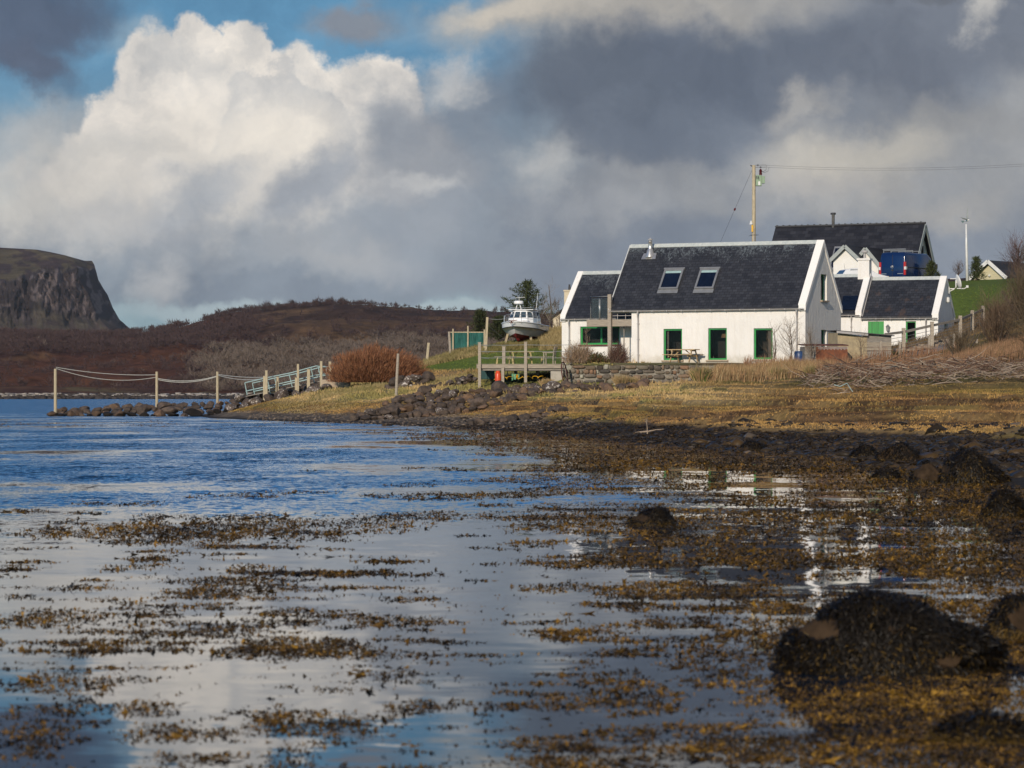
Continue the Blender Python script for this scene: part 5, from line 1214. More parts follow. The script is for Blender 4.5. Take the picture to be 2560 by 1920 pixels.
    # props
    for x, y in ((1.2, -.95), (1.1, .8), (-1.8, -.9), (-1.8, .9)):
        mb = MB(); mb.beam((x, y, -.35), (x, y * .8, .62), .14, .14); mb.build('prop', M['osb'], t)
    # tie line from boat to the ground
boat()

# ------------------------------------------------------------------ deck, furniture
FD = Frame(1199.5, 964, 165, 6)
def deck():
    f = FD; t = f.root('deck', 'raised timber deck on posts with cable railing at the left of the cottages', 'deck')
    g = f.front; zt = g(1199, 910)[1]; zm = g(1199, 917)[1]; xr = g(1425, 912)[0]; w = 4.6
    mb = MB(); mb.box(-.12, -.13, zt - .24, xr, -.08, zt - .03); mb.box(-.17, -.08, zt - .24, -.12, w, zt - .03); mb.build('fascia_board', M['timber_h'], t)
    mb = MB(); mb.box(-.1, -.02, zt - .36, xr, .05, zt - .20 + .12 * 0); mb.box(-.1, w - .2, zt - .36, xr, w - .12, zt - .05)
    for k in range(9): x = .3 + k * (xr - .5) / 8; mb.box(x, .05, zt - .22, x + .06, w - .2, zt - .05)
    mb.build('joists', M['grey_wood'], t)
    mb = MB()
    for k in range(int((w + .13) / .145)): y = -.16 + k * .145; mb.box(-.18, y, zt - .028, xr + .02, y + .135, zt)
    mb.build('boards', M['timber_h'], t)
    def post(px, ptop, pbot, y=0.0, wd=.16):
        x, z1 = g(px, ptop, y); _, z0 = g(px, pbot, y); mb = MB(); mb.box(x - wd / 2, y - wd * .9, z0 - .15, x + wd / 2, y + .0, z1); mb.box(x - wd * .6, y - wd, z1, x + wd * .6, y + .02, z1 + .035)
        mb.build('post', M['timber'], t, bevel=.006); return x
    xa = post(1199.5, 857, 965, -.13); xb = post(1314.5, 856, 949.5, -.13); post(1257.5, 919, 955, -.13 + .1)
    yb = w - .1; zb = g(1199, 910)[1]
    for px in (1259.7, 1428 - 2): 
        x, _ = g(px, 900, yb); mb = MB(); mb.box(x - .09, yb - .09, zt, x + .09, yb + .09, zt + 1.02); mb.box(x - .11, yb - .11, zt + 1.02, x + .11, yb + .11, zt + 1.05); mb.build('post', M['timber'], t)
    x, _ = g(1427.5, 900, -.05); mb = MB(); mb.box(x - .08, -.13, zt, x + .08, .03, zt + .98); mb.build('post', M['grey_wood'], t); xe = x
    for xx, yy in ((.9, 1.0), (3.0, 2.2), (4.6, 1.6), (1.6, 3.8), (3.6, 4.2)): 
        gx = f.O.x + xx * f.c + yy * f.s; gy = f.O.y - xx * f.s + yy * f.c; mb = MB(); mb.box(xx - .09, yy - .09, GH(gx, gy) - f.O.z - .1, xx + .09, yy + .09, zt - .22); mb.build('post', M['grey_wood'], t)
    for k, py in enumerate((862.5, 878.5, 894.5)):
        z = g(1240, py)[1]; mb = MB(); sag = .02
        mb.tube([(xa, -.22, z), ((xa + xb) / 2, -.22, z - sag), (xb, -.22, z), ((xb + xe) / 2, -.18, z - sag), (xe, -.1, z)], .014, .014, 5)
        mb.tube([(xa, -.1, z), (xa, yb, z)], .012, .012, 5); mb.build('rail_cable', M['steel_dull'], t)
    mb = MB(); z0, z1 = g(1385, 940)[1], g(1385, 928)[1]; x0 = g(1377, 930)[0]; x1 = g(1408, 930)[0]; mb.box(x0, -.1, z0 - .5, x1, .3, z1); mb.build('block_pier', M['block'], t)
    return t, zt, yb
DECK, DZT, DYB = deck()
def dk(px, y, dz=0.0):
    x, _ = FD.front(px, 905, y); return FD.O + Vector((x * FD.c + y * FD.s, -x * FD.s + y * FD.c, DZT + dz))
def picnic_table(label, loc, rz, m, L_=1.8, tz=.74, sz=.44, bench=.72):
    t = thing('picnic_table', label, 'picnic table', loc, rz)
    mb = MB()
    for k in range(5): mb.box(-L_ / 2, -.35 + k * .145, tz - .05, L_ / 2, -.35 + k * .145 + .13, tz)
    mb.build('tabletop', m, t)
    for sg in (-1, 1):
        mb = MB()
        for k in (0, 1): y = sg * bench + (-.13 if k == 0 else .01); mb.box(-L_ / 2 * 1.08, y, sz - .035, L_ / 2 * 1.08, y + .12, sz)
        mb.build('bench', m, t)
    for sx in (-1, 1):
        x = sx * L_ * .34; mb = MB(); mb.beam((x, -.72, sz - .09), (x, .72, sz - .09), .045, .10); mb.beam((x, -.34, tz - .08), (x, .34, tz - .08), .045, .09); mb.build('crossbar', m, t)
        for sg in (-1, 1): mb = MB(); mb.beam((x + .05, sg * .62, 0), (x + .05, sg * .25, tz - .05), .045, .10); mb.build('leg', m, t)
        mb = MB(); mb.beam((x * .98, .0, sz - .09), (x * .25, 0, tz - .05), .09, .04); mb.build('brace', m, t)
    return t
def furniture():
    f = FM; x, _ = f.front(1708, 900, -1.0); o = f.O; loc = o + Vector((x * f.c - 1.0 * f.s, -x * f.s - 1.0 * f.c, 0)); _z = P(1708, 905.5, loc.y).z
    t = picnic_table('wooden picnic table on the grass in front of the leftmost green framed window', (loc.x, loc.y, _z), R(-26 - 2), M['pine'], 1.75)
    picnic_table('yellowish picnic table standing on the timber deck', dk(1299, 3.0), R(14), M['pine_y'], 1.5, .74, .44)
    # deck bench
    def stool(px, y, label):
        t = thing('bench', label, 'bench', dk(px, y), R(8)); mb = MB(); mb.box(-.62, -.16, .40, .62, .16, .44); mb.build('seat', M['grey_wood'], t)
        for sx in (-.42, .42):
            for sy in (-.1, .1): mb = MB(); mb.beam((sx * 1.1, sy, 0), (sx, sy, .40), .06, .06); mb.build('leg', M['pine_y'], t)
    stool(1262, 2.0, 'low wooden bench on the deck left of the yellowish picnic table'); stool(1335, 2.4, 'low wooden bench on the deck between the picnic table and the armchair')
    t = thing('armchair', 'grey wooden garden armchair on the deck near the cottage wall', 'chair', dk(1374, 2.2), R(-14))
    mb = MB()
    for k in range(5): mb.box(-.27 + k * .11, -.27, .40, -.27 + k * .11 + .09, .27, .43)
    mb.build('seat', M['timber'], t)
    for sy in (-.27, .27):
        mb = MB(); mb.box(-.29, sy - .03, 0, -.24, sy + .03, .64); mb.build('leg', M['timber'], t)
        mb = MB(); mb.box(.24, sy - .03, 0, .29, sy + .03, .44); mb.build('leg', M['timber'], t)
        mb = MB(); mb.box(-.33, sy - .035, .64, .28, sy + .035, .675); mb.build('armrest', M['timber'], t)
    mb = MB()
    for sy in (-.27, .27): mb.tube([(.27, sy, .42), (.30, sy, .75), (.38, sy, 1.0)], .03, .03, 4)
    for k in range(7): z = .5 + k * .072; mb.box(.265 + .11 * ((z - .42) / .6) ** 1.5, -.25, z, .29 + .11 * ((z - .42) / .6) ** 1.5, .25, z + .05)
    mb.build('backrest', M['timber'], t)
    # gas bottle under the deck
    b = P(1245, 957, 164.75); t = thing('gas_bottle', 'orange gas bottle standing under the deck', 'gas bottle', b)
    mb = MB(); mb.lathe([(.14, 0), (.16, .02), (.165, .06), (.165, .48), (.14, .55), (.07, .58)], 20); mb.build('cylinder', M['orange'], t, smooth=True)
    mb = MB(); mb.lathe([(.11, .56), (.115, .56), (.115, .66), (.105, .66), (.105, .57)], 14); mb.lathe([(.03, .56), (.03, .63)], 8); mb.build('collar', M['orange'], t)
    b = P(1289, 951, 165.3); t = thing('hose_reel', 'green hose reel with coiled yellow hose under the deck', 'hose reel', b, R(10))
    mb = MB()
    for x in (-.16, .16):
        n = 18; mb.tube([(x, .17 * cos(2 * pi * k / n), .20 + .17 * sin(2 * pi * k / n)) for k in range(n + 1)], .02, .02, 6)
        for k in range(3): a = k * pi / 3; mb.beam((x, .16 * cos(a), .2 + .16 * sin(a)), (x, -.16 * cos(a), .2 - .16 * sin(a)), .03, .03)
    mb.beam((-.2, -.14, 0), (-.2, 0, .36), .03, .05); mb.beam((-.2, .14, 0), (-.2, 0, .36), .03, .05); mb.beam((-.2, 0, .34), (.2, 0, .34), .04, .04); mb.box(-.10, -.15, .05, -.02, .05, .34); mb.build('drum', M['reelgreen'], t)
    mb = MB(); mb.tube([(-.14 + .28 * k / 120, (.11 + .02 * sin(k)) * cos(k * .6), .2 + (.11 + .02 * sin(k)) * sin(k * .6)) for k in range(120)], .014, .014, 5); mb.build('coiled_hose', M['yellow'], t)
    o = P(1287, 952, 165.3)
    mb = MB(); pts = [Vector((-1.15 + k * .05 + .06 * sin(k * 1.1), -.25 + .25 * sin(k * .35), .06 + .16 * abs(sin(k * .45)) + .05 * k / 55)) for k in range(58)]; mb.tube(pts, .02, .02, 5)
    t = thing('garden_hose', 'yellow hose lying in loops on the grass under the deck', 'hose', o); mb.build('hose', M['yellow'], t, smooth=True)
    for px, lab in ((1218, 'dark green crate under the left end of the deck'), (1232, 'dark green tub under the deck behind the orange gas bottle')):
        b = P(px - 6, 948, 168.4); t = thing('crate', lab, 'crate', b); mb = MB(); mb.hexa([(-.2, -.2, 0), (.2, -.2, 0), (.2, .2, 0), (-.2, .2, 0), (-.24, -.24, .5), (.24, -.24, .5), (.24, .24, .5), (-.24, .24, .5)]); mb.build('body', M['bin'], t, bevel=.02); mb = MB(); mb.box(-.27, -.27, .5, .27, .27, .56); mb.build('rim', M['bin'], t)
    t = thing('old_pipe', 'curved grey pipe hooked up under the deck', 'pipe', P(1268, 945, 166)); mb = MB(); mb.tube([(-.05, 0, 0), (0, 0, .1), (.02, 0, .35), (.12, 0, .52), (.22, 0, .56)], .03, .03, 8); mb.build('tube', M['pvc'], t)
furniture()

# ------------------------------------------------------------------ stones
def rock_mesh(name, seed, cuts=7, sub=3, flat=.75, rough=.06):
    rg = np.random.default_rng(seed); bm = bmesh.new(); bmesh.ops.create_icosphere(bm, subdivisions=sub, radius=1)
    pl = [(Vector(rg.normal(0, 1, 3)).normalized(), rg.uniform(.55, .85)) for _ in range(cuts)]
    for v in bm.verts:
        for n, h in pl:
            k = v.co.dot(n)
            if k > h: v.co -= n * (k - h) * .92
        c = v.co; q = float(fbm(np.array([c.x * 1.7 + c.z]), np.array([c.y * 1.7 - c.z]), 4, seed)[0]) - .5
        v.co = v.co * (1 + q * rough * 4); v.co.z *= flat
    me = bpy.data.meshes.new(name); bm.to_mesh(me); bm.free(); return me
ROCKS = [rock_mesh('boulder', 100 + i, 6 + i % 4, 3, .62 + .08 * (i % 4)) for i in range(10)]
RM = {}
def rock_variant(i, m):
    k = (i % len(ROCKS), m)
    if k not in RM: me = ROCKS[i % len(ROCKS)].copy(); me.materials.append(M[m]); RM[k] = me
    return RM[k]
def put_rock(loc, size, rg, m, label, group, name='boulder', flat=1.0, sink=.25):
    o = bpy.data.objects.new(name, rock_variant(int(rg.integers(0, 10)), m)); COL.objects.link(o)
    s = np.array([1, rg.uniform(.7, 1.0), rg.uniform(.7, 1.0) * flat]) * size
    o.scale = tuple(s); o.rotation_euler = (rg.uniform(-.4, .4), rg.uniform(-.4, .4), rg.uniform(0, 6.28)); o.location = loc + Vector((0, 0, s[2] * .6 * (1 - sink * 2)))
    return tag(o, label, 'boulder', group)
def revetment():
    rg = np.random.default_rng(21); n = 0
    lab = 'brown basalt boulder packed in the long revetment pile below the deck'; grp = 'boulders of the revetment pile'
    # surface of the pile: rises from the beach at depth ~149 m to the turf at ~157 m
    rows = 8
    for k in range(rows):
        f = k / (rows - 1); d = 148.6 + 7.6 * f
        u0 = np.interp(f, [0, .35, 1], [880, 905, 1010]); u1 = np.interp(f, [0, .2, .45, 1], [1215, 1290, 1390, 1420]); zt = .12 + 1.28 * f ** .9
        u = u0 + rg.uniform(0, 8)
        while u < u1:
            s = rg.uniform(.19, .36) if rg.random() < .85 else rg.uniform(.38, .52)
            if f > .5 and u > 1250: s *= 1.12
            x = (u - CX) / F * d; zz = max(GH(x, d), min(zt, GH(x, d) + .5)) 
            if u < u0 + 40: zz = GH(x, d)
            m = 'stone_lichen' if rg.random() < .05 else ('stone_warm' if rg.random() < .22 else 'stone_grey')
            put_rock(Vector((x, d + rg.uniform(-.25, .25), zz - .02)), s, rg, m, lab, grp, sink=.12); n += 1
            u += s * 1.55 * F / d * rg.uniform(.8, 1.15)
    return n
def lower_rows():
    rg = np.random.default_rng(22)
    lab, grp = 'dark boulder in the short lower row of stones at the turf edge', 'boulders of the short lower row'
    for k, d in enumerate((128, 129.2)):
        u = 1178 + k * 6
        while u < 1420:
            s = rg.uniform(.19, .31); x = (u - CX) / F * d; put_rock(Vector((x, d, GH(x, d) - .02)), s, rg, 'stone_grey', lab, grp, sink=.15); u += s * 1.8 * F / d
    lab, grp = 'rounded brown boulder in the row below the garden wall', 'boulders in the row below the garden wall'
    for k, d in enumerate((151, 152.6, 154)):
        u = 1405 + 6 * k
        while u < 1640 - 55 * (1 - k / 2):
            s = rg.uniform(.26, .44); x = (u - CX) / F * d; put_rock(Vector((x, d, GH(x, d))), s, rg, 'stone_warm' if rg.random() < .45 else 'stone_grey', lab, grp, sink=.15); u += s * 1.9 * F / d
def spit():
    rg = np.random.default_rng(23); lab, grp = 'dark boulder in the low rock spit running out to the tall left post', 'boulders of the rock spit'
    for k in range(4):
        u = 128 + 9 * k
        while u < 640:
            d = 188 + k * 3.2 - (u > 430) * (u - 430) * .03; top = np.interp(u, [120, 260, 440, 640], [.25, .55, .85, 1.25])
            s = rg.uniform(.2, .48) * (1.35 if rg.random() < .15 else 1); x = (u - CX) / F * d; z = [.0, .22, .42, .60][k] * top / .9 - .05
            z = max(z, GH(x, d)); put_rock(Vector((x, d, z)), s, rg, 'stone_warm' if rg.random() < .14 else ('kelp_rock' if k == 0 and rg.random() < .7 else 'stone_grey'), lab, grp, sink=.1, flat=.85)
            u += s * 1.75 * F / d
    lab, grp = 'lichen patched boulder at the foot of the turquoise gangway', 'lichen patched boulders by the gangway'
    for k in range(3):
        u = 580 + 10 * k
        while u < 850:
            d = 181 + k * 2.6; py = np.interp(u, [560, 640, 780, 850], [1002, 990, 975, 972]) + (2 - k) * 10
            s = rg.uniform(.28, .55); x = (u - CX) / F * d; z = CAMZ + (HZ - py - 8) / F * d
            z = max(min(z, GH(x, d) + .7), GH(x, d)); put_rock(Vector((x, d, z)), s, rg, 'stone_lichen' if rg.random() < .55 else 'stone_grey', lab, grp, sink=.1)
            u += s * 1.8 * F / d
    lab, grp = 'mossy boulder right of the red bush', 'mossy boulders right of the red bush'
    for u, py, s in ((993, 952, .55), (1012, 958, .6), (1042, 942, .45), (1060, 952, .5), (1030, 962, .38), (1070, 938, .45), (978, 968, .5), (1001, 940, .3), (1020, 944, .3), (1048, 960, .34)):
        d = 172; x = (u - CX) / F * d; put_rock(Vector((x, d, CAMZ + (HZ - py - 4) / F * d - s * .4)), s, rg, 'stone_grey' if rg.random() < .7 else 'stone_lichen', lab, grp, sink=.1)
    lab, grp = 'small stone in the tumbled heap left of the deck', 'stones of the tumbled heap left of the deck'
    for k in range(46):
        u = 1072 + 118 * rg.random(); py = np.interp(u, [1072, 1130, 1195], [972, 957, 940]) + rg.uniform(-7, 9); d = 168; x = (u - CX) / F * d; s = rg.uniform(.14, .28)
        put_rock(Vector((x, d + rg.uniform(-.5, .5), max(CAMZ + (HZ - py) / F * d, GH(x, d)) - .1)), s, rg, 'stone_lichen' if rg.random() < .25 else 'stone_grey', lab, grp, sink=.1)
revetment(); lower_rows(); spit()

def garden_wall():
    """mortared rubble wall holding up the terrace"""
    d0 = 159.2; b = P(1413, 965, d0); t = thing('stone_wall', 'rubble stone retaining wall with grassy top below the white cottages', 'wall', b, R(-1))
    x1 = (1835 - 1413) / F * d0; zt = P(1413, 911, d0).z - b.z; rg = np.random.default_rng(31)
    mb = MB(); mb.box(-.02, .06, -.6, x1, .9, zt - .06); mb.build('mortar', M['mortar'], t)
    V = []; Fc = []; C = []; z = -.12; row = 0
    pal = [(.17, .13, .09), (.11, .09, .07), (.22, .15, .10), (.08, .07, .06), (.22, .19, .14), (.15, .125, .10), (.19, .16, .12), (.20, .12, .075)]
    base = bmesh.new(); bmesh.ops.create_icosphere(base, subdivisions=2, radius=1); bv = np.array([v.co[:] for v in base.verts]); bf = np.array([[q.index for q in f.verts] for f in base.faces]); base.free()
    while z < zt - .1:
        h = rg.uniform(.17, .30) if row else .28; h = min(h, zt - z + .03); x = 0
        while x < x1:
            w = rg.choice([.14, .22, .3, .42, .6]) * rg.uniform(.85, 1.15); w = min(w, x1 - x + .05)
            hh = h * rg.uniform(.75, 1.35)
            v = np.sign(bv) * np.abs(bv) ** .55; v = v / np.max(np.abs(v)) * np.array([w * .5 - .012, .12, hh * .5 - .010]); v = v * (1 + rg.normal(0, .06, (len(v), 3)))
            top_dip = np.interp(x, [0, 3, x1], [.0, -.02, .0])
            V.append(v + [x + w / 2, .05 + rg.uniform(-.03, .03), z + h / 2 + rg.uniform(-.05, .05) + top_dip]); Fc.append(bf + sum(len(q) for q in V[:-1]))
            c = np.array(pal[int(rg.integers(0, len(pal)))]) * rg.uniform(.55, 1.15)
            if x < 2.8 and rg.random() < .25: c = np.array((.32, .30, .24))
            C.append(np.tile(c, (len(v), 1))); x += w
        z += h; row += 1
    np_mesh('stonework', np.concatenate(V), np.concatenate(Fc), tintmat('wall_stone', .85, 7, .35, bmp=.5, bdist=.03), np.concatenate(C), t, smooth=True)
    mb = MB(); n = 50; rg2 = np.random.default_rng(2)
    pts = []
    for k in range(n + 1):
        x = -.1 + (x1 + .1) * k / n; pts.append((x, zt - .03 + rg2.uniform(-.02, .05)))
    vs = [(x, y, z + (0 if y else -.04)) for x, z in pts for y in (-.06, .3, 1.1)]; mb.add(vs, [(3 * k + j, 3 * k + 3 + j, 3 * k + 4 + j, 3 * k + 1 + j) for k in range(n) for j in (0, 1)]); mb.build('turf_top', M['turf_top'], t)
M['mortar'] = mat('lime_mortar', (.30, .27, .22), (.18, .16, .13), 5, .95)
M['turf_top'] = mat('mossy_turf', (.12, .13, .03), (.08, .07, .03), 4, .95)
garden_wall()

# ------------------------------------------------------------------ blades: grass, reeds, bushes
def blades(pos, h, w, cols, rg, lean=.35, segs=2, wind=(.0, .0), curve=.3):
    n = len(pos); th = rg.uniform(0, 2 * pi, n); ln = np.abs(rg.normal(0, lean, n)); d = np.stack([np.sin(ln) * np.cos(th) + wind[0], np.sin(ln) * np.sin(th) + wind[1], np.cos(ln)], 1)
    d /= np.linalg.norm(d, axis=1)[:, None]; side = np.stack([np.ones(n), rg.uniform(-.6, .6, n), np.zeros(n)], 1); side /= np.linalg.norm(side, axis=1)[:, None]
    w = (np.ones(n) * w)[:, None] * side * .5; h = np.ones(n) * h
    mid = pos + d * (h * .55)[:, None]; tip = pos + d * h[:, None] + np.stack([np.cos(th), np.sin(th), -.5 + 0 * th], 1) * (h * curve * rg.uniform(0, 1, n))[:, None] * .5
    v = np.stack([pos - w, pos + w, mid + w * .7, mid - w * .7, tip], 1).reshape(-1, 3); b = np.arange(n) * 5
    f = np.concatenate([np.stack([b, b + 1, b + 2], 1), np.stack([b, b + 2, b + 3], 1), np.stack([b + 3, b + 2, b + 4], 1)])
    return v, f, np.repeat(cols, 5, 0)
def ground_pts(n, rg, u0, u1, d0, d1):
    u = rg.uniform(u0, u1, n); d = rg.uniform(d0, d1, n); x = (u - CX) / F * d; z = ground_h(x, d); return u, d, x, z
def grass():
    rg = np.random.default_rng(40); n = 460000
    u, d, x, z = ground_pts(n, rg, -150 + 600, 3000, 70, 205)
    c = ground_color(x, d, z); lw = lawnmask(u, d, z)
    turf = (z > .45) | ((u < 1250) & (z > .3))
    clump = fbm(x * 1.3, d * .8, 4, 130)
    terr = (u > 1440) & (u < 1960) & (d > 157.5) & (d < 172); bush = (u > 1840) & (z > 2.1)
    p = np.where(lw > .5, .35, .25 + .75 * sstep(.30, .50, clump)) * turf * (~terr | (lw > .4)) * np.where(bush, .6, 1)
    p = p * (1 - (sstep(2240, 2270, u) * sstep(2390, 2350, u) * sstep(164, 167, d) * sstep(178, 175, d)))
    k = rg.random(n) < p; u, d, x, z, c, lw = u[k], d[k], x[k], z[k], c[k], lw[k]; n = len(u)
    straw = sstep(.9, 1.4, z) * sstep(2100, 1500, u) * (1 - lw)
    h = np.where(lw > .5, .045, .035 + .10 * straw * rg.random(n) + .035 * rg.random(n)); h = h * rg.uniform(.6, 1.3, n)
    tufty = (fbm(x * .6, d * .5, 3, 140) > .60) & (lw < .3) & (z > 1.0); h = np.where(tufty, h * 2.0, h)
    g = rg.uniform(.75, 1.45, (n, 1)); c = c * g * np.array([1.25, 1.18, 1.05])
    v, f, cc = blades(np.stack([x, d, z - .01], 1), h, .022 + .0002 * d, c, rg, .5)
    tag(np_mesh('grass', v, f, M['blade'], cc), 'short salt marsh turf and rough grass covering the shore and bank', 'grass', kind='stuff')
grass()
def bank_grass():
    """long bleached grass hanging over banks: by the boat, below the net fence, left of the deck"""
    rg = np.random.default_rng(41); V = []; Fc = []; C = []; off = 0
    def area(n, u0, u1, d0, d1, h, col, col2, lean=.6, dz=0, w=.035, curve=.9):
        nonlocal off
        u, d, x, z = ground_pts(n, rg, u0, u1, d0, d1); mw = min(70, (u1 - u0) * .3); kk = (rg.random(n) < np.clip((u - u0) / mw, 0, 1) * np.clip((u1 - u) / mw * 2, 0, 1)) & (z > .35); u, d, x, z = u[kk], d[kk], x[kk], z[kk]; n = len(u); t = (rg.random((n, 1)) * .6 + .4 * sstep(.35, .65, fbm(x * .9, d, 3, 150))[:, None]); c = (1 - t) * np.array(col) + t * np.array(col2)
        hh = h * rg.uniform(.4, 1.1, n) * (.45 + .9 * fbm(x * .8, d * .8, 3, 151))
        v, f, cc = blades(np.stack([x, d, z + dz - .03], 1), hh, w, c, rg, lean, curve=curve); V.append(v); Fc.append(f + off); C.append(cc); off += len(v)
    straw, straw2, olive = (.36, .27, .13), (.22, .17, .07), (.13, .12, .04)
    area(9000, 1345, 1420, 184, 198, .75, straw, straw2)            # steep bank between boat and cottage
    area(5000, 1205, 1360, 185.5, 188.0, .4, straw2, olive)        # in front of the boat
    area(7000, 1040, 1215, 186, 191, .45, straw, olive)             # under the net
    area(6000, 1060, 1200, 169, 176, .42, straw, olive)             # bank left of the deck
    area(3000, 1195, 1420, 168, 171, .30, straw2, olive)
    area(4200, 760, 1010, 172, 177, .35, straw, olive)              # foot of the red bush
    area(3000, 650, 900, 158, 176, .18, straw, straw2)
    area(9000, 2220, 2640, 176, 188, .45, (.17, .12, .07), (.10, .075, .045))
    tag(np_mesh('long_grass', np.concatenate(V), np.concatenate(Fc), M['blade'], np.concatenate(C)), 'long bleached grass on the banks around the boat, the net and the deck', 'grass', kind='stuff')
bank_grass()
def reeds():
    rg = np.random.default_rng(42); V = []; Fc = []; C = []; off = 0
    def area(n, u0, u1, d0, d1, h, cols, lean=.16, w=.026, thin=.45):
        nonlocal off
        u, d, x, z = ground_pts(n, rg, u0, u1, d0, d1); k = fbm(x * .7, d * .5, 3, 160) + .25 * rg.random(n) > thin; u, d, x, z = u[k], d[k], x[k], z[k]; n = len(u)
        ci = rg.integers(0, len(cols), n); c = np.array(cols)[ci] * rg.uniform(.75, 1.25, (n, 1)); hh = h * rg.uniform(.5, 1.1, n) * (.5 + .9 * fbm(x * .5, d * .3, 3, 161))
        v, f, cc = blades(np.stack([x, d, z - .03], 1), hh, w, c, rg, lean, wind=(.10, 0), curve=.35); V.append(v); Fc.append(f + off); C.append(cc); off += len(v)
    cs = [(.34, .21, .10), (.27, .16, .08), (.38, .27, .14), (.22, .13, .07), (.16, .12, .05)]
    area(15000, 1785, 2080, 146, 156, 1.05, cs, thin=.48)
    area(16000, 2040, 2600, 140, 157, .95, [(.27, .15, .085), (.20, .115, .065), (.32, .19, .11), (.15, .10, .05)], thin=.42)
    area(5000, 1860, 2400, 156, 163, .75, [(.26, .14, .08), (.20, .11, .06)], thin=.5)
    area(3000, 1700, 1850, 146, 152, .4, cs, thin=.55)
    tag(np_mesh('reed_bed', np.concatenate(V), np.concatenate(Fc), M['blade'], np.concatenate(C)), 'tall tawny winter reeds on the bank in front of the cottages', 'reeds', kind='stuff')
reeds()
def tussock(px, py, d, h, r, label, green=.5, n=420):
    rg = np.random.default_rng(int(px)); c = P(px, py, d); c.z = GH(c.x, d) - .03; t = thing('reed_tussock', label, 'reed tussock', c, group='separate tussocks of rush')
    a = rg.uniform(0, 2 * pi, n); rr = r * .35 * np.sqrt(rg.random(n)); p = np.stack([rr * np.cos(a), rr * np.sin(a), 0 * a], 1); o = rg.random(n); L_ = h * rg.uniform(.6, 1.1, n); spread = .75 * rg.random(n)
    tip = p + np.stack([np.cos(a) * L_ * spread, np.sin(a) * L_ * spread, L_ * (1 - .35 * spread)], 1); mid = p + (tip - p) * .5 + np.array([0, 0, 1]) * (L_ * .10)[:, None]; w = np.array([.016, 0, 0])
    v = np.stack([p - w, p + w, mid + w * .8, mid - w * .8, tip], 1).reshape(-1, 3); b = np.arange(n) * 5; f = np.concatenate([np.stack([b, b + 1, b + 2], 1), np.stack([b, b + 2, b + 3], 1), np.stack([b + 3, b + 2, b + 4], 1)])
    gr = (rg.random((n, 1)) < green) & (spread[:, None] < .5); c1 = np.where(gr, (.06, .09, .018), (.34, .23, .11)) * rg.uniform(.7, 1.3, (n, 1))
    cc = np.repeat(c1, 5, 0).reshape(n, 5, 3); cc[:, 4] = (.36, .25, .13); cc = cc.reshape(-1, 3); np_mesh('leaves', v, f, M['blade'], cc, t)
for a in ((1754, 962, 147, .95, 1.0, 'large green hearted rush tussock in front of the middle of the garden wall', .7), (1868, 955, 147.5, .9, .9, 'straw coloured rush tussock right of the garden wall end', .35), (1945, 955, 146.5, .8, .8, 'smaller rush tussock between the garden wall and the driftwood', .5),
          (2030, 950, 146, .85, .8, 'dark green rush tussock just left of the driftwood heap', .85), (1555, 958, 155, .75, .8, 'pale rush tussock against the left part of the garden wall', .25), (1578, 962, 155, .55, .6, 'small green rush tussock against the left part of the garden wall', .6), (1368, 966, 160, .5, .7, 'low dry tussock on the grass right of the deck foot', .2)): tussock(*a)

def red_bush():
    rg = np.random.default_rng(51); d = 180; c = P(944, 956, d); t = thing('willow_bush', 'large dome shaped rust red willow bush above the rocks', 'bush', c); n = 34000
    rx, ry, rz = 3.45, 2.2, 2.5
    a = rg.uniform(0, 2 * pi, n); q = rg.random(n) ** .5; el = np.arcsin(rg.random(n)); dirv = np.stack([np.cos(a) * np.cos(el), np.sin(a) * np.cos(el), np.sin(el)], 1)
    env = np.stack([dirv[:, 0] * rx, dirv[:, 1] * ry, dirv[:, 2] * rz * (.74 + .36 * fbm(a * 2.2 + 3, el * 3, 4, 5))], 1) * (.80 + .36 * fbm(a * 3.5, el * 5, 4, 15))[:, None]; st = env * rg.uniform(.35, .92, (n, 1)); L_ = rg.uniform(.16, .38, n)
    dv = dirv * .8 + np.array([.25, 0, .55]) + rg.normal(0, .22, (n, 3)); dv /= np.linalg.norm(dv, axis=1)[:, None]
    tip = st + dv * L_[:, None]; side = np.cross(dv, rg.normal(0, 1, (n, 3))); side /= np.linalg.norm(side, axis=1)[:, None]; w = side * .013
    v = np.stack([st - w, st + w, tip], 1).reshape(-1, 3); f = np.arange(3 * n).reshape(-1, 3)
    cz = np.array([(.27, .115, .055), (.21, .088, .044), (.33, .16, .08), (.14, .065, .036)])[rg.integers(0, 4, n)] * rg.uniform(.8, 1.25, (n, 1)); np_mesh('twigs', v, f, M['blade'], np.repeat(cz, 3, 0), t)
    # stems inside
    m = 500; a = rg.uniform(0, 2 * pi, m); el = np.arcsin(rg.random(m) * .98); e = np.stack([np.cos(a) * np.cos(el) * rx, np.sin(a) * np.cos(el) * ry, np.sin(el) * rz], 1) * .85; s0 = e * np.array([.45, .45, 0]); w = np.array([.02, 0, 0]); v = np.stack([s0 - w, s0 + w, e + w * .5, e - w * .5], 1).reshape(-1, 3)
    np_mesh('stems', v, np.arange(4 * m).reshape(-1, 4), M['blade'], np.tile([[.16, .07, .04]], (4 * m, 1)), t)
red_bush()

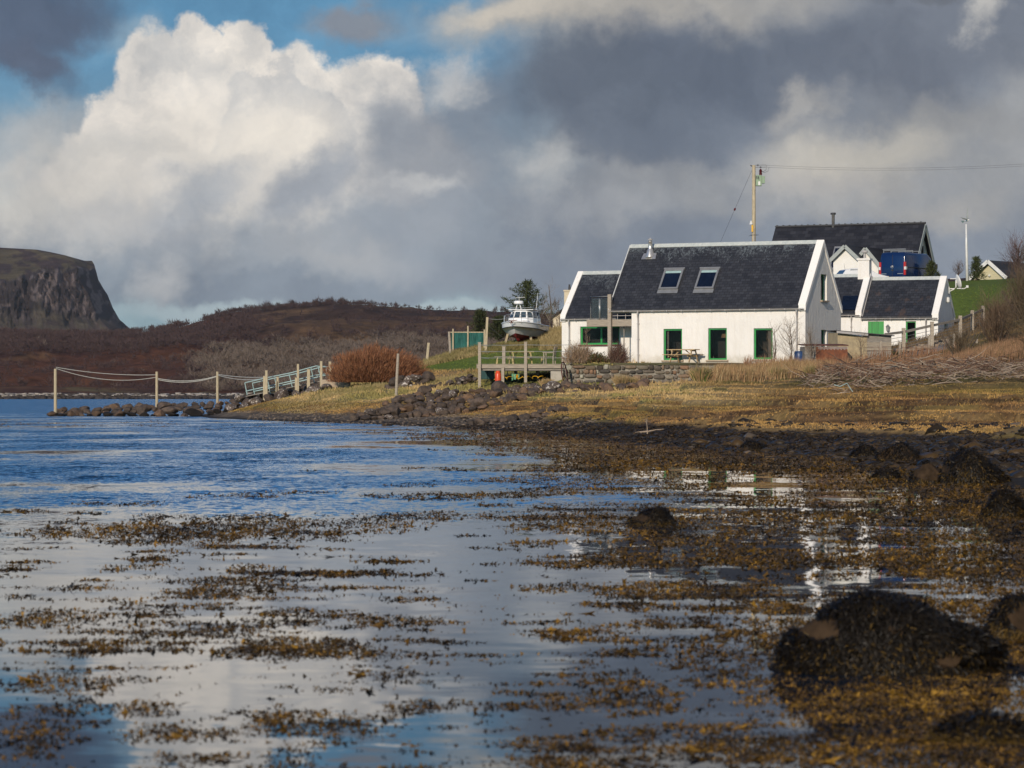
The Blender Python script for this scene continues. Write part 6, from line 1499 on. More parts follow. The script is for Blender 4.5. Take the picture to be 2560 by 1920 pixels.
def conifer(px, py, d, h, r, label, rg, dark=1.0, bare=0, lean=0):
    c = P(px, py, d); t = thing('conifer', label, 'conifer', c); V = []; Cc = []
    nb = int(34 + 14 * h)
    for k in range(nb):
        f = (k / nb) ** .85; z = h * (.05 + .95 * f); L_ = r * (1 - f) ** .75 * rg.uniform(.55, 1.15) + .10; a = k * 2.4 + rg.uniform(-.4, .4); dr = np.array([cos(a), sin(a), 0.0]); m = int(12 + 34 * L_)
        s = rg.random(m); p = np.stack([dr[0] * s * L_, dr[1] * s * L_, z + s * L_ * (.30 - .0) + .12 * L_ * s ** 2], 1) + rg.normal(0, .045, (m, 3)) * (1 + 1.5 * s[:, None] * (1 - s[:, None]) * 2)
        dv = dr * .6 + rg.normal(0, .5, (m, 3)) + np.array([0, 0, .45]); dv /= np.linalg.norm(dv, axis=1)[:, None]; l2 = rg.uniform(.12, .26, m); sd = np.cross(dv, rg.normal(0, 1, (m, 3))); sd /= np.linalg.norm(sd, axis=1)[:, None]
        w = sd * .028; V.append(np.stack([p - w, p + w, p + dv * l2[:, None]], 1).reshape(-1, 3)); cc = np.array((.045, .055, .020)) * dark * rg.uniform(.6, 1.6, (m, 1)); Cc.append(np.repeat(cc, 3, 0))
    v = np.concatenate(V); v[:, 0] += lean * v[:, 2]; np_mesh('crown', v, np.arange(len(v)).reshape(-1, 3), M['needles'], np.concatenate(Cc), t)
    tr = MB(); tr.tube([(0, 0, -.8), (lean * h * .5, 0, h * .5), (lean * h, 0, h)], .03 * h + .02, .015, 7)
    for k in range(0, nb, 3):
        f = (k / nb) ** .85; z = h * (.05 + .95 * f); L_ = r * (1 - f) ** .8 * .8; a = k * 2.4; tr.tube([(lean * z, 0, z), (lean * z + cos(a) * L_, sin(a) * L_, z + L_ * .35)], .02, .006, 4, cap=False)
    tr.build('trunk', M['bark'], t)
_rg = np.random.default_rng(61)
conifer(1318, 815, 214, 3.2, 2.3, 'spreading spruce standing behind the boat', _rg)
conifer(1200, 850, 204, 2.0, .95, 'dark young conifer behind the green net', _rg, .7)
conifer(1247, 856, 203, 1.7, 1.15, 'low dark conifer between the net and the boat', _rg, .75)
conifer(2441, 704, 214, 1.7, .62, 'small spruce in front of the boarded outbuilding', _rg)
conifer(2328, 712, 206, 1.55, .55, 'small spruce beside the blue van', _rg)

def twig_tree(px, py, d, h, spread, label, seed, col, n=60, name='bare_tree', low=.1, cat='tree', wid=.02, group=None, kink=.1, base_z=None):
    rg = np.random.default_rng(seed); c = P(px, py, d); 
    if base_z is None: c.z = min(c.z, GH(c.x, d)) if GH(c.x, d) > c.z - 1.5 else c.z
    t = thing(name, label, cat, c, group=group); V, Fc = bare_tree_mesh(h, spread, rg, n, kink, wid, low)
    cols = np.tile([col], (len(V), 1)) * rg.uniform(.7, 1.3, (len(V), 1)); np_mesh('branches', V, Fc, M['blade'], cols, t)
    tr = MB(); tr.tube([(0, 0, -.2), (.04 * h, 0, h * .35), (0, .03 * h, h * .75)], .016 * h, .005 * h, 6); tr.build('trunk', M['bark'], t)
tan_ = (.22, .16, .11); dk_ = (.12, .085, .065)
twig_tree(1935, 903, 164, 2.6, 1.3, 'bare sapling leaning left in front of the third green window', 71, tan_, 44, 'sapling', .03, wid=.013, kink=.05)
twig_tree(1975, 905, 164, 2.8, 1.5, 'tallest bare sapling in front of the cottage corner', 72, tan_, 80, 'sapling', .05, wid=.013, kink=.06)
twig_tree(2025, 905, 163, 2.5, 1.2, 'bare sapling in front of the shaded gable', 73, tan_, 50, 'sapling', .05, wid=.013, kink=.06)
twig_tree(2150, 905, 162, 1.9, 1.2, 'bare twiggy bush in front of the wooden shed', 74, tan_, 40, 'bare_bush', .02, 'bush', wid=.010)
twig_tree(1464, 915, 166, 2.7, .9, 'small gnarled bare tree in front of the wide green window', 75, (.26, .19, .13), 22, 'bare_tree', .35, wid=.018, kink=.18)
twig_tree(1372, 815, 206, 4.4, 1.4, 'pale bare birch right of the boat', 76, (.26, .21, .16), 60, 'bare_tree', .1, wid=.012)
twig_tree(1395, 815, 212, 3.4, 1.5, 'bare scrub tree between the boat and the left cottage', 77, dk_, 50, 'bare_tree', .05, wid=.014)
twig_tree(1352, 850, 196, 2.4, 1.5, 'brown bare bush just right of the boat stern', 78, dk_, 60, 'bare_bush', .02, 'bush', wid=.014)
twig_tree(2545, 700, 205, 3.0, 2.4, 'bare tree at the right edge beside the outbuilding', 79, (.13, .08, .075), 150, 'bare_tree', .05, wid=.012)
twig_tree(2590, 720, 195, 3.4, 2.6, 'bare tree cut by the right edge of the picture', 80, (.11, .08, .06), 150, 'bare_tree', .05, wid=.012)
twig_tree(2290, 700, 300, 2.2, 1.8, 'distant bare tree right of the turbine foot', 81, dk_, 60, 'bare_tree', .05, wid=.02, base_z=1)
twig_tree(2395, 700, 260, 1.6, 1.3, 'distant bare shrub left of the turbine foot', 82, dk_, 60, 'bare_bush', .05, 'bush', wid=.02, base_z=1)
def big_shrub():
    # the dark bare thicket that fills the right-hand edge
    rg = np.random.default_rng(85)
    for i, (px, py, d, h, sp, n, lab) in enumerate(((2610, 985, 138, 3.3, 3.3, 300, 'large dark bare thicket sweeping in from the right edge above the driftwood'), (2490, 940, 158, 2.9, 2.5, 320, 'brown bare thicket right of the railed steps'),
                                                    (2680, 960, 150, 4.0, 3.0, 260, 'dense bare thicket at the far right edge'), (2400, 925, 156, 1.8, 1.8, 170, 'low bare thicket below the railed steps'), (2550, 890, 172, 2.8, 2.5, 300, 'high bare thicket on the bank under the lawn'))):
        c = P(px, py, d); c.z = GH(c.x, d); t = thing('thicket', lab, 'thicket', c); V, Fc = bare_tree_mesh(h, sp, rg, n, .09, .009, .0)
        V[:, 2] = np.maximum(V[:, 2], -.1); cols = np.tile([(.13, .095, .060) if i != 1 else (.15, .10, .065)], (len(V), 1)) * rg.uniform(.6, 1.4, (len(V), 1)); np_mesh('branches', V, Fc, M['blade'], cols, t)
        tr = MB()
        for k in range(7): a = rg.uniform(0, 6.28); tr.tube([(0, 0, -.1), (cos(a) * .5, sin(a) * .4, .7), (cos(a) * 1.1, sin(a) * .9, 1.7)], .06, .02, 5)
        tr.build('stems', M['bark'], t)
big_shrub()
def leafy(px, py, d, r, h, label, seed, cols, n=2600, name='shrub', twiggy=False):
    rg = np.random.default_rng(seed); c = P(px, py, d); t = thing(name, label, 'shrub', c); a = rg.uniform(0, 2 * pi, n); el = np.arcsin(rg.random(n)); q = rg.uniform(.4, 1, n) * (.75 + .45 * fbm(a * 2, el * 3, 3, seed))
    p = np.stack([np.cos(a) * np.cos(el) * r * q, np.sin(a) * np.cos(el) * r * q, np.sin(el) * h * q], 1); dv = rg.normal(0, .6, (n, 3)) + p / max(r, h) + (np.array([0, 0, .8]) if twiggy else 0); dv /= np.linalg.norm(dv, axis=1)[:, None]
    l2 = rg.uniform(.05, .12, n) if not twiggy else rg.uniform(.25, .55, n); sd = np.cross(dv, rg.normal(0, 1, (n, 3))); sd /= np.linalg.norm(sd, axis=1)[:, None]; w = sd * (.028 if not twiggy else .009)
    v = np.stack([p - w, p + w, p + dv * l2[:, None]], 1).reshape(-1, 3); cc = np.array(cols)[rg.integers(0, len(cols), n)] * rg.uniform(.6, 1.4, (n, 1)); np_mesh('foliage', v, np.arange(3 * n).reshape(-1, 3), M['blade'], np.repeat(cc, 3, 0), t)
    mb = MB()
    for k in range(6): b = k; mb.tube([(0, 0, 0), (cos(b) * r * .5, sin(b) * r * .4, h * .6)], .03, .01, 5)
    mb.build('stems', M['bark'], t)
leafy(1448, 909, 164.5, .95, 1.05, 'pale bleached twiggy shrub left of the tall balcony post', 91, [(.34, .24, .14), (.26, .18, .11), (.30, .2, .14)], 2600, twiggy=True)
leafy(1494, 913, 164, .68, .72, 'green leaved shrub at the foot of the tall balcony post', 92, [(.06, .065, .02), (.10, .085, .03), (.12, .06, .03)])
leafy(1545, 909, 167.6, .62, 1.05, 'dark wiry shrub behind the slender balcony prop', 93, [(.13, .06, .045), (.09, .05, .04), (.2, .14, .1)], 2200, twiggy=True)

# ------------------------------------------------------------------ posts, ropes, gangway, fences
def post(px, ptop, pbot, d, wd, label, m='post', name='wooden_post', group=None, lean=0.0, rnd=False):
    b = P(px, pbot, d); h = P(px, ptop, d).z - b.z; t = MB()
    if rnd: t.tube([(0, 0, -.4), (lean * .5, 0, h * .5), (lean, 0, h)], wd / 2, wd / 2 * .9, 10)
    else:
        w = wd / 2; t.hexa([(-w, -w, -.4), (w, -w, -.4), (w, w, -.4), (-w, w, -.4), (lean - w, -w, h), (lean + w, -w, h), (lean + w, w, h), (lean - w, w, h + .01)])
    o = t.build(name, M[m], None, bevel=0 if rnd else .008, smooth=False); o.location = b; return tag(o, label, 'post', group)
G1 = 'tall posts carrying the slack rope'
post(138.5, 922, 1022, 193, .21, 'tallest weathered post at the seaward tip of the rock spit', rnd=True, group=G1)
post(392, 929, 1007, 196, .19, 'tall post in the middle of the rock spit', rnd=True, group=G1)
post(543.5, 929, 998, 196, .18, 'tall post near the landward end of the rock spit', rnd=True, group=G1)
G2 = 'square posts along the turquoise gangway'
for a in ((666, 926, 987, .15, 'tallest square post of the pair at the low end of the gangway'), (660.5, 940, 986, .13, 'shorter square post of the pair at the low end of the gangway'), (694, 942, 975, .13, 'short post behind the rails at the middle of the gangway'),
          (745, 910, 965, .13, 'thin tall post at the middle of the gangway'), (741, 944, 968, .18, 'stubby thick post at the middle of the gangway'), (771.5, 923, 967, .19, 'grey post right of the middle of the gangway'),
          (803, 903, 953, .15, 'tall post at the top end of the gangway'), (825, 904, 930, .16, 'post half hidden by the red bush at the gangway top'), (692, 953, 976, .13, 'shortest post under the gangway rails')):
    post(a[0], a[1], a[2] + 8, 184, a[3], a[4], group=G2)
post(990, 884, 985, 165, .17, 'lone weathered pole standing in front of the red bush', 'timber', rnd=True, lean=.12)
post(1066, 857, 900, 190, .16, 'broken leaning post at the left end of the lawn', 'post', lean=.14)
post(1213.5, 793, 886, 187, .15, 'tall leaning post at the right end of the green net', 'post', lean=.12)
post(1211, 824, 862, 188.5, .10, 'thin post close behind the tall leaning post by the net', 'post')
post(1126.5, 829, 884, 190, .17, 'thick round post at the left end of the green net', 'timber', rnd=True, lean=-.1)
def ropes():
    d = 195; 
    def sag(a, b, s, n=14, e=1.0):
        A = P(*a); B = P(*b); return [A + (B - A) * (k / n) + Vector((0, 0, -s * 4 * (k / n) * (1 - k / n) * (1 + (e - 1) * (k / n)))) for k in range(n + 1)]
    for i, (a, b, s, lab) in enumerate((((140, 918, 193), (392, 937, 196), .22, 'upper slack rope from the tallest spit post to the middle one'), ((140, 921, 193), (392, 943, 196), .55, 'lower slack rope from the tallest spit post to the middle one'),
                         ((394, 946, 196), (543, 940, 196), .30, 'slack rope between the middle and landward spit posts'), ((394, 949, 196), (543, 941, 196), .34, 'second strand of rope between the middle and landward spit posts'),
                         ((545, 936, 196), (668, 943, 184), .10, 'upper rope from the landward spit post to the gangway'), ((545, 938, 196), (668, 945, 184), .24, 'lower rope from the landward spit post to the gangway'))):
        p = sag(a, b, s * .8); o = MB(); o.tube([q - p[0] for q in p], .022, .022, 5); r = o.build('rope', M['rope']); r.location = p[0]; tag(r, lab, 'rope', 'slack ropes along the spit')
    p = sag((1216, 796, 187), (1262, 797, 188), .05, 6); o = MB(); o.tube([q - p[0] for q in p], .012, .012, 4); r = o.build('rope', M['rope']); r.location = p[0]; tag(r, 'thin line from the tall leaning post to the bow of the boat', 'rope')
    p = sag((1213, 805, 187), (1255, 842, 187), .05, 6); o = MB(); o.tube([q - p[0] for q in p], .010, .010, 4); r = o.build('rope', M['wire']); r.location = p[0]; tag(r, 'thin stay running down from the tall leaning post to the grass', 'rope')
ropes()
def gangway():
    d = 185; b = P(620, 985, d); t = thing('gangway', 'turquoise metal gangway with tubular handrails sloping down to the rocks', 'gangway', b)
    def L(px, py, dd=0.0): return P(px, py, d + dd) - b
    for k, dd in enumerate((0, 1.1)):
        s = 1 if k == 0 else 1; off = (0, 0) if k == 0 else (19, 1)
        def q(px, py): return L(px + off[0], py + off[1], dd)
        mb = MB(); lo = .035
        mb.tube([q(612, 957), q(664, 945), q(728, 932), q(790, 915), q(816, 918)], lo, lo, 7); mb.build('handrail', M['teal'], t, smooth=True)
        mb = MB(); mb.tube([q(614, 978), q(664, 967), q(728, 953), q(790, 938), q(816, 935)], lo, lo, 7); mb.build('midrail', M['teal'], t, smooth=True)
        for (a, e) in (((612, 957), (618, 987)), ((668, 944), (676, 984)), ((722, 933), (731, 968)), ((777, 918), (786, 957)), ((797, 917), (797, 930))):
            mb = MB(); mb.tube([q(*a), q(*e)], .03, .03, 6); mb.build('stanchion', M['teal'], t)
    mb = MB(); A, B = L(614, 990), L(800, 952); mb.hexa([A + Vector((0, 0, -.05)), B + Vector((0, 0, -.05)), B + Vector((0, 1.1, -.05)), A + Vector((0, 1.1, -.05)), A, B, B + Vector((0, 1.1, 0)), A + Vector((0, 1.1, 0))]); mb.build('walkway', M['grey_wood'], t)
    c = P(838, 958, 182); t = thing('concrete_slab', 'pale sandy concrete block at the top of the gangway below the red bush', 'slab', c); mb = MB(); mb.box(-.85, -.5, -.3, .9, .6, .22); mb.build('block', M['sand'], t, bevel=.06)
gangway()
def net_fence():
    d = 190; b = P(1130, 868, d); t = thing('net_screen', 'dark green windbreak net stretched between thin posts', 'net screen', b)
    def L(px, py): return P(px, py, d) - b
    n = 24; top = [L(1128 + 83 * k / n, 831 - 0 * k) for k in range(n + 1)]; mb = MB(); vs = []
    for k in range(n + 1):
        px = 1128 + 83 * k / n; vs += [L(px, 831 + .6 * sin(k * .8)) + Vector((0, .03 * sin(k * 1.7), 0)), L(px, 850) + Vector((0, .06 * sin(k * 1.1), 0)), L(px, np.interp(px, [1128, 1170, 1211], [872, 869, 864]))]
    mb.add(vs, [(3 * k + j, 3 * k + 3 + j, 3 * k + 4 + j, 3 * k + 1 + j) for k in range(n) for j in (0, 1)]); mb.build('net', M['net'], t, fix=False)
    mb = MB(); mb.beam(L(1126, 830.5), L(1212, 830.5), .05, .06); mb.build('top_rail', M['post'], t)
    for px, a, e in ((1132.5, 822, 884), (1169.7, 815, 868)): mb = MB(); A = L(px, e + 4); B = L(px, a); mb.beam(A + Vector((0, -.06, 0)), B + Vector((0, -.06, 0)), .09, .09); mb.build('post', M['post'], t)
net_fence()
def steps_fence():
    # posts: column, top row, foot row (photo), depth
    ps = [(2259, 820, 874, 171), (2330, 804, 867, 172.5), (2400.5, 789, 848, 175), (2430.5, 776, 831, 178), (2457.5, 764, 818, 180.5)]
    b = P(2259, 874, 171); t = thing('stair_railing', 'timber post and cable railing climbing beside the stone steps', 'railing', b)
    for px, a, e, d in ps: A = P(px, e + 6, d) - b; B = P(px, a, d) - b; mb = MB(); mb.beam(A, B, .20, .18); mb.build('post', M['timber'], t, bevel=.01)
    tops = [P(2150, 848 - 6, 168.5) - b] + [P(px, a + 10, d) - b for px, a, e, d in ps]
    tops[0] = P(2212, 836, 169.5) - b
    for A, B in zip(tops, tops[1:]): mb = MB(); mb.beam(A, B, .07, .14); mb.build('handrail', M['grey_wood'], t)
    for k in range(4):
        mb = MB(); pts = [P(2212, 850 + k * 9, 169.5) - b] + [P(px, a + 22 + k * 8.5 * (1 - .05 * i), d) - b for i, (px, a, e, d) in enumerate(ps)]; mb.tube(pts, .012, .012, 4); mb.build('cable', M['alu'], t)
    G = 'stone steps climbing by the low cottage'; s = [(2262, 872, 171.5), (2275, 868, 172), (2305, 865, 172.3), (2318, 860, 173), (2345, 856, 174), (2356, 851, 175), (2375, 848, 176), (2388, 843, 177), (2398, 836, 178), (2410, 829, 179.5), (2422, 822, 181), (2433, 815, 182)]
    b = P(2262, 880, 171.5); t = thing('stone_steps', 'rough stone steps climbing right past the low cottage gable', 'steps', b)
    for px, py, d in s: c = P(px, py, d) - b; mb = MB(); mb.box(c.x - .55, c.y - .3, c.z - .16, c.x + .65, c.y + .7, c.z + .0); mb.build('step', M['gravel_step'], t, bevel=.03)
    G = 'low fence posts in the reeds'
    for px, a, e, lab in ((2321, 840, 874, 'low grey fence post below the second railing post'), (2383, 834, 871, 'low yellowish fence post below the third railing post'), (2248, 855, 880, 'short fence post left of the first railing post'), (2200, 852, 885, 'short fence post in the reeds in front of the shed end'), (2363, 872, 905, 'pale leaning fence post standing in the reeds'), (2440, 848, 870, 'thin bare stake on the gravel slope')): post(px, a, e + 8, 163, .11, lab, 'timber', 'fence_post', G, lean=.05)
    for i, (py, lab) in enumerate(((868, 'upper strand of barbed wire through the reeds'), (877, 'lower strand of barbed wire through the reeds'))):
        p = [P(px, py + (px - 2200) * .035 + 2 * sin(px * .03), 163) for px in range(2160, 2470, 20)]; o = MB(); o.tube([q - p[0] for q in p], .010, .010, 4); r = o.build('fence_wire', M['rust_roof']); r.location = p[0]; tag(r, lab, 'wire', 'barbed wire strands in the reeds')
steps_fence()
def sheds():
    b = P(2094, 880, 166); t = thing('shed', 'low flat roofed timber shed with ply side and weathered boarded front', 'shed', b, R(8))
    k = 166 / F; x1, x2 = 66 * k, 138 * k; z = lambda py: (880 - py) * k
    mb = MB(); mb.hexa([(0, 0, -.5), (x1, 0, -.5), (x1, 2.2, -.5), (0, 2.2, -.5), (0, 0, z(831)), (x1, 0, z(841)), (x1, 2.2, z(838)), (0, 2.2, z(829))]); mb.build('side_wall', M['osb'], t)
    mb = MB(); mb.box(x1 + .002, -.03, -.5, x1 + .2, .12, z(839)); mb.build('corner_board', M['osb'], t)
    for i in range(8): mb = MB(); zz = z(876) + i * .115; mb.box(x1 + .203, -.02 + .006 * (i % 2), zz, x2, .02 + .006 * (i % 2), zz + .108); mb.build('board', M['grey_wood'] if i > 3 else M['timber_h'], t)
    mb = MB(); mb.box(x1 + .203, .03, -.5, x2 - .01, 2.0, z(842)); mb.build('back_wall', M['grey_wood'], t)
    mb = MB(); zz = [(-.12, -.25, z(825.5)), (x2 + .12, -.25, z(838)), (x2 + .12, 2.5, z(836)), (-.12, 2.5, z(824))]; mb.hexa([(a, b_, c - .05) for a, b_, c in zz] + zz); rf = mb.build('roof', M['ridge_dark'], t)
    mb = MB(); mb.beam((-.12, -.27, z(830)), (x1 + .2, -.27, z(837)), .03, .12); mb.build('fascia', M['pvc'], rf)
    b = P(2012, 905, 163.5); t = thing('metal_container', 'rusty red metal container half hidden by the reeds in front of the gable', 'container', b, R(4)); k = 163.5 / F
    w = 108 * k; h = 43 * k; mb = MB(); mb.box(28 * k, 0, -.5, w, 1.6, h - .10); mb.build('rusty_side', M['rust'], t); mb = MB(); mb.box(0, .02, -.5, 28 * k - .003, 1.6, h - .1); mb.build('grey_side', M['grey_wood'], t)
    mb = MB(); n = 44
    for i in range(n): x = -.06 + i * (w + .12) / n; mb.tube([(x, -.12, h - .03), (x, 1.7, h + .05)], .035, .035, 5)
    mb.build('corrugated_lid', M['rust_roof'], t)
    mb = MB()
    for i in range(26): mb.box(.75 + i * .063, -.02, h - .22 - .03 * (i % 3), .78 + i * .063, -.002, h - .10)
    mb.build('lead_fringe', M['pvc'], t)
    b = P(1998, 905, 164.5); t = thing('barrel', 'blue plastic barrel at the corner of the main cottage', 'barrel', b); mb = MB(); mb.lathe([(.24, -.2), (.27, .0), (.28, .3), (.27, .56), (.22, .6)], 16); mb.build('drum', M['blue'], t, smooth=True)
    # cart wheel leaning on the wall end
    b = P(1421, 964, 157.9); t = thing('cart_wheel', 'rusty iron cart wheel leaning against the left end of the garden wall', 'wheel', b, R(76))
    mb = MB(); n = 28; r_ = .62; mb.tube([(r_ * cos(2 * pi * k / n), .12 + .18 * (1 + sin(2 * pi * k / n)) * .5, r_ + r_ * sin(2 * pi * k / n)) for k in range(n + 1)], .035, .035, 6); mb.build('rim', M['rust_roof'], t)
    for k in range(8): a = k * pi / 4; mb = MB(); mb.tube([(0, .21, r_), (r_ * cos(a), .12 + .18 * (1 + sin(a)) * .5, r_ + r_ * sin(a))], .016, .016, 5); mb.build('spoke', M['rust_roof'], t)
sheds()
def pole():
    d = 204; b = P(1884.5, 760, d); top = P(1884.5, 413, d).z - b.z; t = thing('power_pole', 'wooden power pole carrying a green transformer above the main cottage roof', 'power pole', b)
    k = d / F
    def L(px, py, y=0.0): q = P(px, py, d) - b; return Vector((q.x, q.y + y, q.z))
    mb = MB(); mb.tube([(-.02, 0, -1), (0, 0, top * .5), (-.0, 0, top)], [.15, .135, .115], None, 12); mb.build('pole', M['post'], t, smooth=True)
    mb = MB(); A, B = L(1889.5, 438), L(1904, 465); mb.box(A.x, -.18, B.z, B.x, .22, A.z); tr = mb.build('transformer', M['trafo'], t, bevel=.02)
    mb = MB(); A, B = L(1904.2, 440.5), L(1912, 458.5); mb.box(A.x, -.14, B.z, B.x, .2, A.z); mb.build('cooling_box', M['trafo'], tr, bevel=.015)
    mb = MB(); A, B = L(1895, 454), L(1900, 463); mb.box(A.x, -.187, B.z, B.x, -.181, A.z); mb.build('warning_label', M['pvc_white'], tr)
    mb = MB(); c = L(1901.5, 438.5); mb.lathe([(.10, 0), (.10, .1), (.07, .1), (.13, .17), (.07, .2), (.13, .27), (.07, .3), (.12, .37), (.06, .4), (.02, .46)], 12, tuple(c)); mb.build('bushing', M['brownglaze'], tr)
    mb = MB()
    for a, e in (((1891, 441), (1892, 448)), ((1895, 441), (1896.5, 449))): mb.tube([L(*a, -.2), L(*e, -.2)], .03, .03, 5)
    mb.build('drop_fuse', M['wire'], tr)
    mb = MB(); mb.beam(L(1876, 413, 0), L(1883, 417, 0), .08, .08); mb.build('top_bracket', M['wire'], t)
    for py, x0 in ((413, 1889), (418.2, 1889)):
        mb = MB(); mb.tube([L(x0, py), L(x0 + 26, py - .4)], .015, .015, 5); c0 = L(x0 + 3, py); 
        for j in range(3): c = L(x0 + 4 + j * 1.4 + (7 if py > 415 else 0), py); mb.beam(c - Vector((.012, 0, 0)), c + Vector((.012, 0, 0)), .11, .11)
        mb.build('strain_insulator', M['wire'], t)
    for k2, (xe, py) in enumerate(((1917, 413), (1923, 418))):
        mb = MB(); A = L(xe, py); B = L(1902, 427); mb.tube([A, A + (B - A) * .25 + Vector((.05, 0, -.22)), A + (B - A) * .6 + Vector((0, 0, -.22)), B], .012, .012, 4); mb.build('jumper', M['wire'], t)
    mb = MB(); mb.lathe([(.04, .22), (.12, 0), (.13, -.04)], 10, tuple(L(1877.5, 560, -.1))); mb.build('pole_lamp', M['pvc_white'], t)
    mb = MB(); A, B = L(1878, 563), L(1882.5, 580); mb.box(A.x, -.2, B.z, B.x, -.16, A.z); mb.build('warning_sign', M['yellow'], t)
    mb = MB()
    for s in (-1, 1): mb.tube([(s * .1, -.05, L(0, 588).z), (s * .36, -.05, L(0, 588).z - .02 + .04 * s)], .02, .008, 4)
    for j in range(6): mb.tube([(-.2 + .08 * j, -.15, L(0, 588).z - .04), (-.2 + .08 * j, -.15, L(0, 588).z + .06)], .01, .01, 4)
    mb.build('anti_climb_spikes', M['wire'], t)
    mb = MB(); mb.tube([L(1884.5, 592, -.15), L(1884.5, 740, -.17)], .045, .045, 6); mb.tube([L(1884.5, 572, -.15), L(1884.5, 592, -.15)], .02, .02, 6); mb.build('cable_guard', M['pvc'], t)
    for j, py in enumerate((430, 443, 476, 500, 530)): mb = MB(); mb.box(-.14, -.05, L(0, py).z, .14, .05, L(0, py).z + .02); mb.build('cable_clip', M['wire'], t)
    for i, (py0, py1, lab) in enumerate(((413, 398.5, 'upper overhead wire running right from the power pole'), (418, 403.5, 'lower overhead wire running right from the power pole'))):
        A = P(1912, py0, d); B = P(2760, py1 - 4, d); p = [A + (B - A) * (q / 24) - Vector((0, 0, .42 * 4 * (q / 24) * (1 - q / 24))) for q in range(25)]; o = MB(); o.tube([q - p[0] for q in p], .006, .006, 4); r = o.build('overhead_wire', M['wire']); r.location = p[0]; tag(r, lab, 'wire', 'overhead wires from the power pole')
    A = P(1879.5, 426, d); B = P(1786, 640, d); t = thing('stay_wire', 'stay wire slanting down left from the power pole with a small insulator', 'wire', A); mb = MB(); mb.tube([(0, 0, 0), B - A], .009, .009, 4); mb.build('wire', M['wire'], t)
    c = (B - A) * .455; mb = MB(); dd = (B - A).normalized(); mb.tube([c - dd * .09, c, c + dd * .09], [.05, .075, .05], None, 8); mb.build('stay_insulator', M['brownglaze'], t)
    # small wind turbine on a pale mast
    b = P(2418.5, 702, 214); t = thing('wind_turbine', 'small wind turbine on a slim white mast on the grassy skyline', 'wind turbine', b); L = lambda px, py, y=0.0: P(px, py, 214) - b + Vector((0, y, 0))
    mb = MB(); mb.tube([(0, 0, -.6), L(2416, 610), L(2415.3, 560)], [.11, .085, .05], None, 10); mb.build('mast', M['pvc_white'], t, smooth=True)
    mb = MB(); A = L(2413, 551.5); mb.tube([A, A + Vector((.1, -.15, .02)), A + Vector((.22, -.3, .04))], [.06, .10, .05], None, 10); mb.build('nacelle', M['gel'], t)
    h = L(2416, 549.5, -.33)
    for e, lab in ((L(2417, 519.5, -.36), 0), (L(2397, 545.5, -.9), 1), (L(2423.5, 546.5, .2), 2)): mb = MB(); v = e - h; mb.tube([h, h + v * .2, h + v * .6, h + v], [.03, .055, .04, .012], None, 5); mb.build('blade', M['fascia'], t)
    mb = MB(); A = L(2413, 552); mb.add([A, A + Vector((-.1, .5, -.14)), A + Vector((-.24, .55, .04))], [(0, 1, 2)]); mb.build('tail_fin', M['teal'], t)
pole()

